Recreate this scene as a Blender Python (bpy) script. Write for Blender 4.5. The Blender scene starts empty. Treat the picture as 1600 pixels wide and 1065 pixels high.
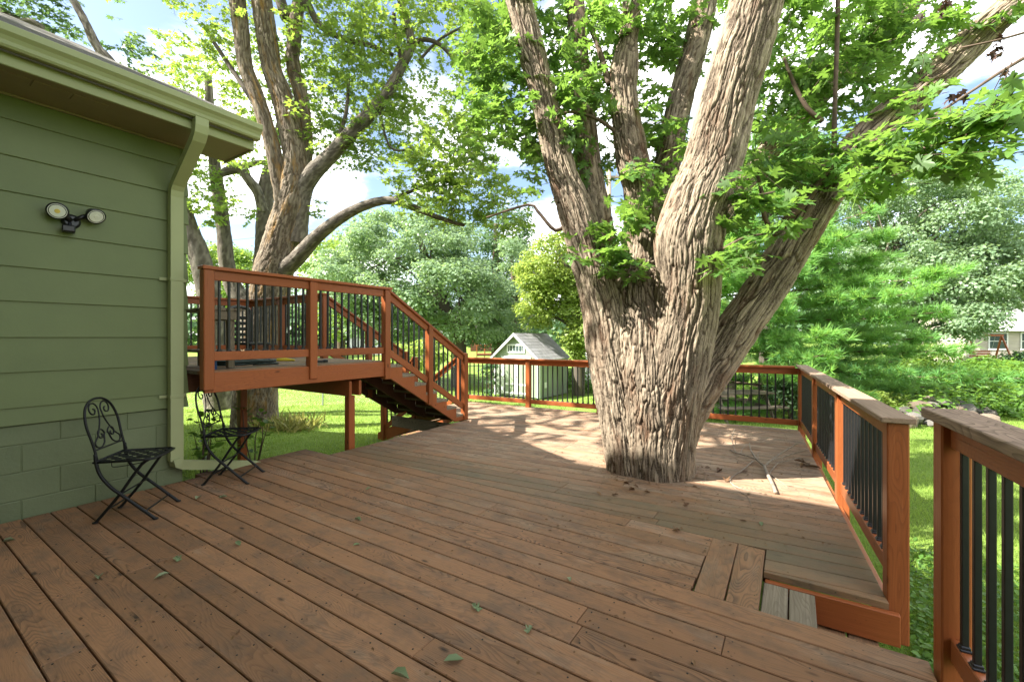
import bpy, bmesh, math, random
import numpy as np
from mathutils import Vector, Matrix

# ------------------------------------------------------------------ camera, world, sun, exposure
SC = bpy.context.scene
COL = SC.collection
random.seed(7)
RNG = np.random.default_rng(7)

YAW = math.radians(32.97)
EYE = 1.34
FPX = 680.0
cam_d = bpy.data.cameras.new('camera')
cam_d.sensor_width = 36.0
cam_d.lens = FPX / 1600 * 36.0
cam_d.shift_y = -0.0041
cam_d.clip_start = 0.02
cam_d.clip_end = 2000.0
cam = bpy.data.objects.new('camera', cam_d)
cam.location = (0, 0, EYE)
cam.rotation_euler = (math.radians(90), 0, YAW)
COL.objects.link(cam)
SC.camera = cam

TO_SUN = Vector((-0.657, -0.667, 1.0)).normalized()
SUN_STRENGTH = 5.0
SKY_STRENGTH = 0.085
EXPOSURE = 2.0
sun_d = bpy.data.lights.new('sun', 'SUN')
sun_d.energy = SUN_STRENGTH
sun_d.angle = math.radians(0.55)
sun_d.color = (1.0, 0.955, 0.88)
sun = bpy.data.objects.new('sun', sun_d)
sun.rotation_euler = TO_SUN.to_track_quat('Z', 'Y').to_euler()
COL.objects.link(sun)

world = bpy.data.worlds.new('World')
SC.world = world
world.use_nodes = True
nt = world.node_tree
nt.nodes.clear()
w_out = nt.nodes.new('ShaderNodeOutputWorld')
sky = nt.nodes.new('ShaderNodeTexSky')
sky.sky_type = 'NISHITA'
sky.sun_disc = False
sky.sun_elevation = math.asin(TO_SUN.z)
sky.sun_rotation = math.atan2(TO_SUN.x, TO_SUN.y)
sky.air_density = 1.0
sky.dust_density = 1.6
bg_sky = nt.nodes.new('ShaderNodeBackground')
bg_sky.inputs['Strength'].default_value = SKY_STRENGTH
nt.links.new(sky.outputs[0], bg_sky.inputs['Color'])
bg_cloud = nt.nodes.new('ShaderNodeBackground')
bg_cloud.inputs['Color'].default_value = (1.0, 0.995, 0.99, 1)
bg_cloud.inputs['Strength'].default_value = 0.92
tc = nt.nodes.new('ShaderNodeTexCoord')
sep = nt.nodes.new('ShaderNodeSeparateXYZ')
nt.links.new(tc.outputs['Generated'], sep.inputs[0])
hz = nt.nodes.new('ShaderNodeMath'); hz.operation = 'MAXIMUM'; hz.inputs[1].default_value = 0.0
nt.links.new(sep.outputs['Z'], hz.inputs[0])
hz2 = nt.nodes.new('ShaderNodeMath'); hz2.operation = 'ADD'; hz2.inputs[1].default_value = 0.22
nt.links.new(hz.outputs[0], hz2.inputs[0])
dv = nt.nodes.new('ShaderNodeVectorMath'); dv.operation = 'DIVIDE'
cmb = nt.nodes.new('ShaderNodeCombineXYZ')
for k in range(2):
    nt.links.new(hz2.outputs[0], cmb.inputs[k])
cmb.inputs[2].default_value = 1.0
nt.links.new(tc.outputs['Generated'], dv.inputs[0])
nt.links.new(cmb.outputs[0], dv.inputs[1])
cn = nt.nodes.new('ShaderNodeTexNoise')
cn.inputs['Scale'].default_value = 1.15
cn.inputs['Detail'].default_value = 7.0
cn.inputs['Roughness'].default_value = 0.55
cn.inputs['Distortion'].default_value = 0.3
nt.links.new(dv.outputs[0], cn.inputs['Vector'])
cr = nt.nodes.new('ShaderNodeMapRange')
cr.interpolation_type = 'SMOOTHSTEP'
cr.inputs['From Min'].default_value = 0.46
cr.inputs['From Max'].default_value = 0.60
nt.links.new(cn.outputs[0], cr.inputs['Value'])
mixw = nt.nodes.new('ShaderNodeMixShader')
nt.links.new(cr.outputs[0], mixw.inputs[0])
nt.links.new(bg_sky.outputs[0], mixw.inputs[1])
nt.links.new(bg_cloud.outputs[0], mixw.inputs[2])
nt.links.new(mixw.outputs[0], w_out.inputs['Surface'])

SC.view_settings.view_transform = 'Standard'
SC.view_settings.look = 'None'
SC.view_settings.gamma = 1.0
SC.view_settings.use_curve_mapping = False
SC.view_settings.exposure = EXPOSURE
SC.render.engine = 'CYCLES'
try:
    SC.cycles.use_denoising = True
    SC.cycles.denoiser = 'OPENIMAGEDENOISE'
    SC.cycles.denoising_prefilter = 'ACCURATE'
except Exception:
    pass
SC.cycles.max_bounces = 8
SC.cycles.diffuse_bounces = 4
SC.cycles.transmission_bounces = 5
SC.cycles.transparent_max_bounces = 8
SC.cycles.sample_clamp_indirect = 6.0

# ------------------------------------------------------------------ survey: turning a sight line and a distance into a point
CR = Vector((math.cos(YAW), math.sin(YAW), 0))
CF = Vector((-math.sin(YAW), math.cos(YAW), 0))


def at(u, v, d):
    return CF * d + CR * ((u - 800) / FPX * d) + Vector((0, 0, EYE - (v - 526) / FPX * d))


def on_z(u, v, z=0.0):
    d = (EYE - z) * FPX / (v - 526)
    return at(u, v, d)


def cam_xy(x, y):
    return x * CR.x + y * CR.y, x * CF.x + y * CF.y


def sstep(a, b, x):
    t = np.clip((np.asarray(x, float) - a) / (b - a), 0, 1)
    return t * t * (3 - 2 * t)


def ground_z(x, y):
    x = np.asarray(x, float); y = np.asarray(y, float)
    r = x * CR.x + y * CR.y
    d = x * CF.x + y * CF.y
    z = -0.52 - 0.98 * sstep(5, 21, d) + 1.25 * sstep(26, 75, d)
    z = z + 1.15 * sstep(8.5, 22, r) * sstep(4, 14, d)
    z = z + 0.03 * np.sin(x * 0.9 + 1.3) * np.cos(y * 0.7) + 0.02 * np.sin(x * 2.1 + y * 1.7)
    return z


def gz(x, y):
    return float(ground_z(x, y))


# ------------------------------------------------------------------ object helpers
WM = {}


def tag(o, label=None, cat=None, group=None, kind=None):
    if label: o['label'] = label
    if cat: o['category'] = cat
    if group: o['group'] = group
    if kind: o['kind'] = kind
    return o


def thing(name, label, cat, loc=(0, 0, 0), rz=0.0, group=None):
    o = bpy.data.objects.new(name, None)
    o.empty_display_size = 0.1
    M = Matrix.Translation(Vector(loc)) @ Matrix.Rotation(rz, 4, 'Z')
    o.matrix_basis = M
    WM[o.name] = M
    COL.objects.link(o)
    return tag(o, label, cat, group)


def link(name, mesh, parent=None, M=None, kind=None):
    """link a mesh as one object; M is its WORLD matrix"""
    o = bpy.data.objects.new(name, mesh)
    M = M if M is not None else Matrix.Identity(4)
    WM[o.name] = M
    if parent is not None:
        o.parent = parent
        o.matrix_basis = WM[parent.name].inverted() @ M
    else:
        o.matrix_basis = M
    if kind: o['kind'] = kind
    o.color = (0, 0, 0, 1)
    COL.objects.link(o)
    return o


def copy_tree(o, M, parent=None):
    """copy a thing with its parts; M = world matrix of the copy"""
    c = o.copy()
    COL.objects.link(c)
    c.parent = parent
    WM[c.name] = M
    c.matrix_basis = M if parent is None else WM[parent.name].inverted() @ M
    for ch in list(KIDS(o)):
        rel = WM[o.name].inverted() @ WM[ch.name]
        copy_tree(ch, M @ rel, c)
    return c


def KIDS(o):
    return [x for x in COL.objects if x.parent == o]


class MB:
    """collects geometry and turns it into one mesh"""
    def __init__(self):
        self.v = []; self.f = []

    def add(self, vs, fs):
        n = len(self.v)
        self.v.extend([tuple(p) for p in vs])
        self.f.extend([tuple(i + n for i in q) for q in fs])
        return self

    def box(self, c, s, M=None):
        cx, cy, cz = c; sx, sy, sz = s[0] / 2, s[1] / 2, s[2] / 2
        vs = [Vector((cx + a * sx, cy + b * sy, cz + e * sz)) for e in (-1, 1) for b in (-1, 1) for a in (-1, 1)]
        if M is not None: vs = [M @ p for p in vs]
        return self.add(vs, [(0, 2, 3, 1), (4, 5, 7, 6), (0, 1, 5, 4), (2, 6, 7, 3), (0, 4, 6, 2), (1, 3, 7, 5)])

    def cbox(self, c, s, ch=0.004, M=None):
        """box with chamfered edges"""
        cx, cy, cz = c
        h = [s[0] / 2, s[1] / 2, s[2] / 2]
        ch = min(ch, min(h) * 0.6)
        idx = {}; vs = []
        for sx in (-1, 1):
            for sy in (-1, 1):
                for sz in (-1, 1):
                    for ax in range(3):
                        p = [sx * h[0], sy * h[1], sz * h[2]]
                        for k in range(3):
                            if k != ax:
                                p[k] -= (sx, sy, sz)[k] * ch
                        idx[(sx, sy, sz, ax)] = len(vs)
                        vs.append(Vector((cx + p[0], cy + p[1], cz + p[2])))
        fs = []
        S = (-1, 1)
        for a in S:
            fs.append([idx[(a, b, c2, 0)] for b, c2 in ((-1, -1), (1, -1), (1, 1), (-1, 1))][::1 if a > 0 else -1])
            fs.append([idx[(b, a, c2, 1)] for b, c2 in ((-1, -1), (-1, 1), (1, 1), (1, -1))][::1 if a > 0 else -1])
            fs.append([idx[(b, c2, a, 2)] for b, c2 in ((-1, -1), (1, -1), (1, 1), (-1, 1))][::1 if a > 0 else -1])
        for a in S:
            for b in S:
                fs.append((idx[(a, b, -1, 0)], idx[(a, b, 1, 0)], idx[(a, b, 1, 1)], idx[(a, b, -1, 1)]))
                fs.append((idx[(a, -1, b, 0)], idx[(a, 1, b, 0)], idx[(a, 1, b, 2)], idx[(a, -1, b, 2)]))
                fs.append((idx[(-1, a, b, 1)], idx[(1, a, b, 1)], idx[(1, a, b, 2)], idx[(-1, a, b, 2)]))
                for e in S:
                    fs.append((idx[(a, b, e, 0)], idx[(a, b, e, 1)], idx[(a, b, e, 2)]))
        if M is not None: vs = [M @ p for p in vs]
        return self.add(vs, fs)

    def prism(self, poly, z0, z1, M=None):
        n = len(poly)
        vs = [Vector((p[0], p[1], z0)) for p in poly] + [Vector((p[0], p[1], z1)) for p in poly]
        if M is not None: vs = [M @ p for p in vs]
        fs = [tuple(range(n))[::-1], tuple(range(n, 2 * n))] + [(i, (i + 1) % n, n + (i + 1) % n, n + i) for i in range(n)]
        return self.add(vs, fs)

    def tube(self, pts, rad, n=8, cap=True):
        pts = [Vector(p) for p in pts]
        if not hasattr(rad, '__len__'): rad = [rad] * len(pts)
        T = []
        for i in range(len(pts)):
            a = pts[max(0, i - 1)]; b = pts[min(len(pts) - 1, i + 1)]
            T.append((b - a).normalized())
        up = Vector((0, 0, 1)) if abs(T[0].z) < 0.9 else Vector((1, 0, 0))
        N = (up - T[0] * up.dot(T[0])).normalized()
        vs = []
        for i, p in enumerate(pts):
            N = (N - T[i] * N.dot(T[i])).normalized()
            B = T[i].cross(N)
            for k in range(n):
                a = 2 * math.pi * k / n
                vs.append(p + (N * math.cos(a) + B * math.sin(a)) * rad[i])
        m = len(pts)
        fs = [(i * n + k, i * n + (k + 1) % n, (i + 1) * n + (k + 1) % n, (i + 1) * n + k) for i in range(m - 1) for k in range(n)]
        if cap:
            fs.append(tuple(range(n))[::-1]); fs.append(tuple((m - 1) * n + k for k in range(n)))
        return self.add(vs, fs)

    def disc(self, c, r, nrm, n=16, depth=0.01):
        c = Vector(c); q = Vector(nrm).normalized()
        return self.tube([c, c + q * depth], r, n)

    def mesh(self, name, mat, smooth=False):
        me = bpy.data.meshes.new(name)
        me.from_pydata(self.v, [], self.f)
        if mat: me.materials.append(mat)
        bm = bmesh.new(); bm.from_mesh(me)
        bmesh.ops.recalc_face_normals(bm, faces=bm.faces)
        bm.to_mesh(me); bm.free()
        if smooth:
            me.polygons.foreach_set('use_smooth', [True] * len(me.polygons))
        return me

    def obj(self, name, mat, parent=None, M=None, smooth=False, kind=None):
        return link(name, self.mesh(name, mat, smooth), parent, M, kind)


def np_mesh(name, V, F, mat, smooth=False, attrs=None, uv=None):
    """mesh from numpy arrays; F is (n,3) or (n,4)"""
    V = np.ascontiguousarray(V, dtype=np.float32); F = np.ascontiguousarray(F, dtype=np.int32)
    me = bpy.data.meshes.new(name)
    k = F.shape[1]
    me.vertices.add(len(V)); me.vertices.foreach_set('co', V.ravel())
    me.loops.add(F.size); me.loops.foreach_set('vertex_index', F.ravel())
    me.polygons.add(len(F))
    me.polygons.foreach_set('loop_start', np.arange(0, F.size, k, dtype=np.int32))
    me.polygons.foreach_set('loop_total', np.full(len(F), k, dtype=np.int32))
    if smooth:
        me.polygons.foreach_set('use_smooth', np.ones(len(F), dtype=bool))
    if attrs:
        for an, arr in attrs.items():
            a = me.attributes.new(an, 'FLOAT', 'POINT')
            a.data.foreach_set('value', np.ascontiguousarray(arr, dtype=np.float32))
    if uv is not None:
        l = me.uv_layers.new(name='UVMap')
        l.data.foreach_set('uv', np.ascontiguousarray(uv[F.ravel()], dtype=np.float32).ravel())
    if mat: me.materials.append(mat)
    me.update(calc_edges=True)
    me.validate()
    return me


MESH_CACHE = {}


def axes(x, up=Vector((0, 0, 1))):
    x = x.normalized()
    y = up.cross(x)
    if y.length < 1e-5: y = Vector((0, 1, 0)).cross(x)
    y.normalize()
    z = x.cross(y)
    return Matrix((x, y, z)).transposed().to_4x4()


def beam(name, p0, p1, w, h, mat, parent, ch=0.004, up=Vector((0, 0, 1)), roll=None):
    """a straight timber from p0 to p1, w wide (sideways), h high; meshes are shared between alike pieces"""
    p0 = Vector(p0); p1 = Vector(p1)
    L = (p1 - p0).length
    key = ('beam', round(L, 3), round(w, 4), round(h, 4), mat.name, ch)
    me = MESH_CACHE.get(key)
    if me is None:
        me = MB().cbox((0, 0, 0), (L, w, h), ch).mesh(name, mat)
        MESH_CACHE[key] = me
    M = Matrix.Translation((p0 + p1) / 2) @ axes(p1 - p0, up)
    return link(name, me, parent, M)


# ------------------------------------------------------------------ numpy noise
def hash3(i, j, k, s=0):
    with np.errstate(over='ignore'):
        n = (i.astype(np.uint32) * np.uint32(73856093)) ^ (j.astype(np.uint32) * np.uint32(19349663)) ^ (k.astype(np.uint32) * np.uint32(83492791)) ^ np.uint32((s * 2654435761) & 0xffffffff)
        n = (n ^ (n >> np.uint32(13))) * np.uint32(1274126177)
        n = n ^ (n >> np.uint32(16))
        n = n * np.uint32(2246822519)
        n = n ^ (n >> np.uint32(15))
    return n.astype(np.float64) / 4294967296.0


def vnoise(P, s=0):
    I = np.floor(P).astype(np.int64); f = P - I
    f = f * f * (3 - 2 * f)
    out = 0
    for a in (0, 1):
        for b in (0, 1):
            for c in (0, 1):
                w = (f[:, 0] if a else 1 - f[:, 0]) * (f[:, 1] if b else 1 - f[:, 1]) * (f[:, 2] if c else 1 - f[:, 2])
                out = out + w * hash3(I[:, 0] + a, I[:, 1] + b, I[:, 2] + c, s)
    return out * 2 - 1


def worley(P, s=0):
    I = np.floor(P).astype(np.int64)
    F1 = np.full(len(P), 9.0); F2 = np.full(len(P), 9.0); ID = np.zeros(len(P))
    for a in (-1, 0, 1):
        for b in (-1, 0, 1):
            for c in (-1, 0, 1):
                i, j, k = I[:, 0] + a, I[:, 1] + b, I[:, 2] + c
                dx = i + hash3(i, j, k, s) - P[:, 0]
                dy = j + hash3(i, j, k, s + 1) - P[:, 1]
                dz = k + hash3(i, j, k, s + 2) - P[:, 2]
                D = np.sqrt(dx * dx + dy * dy + dz * dz)
                near = D < F1
                F2 = np.where(near, F1, np.minimum(F2, D))
                ID = np.where(near, hash3(i, j, k, s + 3), ID)
                F1 = np.where(near, D, F1)
    return F1, F2, ID


# ------------------------------------------------------------------ node helper
class NT:
    def __init__(self, name, rough=0.6, spec=0.35):
        self.m = bpy.data.materials.new(name)
        self.m.use_nodes = True
        self.t = self.m.node_tree
        self.b = self.t.nodes['Principled BSDF']
        self.out = self.t.nodes['Material Output']
        self.b.inputs['Roughness'].default_value = rough
        self.b.inputs['Specular IOR Level'].default_value = spec

    def n(self, typ, **kw):
        nd = self.t.nodes.new(typ)
        for k, v in kw.items():
            setattr(nd, k, v)
        return nd

    def set(self, sock, val):
        if isinstance(val, bpy.types.NodeSocket):
            self.t.links.new(val, sock)
        elif isinstance(val, (tuple, list)) and len(val) == 3 and sock.type == 'RGBA':
            sock.default_value = (*val, 1)
        else:
            sock.default_value = val

    def coord(self, which='Object', scale=(1, 1, 1), rand=0.0, loc=(0, 0, 0)):
        tcn = self.n('ShaderNodeTexCoord')
        src = tcn.outputs[which]
        if rand:
            oi = self.n('ShaderNodeObjectInfo')
            wn = self.n('ShaderNodeTexWhiteNoise', noise_dimensions='1D')
            self.set(wn.inputs['W'], oi.outputs['Random'])
            sc = self.n('ShaderNodeVectorMath', operation='SCALE')
            self.set(sc.inputs[0], wn.outputs['Color']); sc.inputs['Scale'].default_value = rand
            ad = self.n('ShaderNodeVectorMath', operation='ADD')
            self.set(ad.inputs[0], src); self.set(ad.inputs[1], sc.outputs[0])
            src = ad.outputs[0]
        mp = self.n('ShaderNodeMapping')
        self.set(mp.inputs['Vector'], src)
        mp.inputs['Scale'].default_value = scale
        mp.inputs['Location'].default_value = loc
        return mp.outputs[0]

    def noise(self, vec, scale=5.0, detail=4.0, rough=0.55, dist=0.0):
        nd = self.n('ShaderNodeTexNoise')
        self.set(nd.inputs['Vector'], vec)
        nd.inputs['Scale'].default_value = scale
        nd.inputs['Detail'].default_value = detail
        nd.inputs['Roughness'].default_value = rough
        nd.inputs['Distortion'].default_value = dist
        return nd.outputs[0]

    def voronoi(self, vec, scale=5.0, feature='F1', out='Distance'):
        nd = self.n('ShaderNodeTexVoronoi', feature=feature)
        self.set(nd.inputs['Vector'], vec)
        nd.inputs['Scale'].default_value = scale
        return nd.outputs[out]

    def ramp(self, fac, stops):
        nd = self.n('ShaderNodeValToRGB')
        self.set(nd.inputs[0], fac)
        cr_ = nd.color_ramp
        while len(cr_.elements) < len(stops):
            cr_.elements.new(0.5)
        for e, (p, c) in zip(cr_.elements, stops):
            e.position = p
            e.color = (*c, 1) if len(c) == 3 else c
        return nd.outputs[0]

    def rng(self, val, a, b, c=0.0, d=1.0):
        nd = self.n('ShaderNodeMapRange')
        self.set(nd.inputs['Value'], val)
        nd.inputs['From Min'].default_value = a; nd.inputs['From Max'].default_value = b
        nd.inputs['To Min'].default_value = c; nd.inputs['To Max'].default_value = d
        return nd.outputs[0]

    def mix(self, fac, a, b, mode='MIX'):
        nd = self.n('ShaderNodeMix', data_type='RGBA', blend_type=mode)
        self.set(nd.inputs[0], fac)
        self.set(nd.inputs[6], a); self.set(nd.inputs[7], b)
        return nd.outputs[2]

    def math(self, op, a, b=0.0):
        nd = self.n('ShaderNodeMath', operation=op)
        self.set(nd.inputs[0], a); self.set(nd.inputs[1], b)
        return nd.outputs[0]

    def attr(self, name, out='Fac'):
        nd = self.n('ShaderNodeAttribute', attribute_name=name)
        return nd.outputs[out]

    def info(self, out='Random'):
        return self.n('ShaderNodeObjectInfo').outputs[out]

    def bump(self, h, strength=0.3, dist=0.01):
        nd = self.n('ShaderNodeBump')
        self.set(nd.inputs['Height'], h)
        nd.inputs['Strength'].default_value = strength
        nd.inputs['Distance'].default_value = dist
        self.set(self.b.inputs['Normal'], nd.outputs[0])
        return nd.outputs[0]

    def color(self, c):
        self.set(self.b.inputs['Base Color'], c)
        return self

    def roughness(self, r):
        self.set(self.b.inputs['Roughness'], r)
        return self


def plain(name, col, rough=0.6, var=0.12, scale=8.0, spec=0.35, bump=0.0, metallic=0.0):
    """a painted or plain surface with slight blotches"""
    k = NT(name, rough, spec)
    k.b.inputs['Metallic'].default_value = metallic
    c = k.coord('Object', rand=5.0)
    f = k.noise(c, scale, 5.0, 0.6)
    lo = tuple(x * (1 - var) for x in col); hi = tuple(min(1, x * (1 + var)) for x in col)
    k.color(k.ramp(f, [(0.3, lo), (0.7, hi)]))
    if bump:
        k.bump(k.noise(c, scale * 8, 3.0), bump, 0.003)
    return k.m
# ------------------------------------------------------------------ materials
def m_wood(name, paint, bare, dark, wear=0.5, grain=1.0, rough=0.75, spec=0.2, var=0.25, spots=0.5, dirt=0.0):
    """timber: grain runs along the local X axis; obj.color[0] raises the wear and the light painted into the deck boards, obj.color[1] the greenish grime"""
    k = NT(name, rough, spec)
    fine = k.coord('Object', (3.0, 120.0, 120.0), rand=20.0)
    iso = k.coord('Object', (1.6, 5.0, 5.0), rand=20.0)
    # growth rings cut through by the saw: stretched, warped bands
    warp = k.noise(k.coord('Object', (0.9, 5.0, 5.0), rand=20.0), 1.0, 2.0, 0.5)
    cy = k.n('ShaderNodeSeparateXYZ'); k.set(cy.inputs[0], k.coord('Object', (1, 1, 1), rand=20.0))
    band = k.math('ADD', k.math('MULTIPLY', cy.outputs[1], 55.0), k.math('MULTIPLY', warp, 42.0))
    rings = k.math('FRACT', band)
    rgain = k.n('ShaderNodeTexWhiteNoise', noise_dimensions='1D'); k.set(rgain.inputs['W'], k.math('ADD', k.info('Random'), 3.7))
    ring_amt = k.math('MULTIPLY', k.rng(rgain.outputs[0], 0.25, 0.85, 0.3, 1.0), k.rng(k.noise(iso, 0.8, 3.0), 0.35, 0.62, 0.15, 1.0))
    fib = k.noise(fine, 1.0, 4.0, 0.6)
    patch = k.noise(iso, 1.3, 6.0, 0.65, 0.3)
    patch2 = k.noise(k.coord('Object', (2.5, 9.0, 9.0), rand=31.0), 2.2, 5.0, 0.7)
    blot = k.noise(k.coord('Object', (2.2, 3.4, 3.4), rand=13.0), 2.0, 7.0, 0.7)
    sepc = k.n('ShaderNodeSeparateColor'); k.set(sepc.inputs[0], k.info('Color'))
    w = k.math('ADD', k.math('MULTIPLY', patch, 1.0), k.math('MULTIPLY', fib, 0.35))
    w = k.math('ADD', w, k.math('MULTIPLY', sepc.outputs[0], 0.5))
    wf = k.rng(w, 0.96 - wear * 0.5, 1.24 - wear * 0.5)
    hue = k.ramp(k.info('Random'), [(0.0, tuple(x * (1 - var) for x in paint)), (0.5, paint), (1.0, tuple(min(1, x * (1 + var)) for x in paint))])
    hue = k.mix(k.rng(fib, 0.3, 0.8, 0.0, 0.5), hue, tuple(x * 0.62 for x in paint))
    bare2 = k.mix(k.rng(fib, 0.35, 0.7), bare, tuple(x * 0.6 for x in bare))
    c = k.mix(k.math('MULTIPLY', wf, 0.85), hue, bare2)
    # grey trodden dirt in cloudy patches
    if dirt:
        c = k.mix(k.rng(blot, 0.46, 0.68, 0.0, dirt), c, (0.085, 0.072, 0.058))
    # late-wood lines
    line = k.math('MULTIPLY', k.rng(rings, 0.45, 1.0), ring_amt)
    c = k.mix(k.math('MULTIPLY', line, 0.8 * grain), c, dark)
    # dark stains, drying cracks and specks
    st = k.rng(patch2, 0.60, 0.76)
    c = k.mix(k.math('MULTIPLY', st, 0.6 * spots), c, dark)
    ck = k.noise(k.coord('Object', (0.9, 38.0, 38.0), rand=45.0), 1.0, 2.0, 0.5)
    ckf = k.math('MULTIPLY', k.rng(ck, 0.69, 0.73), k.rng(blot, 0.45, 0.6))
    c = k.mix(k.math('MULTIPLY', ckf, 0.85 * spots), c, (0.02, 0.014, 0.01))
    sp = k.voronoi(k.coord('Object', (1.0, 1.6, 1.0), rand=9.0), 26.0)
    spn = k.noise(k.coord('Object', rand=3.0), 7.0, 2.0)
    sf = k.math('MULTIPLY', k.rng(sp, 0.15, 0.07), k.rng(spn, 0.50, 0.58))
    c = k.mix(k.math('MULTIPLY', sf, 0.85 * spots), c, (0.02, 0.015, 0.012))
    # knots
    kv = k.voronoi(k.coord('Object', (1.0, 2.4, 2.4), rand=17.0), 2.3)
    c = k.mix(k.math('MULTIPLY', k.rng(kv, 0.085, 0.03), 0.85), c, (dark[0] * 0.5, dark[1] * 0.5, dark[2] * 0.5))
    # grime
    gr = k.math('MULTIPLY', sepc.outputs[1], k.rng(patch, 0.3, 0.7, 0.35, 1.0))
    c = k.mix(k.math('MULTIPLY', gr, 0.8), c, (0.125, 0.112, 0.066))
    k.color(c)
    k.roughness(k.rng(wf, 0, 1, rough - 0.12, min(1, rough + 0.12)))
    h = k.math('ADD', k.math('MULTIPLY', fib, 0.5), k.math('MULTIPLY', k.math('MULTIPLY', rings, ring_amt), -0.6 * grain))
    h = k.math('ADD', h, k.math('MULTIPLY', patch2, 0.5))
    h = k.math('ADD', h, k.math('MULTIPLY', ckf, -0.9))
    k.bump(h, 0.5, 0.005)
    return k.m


M_DECK = m_wood('deck_timber', (0.305, 0.156, 0.078), (0.44, 0.32, 0.22), (0.045, 0.030, 0.022), wear=0.32, var=0.22, spots=1.0, grain=1.1, dirt=0.55)
M_RAIL = m_wood('stained_rail_timber', (0.31, 0.090, 0.028), (0.36, 0.14, 0.055), (0.11, 0.03, 0.011), wear=0.05, grain=0.45, rough=0.5, spec=0.3, var=0.12, spots=0.25)
M_CAP = m_wood('weathered_cap_timber', (0.35, 0.15, 0.075), (0.36, 0.27, 0.19), (0.12, 0.08, 0.055), wear=1.7, rough=0.8, spots=0.6)
M_GREYWOOD = m_wood('bare_grey_timber', (0.26, 0.20, 0.13), (0.30, 0.25, 0.18), (0.09, 0.065, 0.045), wear=1.3, grain=1.2, rough=0.85, spots=0.6)
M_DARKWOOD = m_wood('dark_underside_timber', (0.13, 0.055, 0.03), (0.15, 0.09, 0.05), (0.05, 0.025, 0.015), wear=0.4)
M_PICNIC = m_wood('old_picnic_timber', (0.13, 0.10, 0.075), (0.18, 0.15, 0.11), (0.05, 0.04, 0.03), wear=1.5)


def m_siding(name, col, bumpy=0.12, mottled=0.08, fine=60.0):
    k = NT(name, 0.5, 0.35)
    c = k.coord('Object', (1, 1, 1), rand=8.0)
    f = k.noise(c, 1.8, 6.0, 0.65)
    g = k.noise(k.coord('Object', (1.2, 1.2, 9.0), rand=4.0), 3.0, 5.0, 0.7)
    base = k.ramp(f, [(0.3, tuple(x * (1 - mottled) for x in col)), (0.7, tuple(x * (1 + mottled) for x in col))])
    base = k.mix(k.rng(g, 0.62, 0.8, 0, 0.35), base, tuple(x * 0.72 for x in col))
    k.color(base)
    k.bump(k.math('ADD', k.noise(c, fine, 3.0), k.math('MULTIPLY', f, 0.6)), bumpy, 0.004)
    return k.m


M_SIDING = m_siding('green_siding_paint', (0.146, 0.178, 0.068))
M_BLOCK = m_siding('green_block_paint', (0.152, 0.180, 0.092), 0.55, 0.10, 45.0)
M_TRIM = m_siding('olive_trim_paint', (0.345, 0.37, 0.185), 0.08, 0.06)
M_SOFFIT = m_siding('tan_soffit_paint', (0.24, 0.19, 0.115), 0.15, 0.08)
M_BLACK = plain('black_powder_coat', (0.012, 0.012, 0.013), 0.38, 0.2, 40.0, 0.5)
M_IRON = plain('wrought_iron_black', (0.008, 0.0085, 0.0085), 0.5, 0.35, 30.0, 0.3, 0.3)
M_PLASTIC = plain('black_plastic', (0.014, 0.014, 0.015), 0.35, 0.15, 20.0, 0.5)
M_WHITE = plain('white_trim_paint', (0.72, 0.72, 0.70), 0.5, 0.06, 6.0)
M_SHED = m_siding('shed_green_paint', (0.27, 0.315, 0.225))
M_SHED_DOOR = m_siding('shed_door_paint', (0.26, 0.31, 0.21))
M_HOSE = plain('dark_green_hose_rubber', (0.02, 0.035, 0.03), 0.4, 0.2, 30.0)
M_YELLOW = plain('yellow_plastic', (0.65, 0.5, 0.03), 0.4)
M_BLUE = plain('blue_plastic', (0.02, 0.07, 0.2), 0.4)
M_GALV = plain('galvanised_steel', (0.42, 0.43, 0.43), 0.45, 0.12, 25.0, 0.5, 0.0, 0.6)
M_CONCRETE = plain('pale_concrete', (0.42, 0.40, 0.37), 0.85, 0.12, 12.0, 0.2, 0.3)
M_HOUSEWHITE = m_siding('pale_house_siding', (0.52, 0.52, 0.52))
M_HOUSETAN = m_siding('tan_house_siding', (0.45, 0.40, 0.33))
M_REFLECT = plain('lamp_reflector', (0.75, 0.76, 0.66), 0.3, 0.05, 20.0, 0.6)
M_AMBER = plain('lamp_phosphor', (0.72, 0.55, 0.12), 0.35, 0.1, 30.0, 0.5)
M_ORANGE = plain('orange_flower', (0.65, 0.16, 0.05), 0.7, 0.3, 30.0)
M_POLE = m_wood('utility_pole_timber', (0.30, 0.24, 0.18), (0.34, 0.28, 0.21), (0.12, 0.09, 0.07), wear=1.5)

kk = NT('window_glass', 0.06, 0.6); kk.color((0.05, 0.07, 0.08)); kk.bump(kk.noise(kk.coord('Object'), 3.0), 0.03, 0.01); M_GLASS = kk.m


def m_shingle(name, col):
    k = NT(name, 0.9, 0.2)
    c = k.coord('Object', (1, 1, 1), rand=6.0)
    f = k.noise(c, 2.5, 4.0, 0.6); g = k.noise(c, 220.0, 2.0, 0.7)
    b = k.ramp(k.info('Random'), [(0, tuple(x * 0.7 for x in col)), (1, tuple(x * 1.25 for x in col))])
    b = k.mix(k.rng(f, 0.3, 0.7, 0, 0.5), b, tuple(x * 0.7 for x in col))
    k.color(k.mix(k.rng(g, 0.4, 0.65, 0, 0.55), b, tuple(x * 1.7 for x in col)))
    k.bump(g, 0.6, 0.004)
    return k.m


M_SHINGLE = m_shingle('roof_shingle', (0.105, 0.095, 0.085))
M_SHINGLE2 = m_shingle('shed_shingle', (0.24, 0.235, 0.235))


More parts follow.
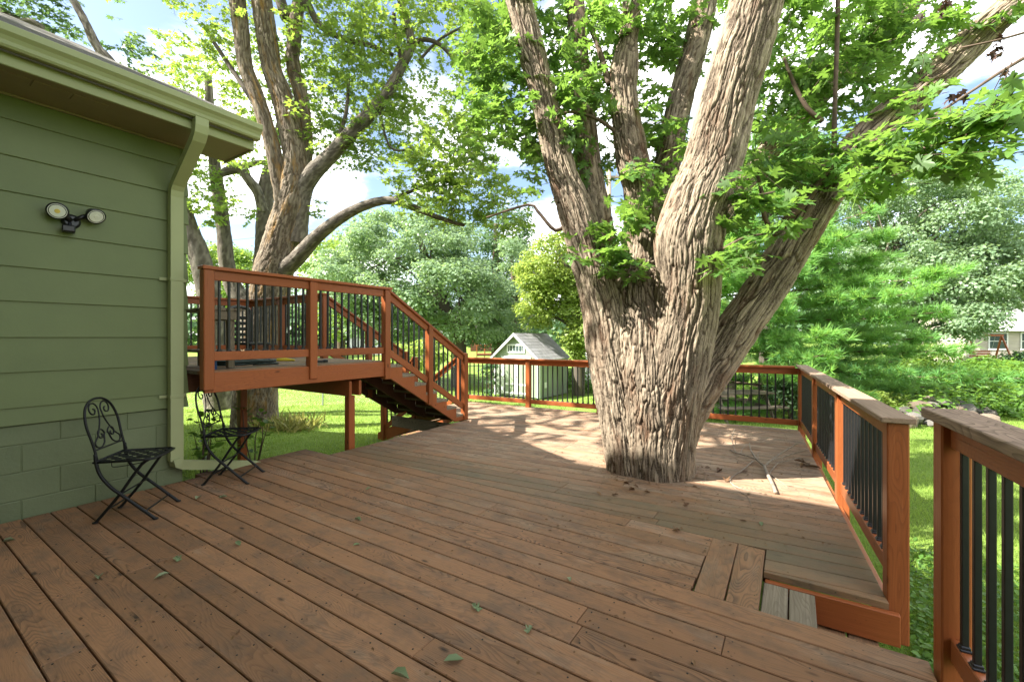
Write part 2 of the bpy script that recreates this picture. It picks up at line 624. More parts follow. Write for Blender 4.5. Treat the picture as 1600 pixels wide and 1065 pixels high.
def m_bark(name, hi, lo, tint=None, tint_f=0.0, bump=0.7, sc=1.0):
    """bark: 'h' is the plate height of the modelled relief, UV in metres round and along the limb"""
    k = NT(name, 0.9, 0.15)
    uvs = k.coord('UV', (46.0 * sc, 9.0 * sc, 1.0))
    n1 = k.noise(uvs, 1.0, 6.0, 0.65, 0.4)
    n2 = k.noise(k.coord('UV', (4.0, 1.5, 1.0)), 1.0, 5.0, 0.6)
    n3 = k.noise(k.coord('UV', (150.0 * sc, 60.0 * sc, 1.0)), 1.0, 3.0, 0.6)
    vor = k.voronoi(k.coord('UV', (38.0 * sc, 7.0 * sc, 1.0)), 1.0, 'DISTANCE_TO_EDGE')
    h = k.attr('h')
    f = k.math('ADD', k.math('MULTIPLY', h, 0.70), k.math('MULTIPLY', n1, 0.38))
    c = k.ramp(f, [(0.22, lo), (0.50, tuple(a * 0.4 + b * 0.6 for a, b in zip(hi, lo))), (0.74, hi), (0.98, tuple(min(1, x * 1.35) for x in hi))])
    c = k.mix(k.rng(n2, 0.38, 0.62, 0, 0.75), c, k.mix(k.rng(f, 0.3, 0.8), lo, tuple(x * 0.55 for x in hi)))
    c = k.mix(k.rng(n3, 0.35, 0.7, 0.0, 0.4), c, tuple(min(1, x * 1.25) for x in hi))
    if tint:
        t = k.noise(k.coord('UV', (7.0, 1.2, 1.0), loc=(5, 3, 0)), 1.0, 6.0, 0.7)
        c = k.mix(k.rng(t, 0.52, 0.66, 0, tint_f), c, tint)
    k.color(c)
    hh = k.math('ADD', k.math('MULTIPLY', n1, 0.7), k.math('MULTIPLY', k.rng(vor, 0.0, 0.14), 0.55))
    hh = k.math('ADD', hh, k.math('MULTIPLY', n3, 0.25))
    k.bump(hh, bump, 0.012)
    return k.m


M_BARK = m_bark('silver_maple_bark', (0.33, 0.265, 0.19), (0.030, 0.019, 0.012), (0.13, 0.060, 0.030), 0.55)
M_BARK2 = m_bark('far_maple_bark', (0.25, 0.205, 0.15), (0.05, 0.034, 0.022), (0.30, 0.165, 0.045), 0.75, 0.8)
M_BARK3 = m_bark('grey_bark', (0.23, 0.20, 0.16), (0.05, 0.04, 0.03), None, 0, 0.8)
M_TWIG = plain('twig_bark', (0.12, 0.085, 0.06), 0.85, 0.3, 20.0, 0.2)
M_BRANCHBARK = plain('fallen_branch_bark', (0.26, 0.21, 0.16), 0.85, 0.35, 14.0, 0.2, 0.5)


def m_leaf(name, dark, light, under=None, trans=0.45, tcol=None, rough=0.42, spec=0.3):
    k = NT(name, rough, spec)
    r = k.attr('rnd')
    c = k.ramp(r, [(0.0, dark), (0.55, tuple((a + b) / 2 for a, b in zip(dark, light))), (1.0, light)])
    if under:
        g = k.n('ShaderNodeNewGeometry')
        c = k.mix(g.outputs['Backfacing'], c, under)
    k.color(c)
    tr = k.n('ShaderNodeBsdfTranslucent')
    tcol = tcol or tuple(min(1, x * 1.7) for x in light)
    k.set(tr.inputs['Color'], k.mix(r, tuple(x * 0.75 for x in tcol), tcol))
    mx = k.n('ShaderNodeMixShader')
    mx.inputs[0].default_value = trans
    k.set(mx.inputs[1], k.b.outputs[0]); k.set(mx.inputs[2], tr.outputs[0])
    k.t.links.new(mx.outputs[0], k.out.inputs['Surface'])
    return k.m


M_MAPLE = m_leaf('maple_leaf', (0.055, 0.140, 0.030), (0.15, 0.265, 0.06), (0.17, 0.26, 0.12), 0.48, (0.27, 0.47, 0.065))
M_MAPLE2 = m_leaf('far_maple_leaf', (0.085, 0.165, 0.035), (0.17, 0.27, 0.06), (0.17, 0.25, 0.11), 0.5, (0.38, 0.54, 0.07))
M_SILVER = m_leaf('silvery_leaf', (0.12, 0.20, 0.105), (0.27, 0.37, 0.22), (0.31, 0.40, 0.26), 0.4, (0.36, 0.52, 0.18))
M_DARKTREE = m_leaf('deep_green_leaf', (0.045, 0.10, 0.045), (0.10, 0.18, 0.075), None, 0.38, (0.18, 0.3, 0.08))
M_LIME = m_leaf('yellow_green_leaf', (0.14, 0.22, 0.04), (0.28, 0.36, 0.08), None, 0.5, (0.45, 0.56, 0.10))
M_NEEDLE = m_leaf('pine_needle', (0.06, 0.19, 0.068), (0.235, 0.46, 0.115), None, 0.42, (0.42, 0.68, 0.12))
M_SHRUB = m_leaf('shrub_leaf', (0.06, 0.15, 0.025), (0.155, 0.28, 0.045), None, 0.45, (0.28, 0.46, 0.055))
M_GRASS = m_leaf('grass_blade', (0.13, 0.235, 0.038), (0.29, 0.40, 0.085), None, 0.4, (0.42, 0.56, 0.09), 0.55, 0.2)
M_DRYLEAF = m_leaf('dry_leaf', (0.10, 0.05, 0.025), (0.26, 0.15, 0.07), None, 0.15, (0.3, 0.17, 0.07), 0.7)
M_DEADLEAF = m_leaf('withered_leaf', (0.03, 0.018, 0.015), (0.09, 0.05, 0.035), None, 0.2, (0.1, 0.05, 0.03), 0.7)
M_PALELEAF = m_leaf('fallen_green_leaf', (0.16, 0.22, 0.10), (0.30, 0.34, 0.20), (0.34, 0.38, 0.28), 0.2, (0.3, 0.36, 0.18), 0.6)
M_HOSTA = m_leaf('day_lily_leaf', (0.16, 0.20, 0.05), (0.42, 0.36, 0.12), None, 0.4, (0.4, 0.4, 0.1))

kk = NT('lawn_soil', 0.95, 0.1)
_c = kk.coord('Object')
_n = kk.noise(_c, 0.55, 5.0, 0.6); _m = kk.noise(_c, 9.0, 6.0, 0.7); _p = kk.noise(_c, 60.0, 3.0, 0.7)
_g = kk.mix(kk.rng(_n, 0.35, 0.65), (0.135, 0.22, 0.036), (0.22, 0.32, 0.06))
_g = kk.mix(kk.rng(_m, 0.45, 0.72, 0, 0.55), _g, (0.25, 0.28, 0.09))
_g = kk.mix(kk.rng(_p, 0.45, 0.7, 0, 0.5), _g, (0.035, 0.07, 0.014))
kk.color(_g); kk.bump(kk.math('ADD', _m, _p), 0.8, 0.03); M_LAWN = kk.m

kk = NT('field_stone', 0.85, 0.2)
_c = kk.coord('Object', rand=4.0)
_n = kk.noise(_c, 4.0, 6.0, 0.65)
_b = kk.info('Color')
kk.color(kk.mix(kk.rng(_n, 0.35, 0.7, 0, 0.6), _b, (0.09, 0.08, 0.06))); kk.bump(_n, 0.8, 0.03); M_STONE = kk.m
# ------------------------------------------------------------------ ground
def make_ground():
    g = []
    # fine near the deck, coarse to the horizon
    def axis():
        a = [0.0]
        s = 0.35
        while a[-1] < 900:
            a.append(a[-1] + s)
            s *= 1.045 if a[-1] < 40 else 1.16
        return np.array(sorted([-x for x in a[1:]] + a))
    ax = axis()
    X, Y = np.meshgrid(ax, ax, indexing='ij')
    Z = ground_z(X, Y)
    n = len(ax)
    V = np.stack([X.ravel(), Y.ravel(), Z.ravel()], 1)
    I = np.arange(n * n).reshape(n, n)
    F = np.stack([I[:-1, :-1].ravel(), I[1:, :-1].ravel(), I[1:, 1:].ravel(), I[:-1, 1:].ravel()], 1)
    link('lawn_ground', np_mesh('lawn_ground', V, F, M_LAWN, True), kind='structure')


make_ground()

# ------------------------------------------------------------------ house
WX = -4.78       # face of the side wall
CY = 1.77        # its rear corner
house = thing('house', 'green lap-sided house with grey painted-block base and white-olive gutter along the deck'.replace('grey painted-block', 'painted block').replace('white-olive', 'olive'), 'house', (WX, CY, 0))

mb = MB()
mb.box(((WX - 0.06 - 14) / 2, (CY - 0.06 - 9) / 2, 1.25), (-(WX - 0.06 + 0) * 0 + (14 + WX - 0.06), CY - 0.06 + 9, 3.7))
mb.obj('wall', M_SIDING, house)

# lap siding on the side wall; z = lower edges
SZ = [3.115, 2.918, 2.657, 2.395, 2.12, 1.854, 1.60, 1.335, 1.078, 0.817, 0.69]
def lap(y0, y1, z0, z1, along='y'):
    """one lap board: thin at the top, proud at the bottom"""
    m = MB()
    t0, t1, e = 0.020, 0.006, 0.003
    prof = [(0, z0), (t0 - e, z0), (t0, z0 + e), (t1, z1 + 0.02), (0, z1 + 0.02)]
    L = y1 - y0
    zc = (z0 + z1) / 2
    n = len(prof)
    vs = [Vector((-L / 2, -p, z - zc)) for p, z in prof] + [Vector((L / 2, -p, z - zc)) for p, z in prof]
    fs = [tuple(range(n))[::-1], tuple(range(n, 2 * n))] + [(i, (i + 1) % n, n + (i + 1) % n, n + i) for i in range(n)]
    m.add(vs, fs)
    return m, L, zc


def lap_rows(name, wall_x, y0, y1, rows, joints, mat, parent):
    for i in range(len(rows) - 1):
        z1, z0 = rows[i], rows[i + 1]
        cuts = [y0] + [j for k, j in joints if k == i] + [y1]
        for a, b in zip(cuts[:-1], cuts[1:]):
            m, L, zc = lap(a + 0.001, b - 0.001, z0, z1 - (0.02 if i == 0 else 0))
            # local X runs along +Y, face looks towards +X
            M = Matrix.Translation((wall_x, (a + b) / 2, zc)) @ Matrix.Rotation(math.pi / 2, 4, 'Z')
            m.obj(name, mat, parent, M)


lap_rows('siding_board', WX - 0.021, -0.5, CY - 0.004, SZ, [(2, 0.1), (5, -0.15), (8, 0.2)], M_SIDING, house)
# rear wall, facing +Y
for i in range(len(SZ) - 1):
    m, L, zc = lap(-14, WX - 0.024, SZ[i + 1], SZ[i] - (0.02 if i == 0 else 0))
    M = Matrix.Translation(((WX - 14) / 2, CY - 0.021, zc)) @ Matrix.Rotation(math.pi, 4, 'Z')
    m.obj('siding_board', M_SIDING, house, M)
# folded corner cap on every course
for i in range(len(SZ) - 1):
    z1, z0 = SZ[i], SZ[i + 1]
    if i == 0: z1 -= 0.02
    m = MB()
    a = WX + 0.001; b = CY + 0.001
    lo, hi = 0.006, -0.009
    vs = []
    for z, p in ((z0 - 0.004, lo), (z1 - 0.002, hi)):
        vs += [Vector((a + p, CY - 0.05, z)), Vector((a + p, b + p, z)), Vector((WX - 0.10, b + p, z)),
               Vector((a - 0.03, CY - 0.05, z)), Vector((a - 0.03, b - 0.03, z)), Vector((WX - 0.10, b - 0.03, z))]
    m.add(vs, [(0, 1, 7, 6), (1, 2, 8, 7), (2, 5, 11, 8), (5, 4, 10, 11), (4, 3, 9, 10), (3, 0, 6, 9), (0, 3, 4, 1), (1, 4, 5, 2), (6, 7, 10, 9), (7, 8, 11, 10)])
    m.obj('corner_cap', M_SIDING, house)

# painted concrete blocks in running bond
def block_wall():
    zs = [0.687, 0.541, 0.335, 0.131, -0.073, -0.277, -0.48]
    L = 0.4064
    for r in range(len(zs) - 1):
        z1, z0 = zs[r], zs[r + 1]
        y = CY - 0.028 - (L / 2 if r % 2 else 0.0)
        ys = [CY - 0.028] + ([y] if r % 2 else [])
        while ys[-1] > -0.5:
            ys.append(ys[-1] - L)
        for y1, y0 in zip(ys[:-1], ys[1:]):
            y0 = max(y0, -0.55)
            if y1 - y0 < 0.02: continue
            dx = random.uniform(-0.0015, 0.0015)
            key = ('block', round(y1 - y0, 3), round(z1 - z0, 3))
            me = MESH_CACHE.get(key)
            if me is None:
                me = MB().cbox((0, 0, 0), (0.08, y1 - y0 - 0.004, z1 - z0 - 0.004), 0.005).mesh('concrete_block', M_BLOCK)
                MESH_CACHE[key] = me
            o = link('concrete_block', me, house, Matrix.Translation((WX - 0.066 + dx, (y0 + y1) / 2, (z0 + z1) / 2)))
    # end course facing the yard
    for r in range(len(zs) - 1):
        z1, z0 = zs[r], zs[r + 1]
        x = WX - 0.126
        for q in range(6):
            w = L if (q or r % 2) else L / 2
            MB().cbox((0, 0, 0), (w - 0.0035, 0.08, z1 - z0 - 0.0035), 0.005).obj('concrete_block', M_BLOCK, house, Matrix.Translation((x - w / 2, CY - 0.069, (z0 + z1) / 2)))
            x -= w


block_wall()
# mortar bed just behind the block faces
MB().box((WX - 0.0765, (CY - 0.5) / 2 - 0.04, 0.1), (0.09, CY + 0.5 - 0.09, 1.16)).obj('mortar', M_BLOCK, house)

# eave: soffit, fascia, gutter, shingles
FX = -4.27
EY = 2.118       # end of the eave box
YB = -3.0
MB().box(((WX - 0.03 + FX - 0.02) / 2, (YB + EY - 0.02) / 2, 3.108), (FX - 0.02 - WX + 0.03, EY - 0.02 - YB, 0.016)).obj('soffit', M_SOFFIT, house)
MB().cbox((FX - 0.01, (YB + EY) / 2, 3.175), (0.022, EY - YB, 0.165), 0.003).obj('fascia', M_TRIM, house)
MB().cbox(((WX - 0.05 + FX) / 2 - 0.01, EY - 0.008, 3.165), (FX - WX + 0.04, 0.02, 0.15), 0.003).obj('return_trim', M_TRIM, house)
for k in range(3):   # soffit vent
    MB().cbox((-4.44, 0.615 + k * 0.2, 3.098), (0.115, 0.19, 0.006), 0.002).obj('soffit_vent', M_SOFFIT, house)
MB().cbox((WX + 0.008, (YB + CY) / 2, 3.092), (0.016, CY - YB - 0.03, 0.016), 0.002).obj('soffit_moulding', M_SOFFIT, house)


def gutter():
    prof = [(0, 3.30), (0.003, 3.30), (0.003, 3.178), (0.075, 3.176), (0.086, 3.19), (0.088, 3.215), (0.10, 3.24), (0.122, 3.262), (0.124, 3.305), (0.112, 3.312),
            (0.112, 3.300), (0.119, 3.298), (0.117, 3.266), (0.094, 3.244), (0.083, 3.217), (0.081, 3.193), (0.073, 3.181), (0.0, 3.181)]
    m = MB()
    ys = [YB, 1.18, 1.181, EY + 0.015]
    segs = [(YB, 1.28), (1.2815, EY + 0.015)]
    n = len(prof)
    for y0, y1 in segs:
        vs = [Vector((FX + 0.001 + p, y0, z)) for p, z in prof] + [Vector((FX + 0.001 + p, y1, z)) for p, z in prof]
        fs = [(i, (i + 1) % n, n + (i + 1) % n, n + i) for i in range(n)]
        m.add(vs, fs)
    g = m.obj('gutter', M_TRIM, house)
    c = MB()
    c.prism([(p, z) for p, z in prof[1:10]], 0, 0.003, Matrix(((1, 0, 0, FX + 0.001), (0, 0, 1, EY + 0.015), (0, 1, 0, 0), (0, 0, 0, 1))))
    c.obj('end_cap', M_TRIM, g)
    s = MB()
    for pi in range(2, 9):
        (p0, z0), (p1, z1) = prof[pi], prof[pi + 1]
    s.cbox((FX + 0.062, 1.281, 3.24), (0.131, 0.03, 0.14), 0.012)
    return g


gutter()
ROOF_S = 0.505


def roof():
    x0 = FX + 0.06
    ridge = -9.6
    zr = 3.305
    m = MB()
    th = 0.03
    pts = [(x0 - 0.02, zr - 0.005), (ridge, zr + (x0 - 0.02 - ridge) * ROOF_S), (2 * ridge - x0, zr - 0.005)]
    n = 3
    y0, y1 = YB, EY - 0.03
    vs = [Vector((x, y, z - d)) for y in (y0, y1) for x, z in pts for d in (0.0, 0.14)]
    m.add(vs, [(0, 1, 7, 6), (0, 6, 8, 2), (2, 8, 10, 4), (1, 3, 9, 7), (3, 5, 11, 9), (4, 10, 11, 5), (0, 2, 3, 1), (2, 4, 5, 3), (6, 7, 9, 8), (8, 9, 11, 10)])
    r = m.obj('roof', M_SHINGLE, house)
    # courses of shingle tabs
    ang = math.atan(ROOF_S)
    tabs = {}
    for c in range(11):
        s = c * 0.14
        x = x0 + 0.012 - s * math.cos(ang); z = zr + 0.004 + s * math.sin(ang) + 0.004
        y = y0 - random.random() * 0.3
        while y < y1:
            w = 0.30
            ya, yb = max(y, y0), min(y + w, y1 + 0.01)
            y += w
            if yb - ya < 0.02 or yb < -0.6: continue
            key = ('tab', round(yb - ya, 2))
            me = MESH_CACHE.get(key)
            if me is None:
                me = MB().cbox((-0.09, 0, 0), (0.18, yb - ya - 0.006, 0.007), 0.002).mesh('shingle', M_SHINGLE)
                MESH_CACHE[key] = me
            M = Matrix.Translation((x, (ya + yb) / 2, z + random.uniform(0, 0.003))) @ Matrix.Rotation(ang + 0.02, 4, 'Y')
            link('shingle', me, r, M)
    return r


roof()


def rect_tube(m, pts, w, d, wdir, flutes=False):
    """ribbed rectangular pipe swept along pts; wdir = direction of its width"""
    pts = [Vector(p) for p in pts]
    prof = []
    nf = 4
    W, D = w / 2, d / 2
    face = []
    if flutes:
        for i in range(nf * 2 + 1):
            face.append((-W + w * i / (nf * 2), D - (0.009 if i % 2 else 0.0)))
    else:
        face = [(-W, D), (W, D)]
    prof = face + [(W, -D), (-W, -D)]
    n = len(prof)
    wdir = Vector(wdir).normalized()
    vs = []
    for i, p in enumerate(pts):
        a = pts[max(0, i - 1)]; b = pts[min(len(pts) - 1, i + 1)]
        t = (b - a).normalized()
        nn = wdir.cross(t).normalized()
        # mitre
        sc = 1.0
        if 0 < i < len(pts) - 1:
            t1 = (p - a).normalized()
            sc = 1.0 / max(0.5, abs(t.dot(t1)))
        for x, y in prof:
            vs.append(p + wdir * x + nn * (y * sc))
    fs = [(i * n + k, i * n + (k + 1) % n, (i + 1) * n + (k + 1) % n, (i + 1) * n + k) for i in range(len(pts) - 1) for k in range(n)]
    fs += [tuple(range(n)), tuple((len(pts) - 1) * n + k for k in range(n))]
    return m.add(vs, fs)


def downspout():
    y = 1.655
    xw = WX + 0.062
    xt = FX + 0.055
    m = MB()
    pts = [(xt, y - 0.0, 3.18), (xt, y, 3.12), (xt - 0.012, y, 3.07), (xt - 0.05, y, 3.02), (xw + 0.05, y, 2.72), (xw + 0.012, y, 2.67), (xw, y, 2.60), (xw, y, 0.30), (xw, y, 0.22)]
    rect_tube(m, pts, 0.098, 0.07, (0, 1, 0), True)
    d = m.obj('downspout', M_TRIM, house)
    b = MB()
    for z in (2.69, 3.06):
        for k in range(5):
            pass
    for z in (1.86, 0.80):
        s = MB()
        s.cbox((WX + 0.062, y, z), (0.078, 0.108, 0.028), 0.002)
        s.cbox((WX + 0.008, y + 0.075, z), (0.006, 0.06, 0.028), 0.002)
        s.cbox((WX + 0.008, y - 0.075, z), (0.006, 0.06, 0.028), 0.002)
        s.obj('strap', M_TRIM, d)
    # elbow and flat extension running off along the edge of the deck
    e = MB()
    pts = [(xw, y, 0.24), (xw - 0.0, y + 0.01, 0.19), (xw - 0.01, y + 0.05, 0.165), (xw - 0.03, y + 0.11, 0.15)]
    rect_tube(e, pts, 0.098, 0.075, (1, 0.1, 0), True)
    pts = [(xw - 0.028, y + 0.10, 0.15), (xw - 0.14, y + 0.75, -0.03), (xw - 0.2, y + 1.4, -0.2), (xw - 0.25, y + 2.3, -0.46)]
    rect_tube(e, pts, 0.102, 0.08, (1, 0.12, 0), True)
    e.obj('drain_extension', M_TRIM, house)


downspout()
# taller rear part of the house, behind the camera
m = MB()
m.box(((-9.5 + 1.1) / 2, (-0.55 - 9) / 2, 2.9), (10.6, 8.45, 7.2))
up = m.obj('upper_wall', M_SIDING, house)
m = MB()
m.box(((-9.9 + 1.5) / 2, (-0.12 - 9.4) / 2, 6.52), (11.4, 9.28, 0.10))
a, b, c, d_ = -9.9, 1.5, -9.4, -0.12
m.add([Vector((a, c, 6.57)), Vector((b, c, 6.57)), Vector((b, d_, 6.57)), Vector((a, d_, 6.57)), Vector((a + 4.3, (c + d_) / 2, 7.7)), Vector((b - 4.3, (c + d_) / 2, 7.7))],
      [(0, 1, 5, 4), (1, 2, 5), (2, 3, 4, 5), (3, 0, 4), (0, 3, 2, 1)])
m.obj('upper_roof', M_SHINGLE, house)


# ------------------------------------------------------------------ main deck
TH = math.radians(4.4)
deck = thing('wooden_deck', 'wide weathered red-brown plank deck built round the big tree trunk', 'deck', (-1.5, 3, 0))


def clip(poly, a, b, c):
    """keep the side a*x+b*y+c >= 0 of a convex polygon"""
    out = []
    n = len(poly)
    for i in range(n):
        p, q = poly[i], poly[(i + 1) % n]
        fp = a * p[0] + b * p[1] + c; fq = a * q[0] + b * q[1] + c
        if fp >= 0: out.append(p)
        if (fp >= 0) != (fq >= 0):
            t = fp / (fp - fq)
            out.append((p[0] + (q[0] - p[0]) * t, p[1] + (q[1] - p[1]) * t))
    return out


NAILS = MB()


def board(name, poly, ztop, th, ang, mat, parent, wear_light=0.0, grime=0.0, c=0.0035):
    """deck board from a convex outline in plan; grain along direction ang"""
    if len(poly) < 3: return None
    cx = sum(p[0] for p in poly) / len(poly); cy = sum(p[1] for p in poly) / len(poly)
    ca, sa = math.cos(ang), math.sin(ang)
    loc = [((p[0] - cx) * ca + (p[1] - cy) * sa, -(p[0] - cx) * sa + (p[1] - cy) * ca) for p in poly]
    area = sum(loc[i][0] * loc[(i + 1) % len(loc)][1] - loc[(i + 1) % len(loc)][0] * loc[i][1] for i in range(len(loc))) / 2
    if abs(area) < 0.0015: return None
    if area < 0: loc = loc[::-1]
    n = len(loc)
    ins = []
    for i in range(n):
        p0, p1, p2 = loc[i - 1], loc[i], loc[(i + 1) % n]
        e1 = Vector((p1[0] - p0[0], p1[1] - p0[1])); e2 = Vector((p2[0] - p1[0], p2[1] - p1[1]))
        if e1.length < 1e-6 or e2.length < 1e-6:
            ins.append(p1); continue
        n1 = Vector((-e1.y, e1.x)).normalized(); n2 = Vector((-e2.y, e2.x)).normalized()
        b = n1 + n2
        k = c / max(0.5, (1 + n1.dot(n2)))
        ins.append((p1[0] + b.x * k, p1[1] + b.y * k))
    m = MB()
    vs = [Vector((p[0], p[1], -th)) for p in loc] + [Vector((p[0], p[1], -c)) for p in loc] + [Vector((p[0], p[1], 0)) for p in ins]
    fs = [tuple(range(n))[::-1], tuple(range(2 * n, 3 * n))]
    for i in range(n):
        j = (i + 1) % n
        fs += [(i, j, n + j, n + i), (n + i, n + j, 2 * n + j, 2 * n + i)]
    m.add(vs, fs)
    M = Matrix.Translation((cx, cy, ztop + random.uniform(-0.0012, 0.0012))) @ Matrix.Rotation(ang, 4, 'Z') @ Matrix.Rotation(random.uniform(-0.006, 0.006), 4, 'X')
    o = m.obj(name, mat, parent, M)
    o.color = (wear_light, grime, 0, 1)
    return o


PITCH = 0.1437
BW = 0.1366


def nail(x, y, z):
    NAILS.disc((x, y, z - 0.004), 0.0042, (0, 0, 1), 6, 0.0046)


# near section: boards run along X; the seam lies at y = 3.165
near_left = -4.765
row = 0
y = 3.165
while y > -1.2:
    y1, y0 = y, y - BW
    # left end: the wall below the house corner, a free edge beyond it
    xl = WX + 0.004 if y0 < CY else -4.90
    if y1 > 3.09 + 0.0: xl = -4.44
    xr = 0.475 if y1 < 2.45 else (-0.452 if y0 > 2.42 else -0.452)
    if y0 < 2.30: xr = 0.475
    # joints
    js = []
    rr = random.Random(row * 7 + 3)
    x = xl + rr.choice([0.9, 1.6, 2.2, 2.9])
    while x < xr - 0.5:
        js.append(x)
        x += rr.choice([2.44, 3.05, 1.83])
    cuts = [xl] + js + [xr]
    for a, b in zip(cuts[:-1], cuts[1:]):
        a2 = a + (0.0015 if a != xl else 0); b2 = b - (0.0015 if b != xr else rr.uniform(-0.006, 0.01))
        poly = [(a2, y0), (b2, y0), (b2, y1), (a2, y1)]
        wear_lit = rr.uniform(-0.12, 0.14) + 0.26 * float(sstep(1.4, 2.9, y1))  # random wear per board; paler towards the seam paints in brighter ambient light
        gr = 0.06 + 0.40 * float(sstep(2.2, 3.15, y1)) * rr.uniform(0.3, 1.0) * (1.0 if b > -3.2 else 0.4)
        board('deck_board', poly, 0, 0.035, 0.0, M_DECK, deck, wear_lit, gr)
        xx = a2 + 0.035
        for xn in [a2 + 0.03] + [q for q in np.arange(-4.4, 0.4, 0.405) if a2 + 0.1 < q < b2 - 0.1] + [b2 - 0.03]:
            for yy in (y0 + 0.03, y1 - 0.03):
                nail(xn + rr.uniform(-0.01, 0.01), yy + rr.uniform(-0.006, 0.006), 0)
    row += 1
    y -= PITCH
Y_EDGE = 2.436

# two cross boards that close the corner above the side steps
for xa, xb in ((-0.445, -0.303), (-0.293, -0.150)):
    board('cross_board', [(xa, 2.445), (xb, 2.44), (xb - 0.004, 3.16), (xa - 0.012, 3.165)], 0.002, 0.036, math.pi / 2, M_DECK, deck, 0.25, 0.35)

# far section: turned by TH, clipped to the seam, the side rails and the back edge
ca, sa = math.cos(TH), math.sin(TH)
org = (0.10, 7.52)


def far_uv(u, v):
    return (org[0] + u * ca - v * sa, org[1] + u * sa + v * ca)


TRUNK_C = (-1.24, 4.50)
row = 0
v = 0.0
while v > -5.2:
    v1, v0 = v, v - BW
    rr = random.Random(row * 11 + 5)
    full = [far_uv(-7.5, v0), far_uv(1.2, v0), far_uv(1.2, v1), far_uv(-7.5, v1)]
    # right edge runs parallel to the side rail
    full = clip(full, -1.0, -0.0745, 0.395 + 0.0745 * 2.94 + 0.0)
    mid_y = (far_uv(-5, v0)[1] + far_uv(-5, v1)[1]) / 2
    xl = -5.72 if mid_y > 5.62 else -4.44
    full = clip(full, 1, 0, -xl)
    pieces = []
    ymax = max(p[1] for p in full) if full else -9
    if not full or ymax < 2.87:
        v -= PITCH; row += 1; continue
    ylow = far_uv(0, v0)[1] - (far_uv(0, v0)[0] + 0.15) * math.tan(TH)      # lower edge of this row beside the cross boards
    if ylow >= 3.160:
        pieces = [clip(full, 0, 1, -3.1685)]
    else:
        pieces = [clip(clip(full, 0, 1, -3.1685), -1, 0, -0.1505), clip(clip(full, 0, 1, -2.872), 1, 0, 0.1470)]
    for pc in pieces:
        if len(pc) < 3: continue
        xs = [p[0] for p in pc]; a, b = min(xs), max(xs)
        js = []
        x = a + rr.choice([0.7, 1.3, 2.1, 2.7])
        while x < b - 0.4:
            js.append(x); x += rr.choice([2.44, 3.05, 1.83])
        cuts = [a - 0.01] + js + [b + 0.01]
        for ja, jb in zip(cuts[:-1], cuts[1:]):
            q = clip(clip(pc, 1, 0, -(ja + 0.0015)), -1, 0, jb - 0.0015)
            if len(q) < 3: continue
            cx = sum(p[0] for p in q) / len(q); cy = sum(p[1] for p in q) / len(q)
            # boards meeting the trunk stop against it
            du = (cx - TRUNK_C[0]) * -sa + (cy - TRUNK_C[1]) * ca
            gr = 0.18 + 0.95 * (1 - float(sstep(3.2, 4.2, cy))) * rr.uniform(0.45, 1.0)
            if len(js) < 99:
                uu0 = (min(p[0] for p in q), max(p[0] for p in q))
                for xn in np.arange(-5.4, 0.3, 0.405):
                    if uu0[0] + 0.05 < xn < uu0[1] - 0.05:
                        sx = (xn - org[0]) / ca
                        for dvv_ in (v0 + 0.03, v1 - 0.03):
                            xx_, yy_ = far_uv(sx + rr.uniform(-0.012, 0.012), dvv_)
                            if yy_ > 3.2: nail(xx_, yy_, 0)
            board('deck_board', q, 0, 0.035, TH, M_DECK, deck, 0.30 + 0.36 * float(sstep(3.2, 4.6, cy)) + rr.uniform(-0.12, 0.12), gr)  # weathered far boards, made paler still to paint in the sunlit deck
    row += 1
    v -= PITCH
NAILS.obj('nail_head', M_IRON, deck, kind='stuff')

# rim joists and framing
beam('rim_board', (-0.14, 2.852, -0.116), (0.44, 2.858, -0.116), 0.036, 0.158, M_RAIL, deck)
beam('rim_board', (-0.15, Y_EDGE - 0.03, -0.13), (0.47, Y_EDGE - 0.03, -0.13), 0.036, 0.185, M_RAIL, deck)
beam('rim_board', (0.415 - 0.0, 2.95, -0.13), (0.085, 7.50, -0.13), 0.036, 0.185, M_RAIL, deck)
beam('rim_board', (0.08, 7.495, -0.13), (-5.7, 7.05, -0.13), 0.036, 0.185, M_RAIL, deck)
beam('rim_board', (-5.70, 7.04, -0.13), (-5.70, 5.63, -0.13), 0.036, 0.185, M_RAIL, deck)
beam('rim_board', (-4.42, 5.60, -0.13), (-4.42, 3.10, -0.13), 0.036, 0.185, M_GREYWOOD, deck)
beam('rim_board', (-4.86, 3.07, -0.13), (-4.86, 1.80, -0.13), 0.036, 0.185, M_RAIL, deck)
beam('rim_board', (0.455, 2.40, -0.13), (0.455, -0.5, -0.13), 0.036, 0.185, M_RAIL, deck)
for xx in np.arange(-4.2, 0.3, 0.81):
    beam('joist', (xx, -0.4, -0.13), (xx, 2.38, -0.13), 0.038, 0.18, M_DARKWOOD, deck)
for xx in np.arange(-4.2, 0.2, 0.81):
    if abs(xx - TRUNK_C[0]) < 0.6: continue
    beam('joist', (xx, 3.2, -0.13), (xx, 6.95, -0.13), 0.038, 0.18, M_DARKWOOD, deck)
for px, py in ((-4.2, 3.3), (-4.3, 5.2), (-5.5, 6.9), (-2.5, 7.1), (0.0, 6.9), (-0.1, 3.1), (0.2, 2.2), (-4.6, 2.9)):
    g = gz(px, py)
    beam('support_post', (px, py, g - 0.05), (px, py, -0.222), 0.089, 0.089, M_DARKWOOD, deck)

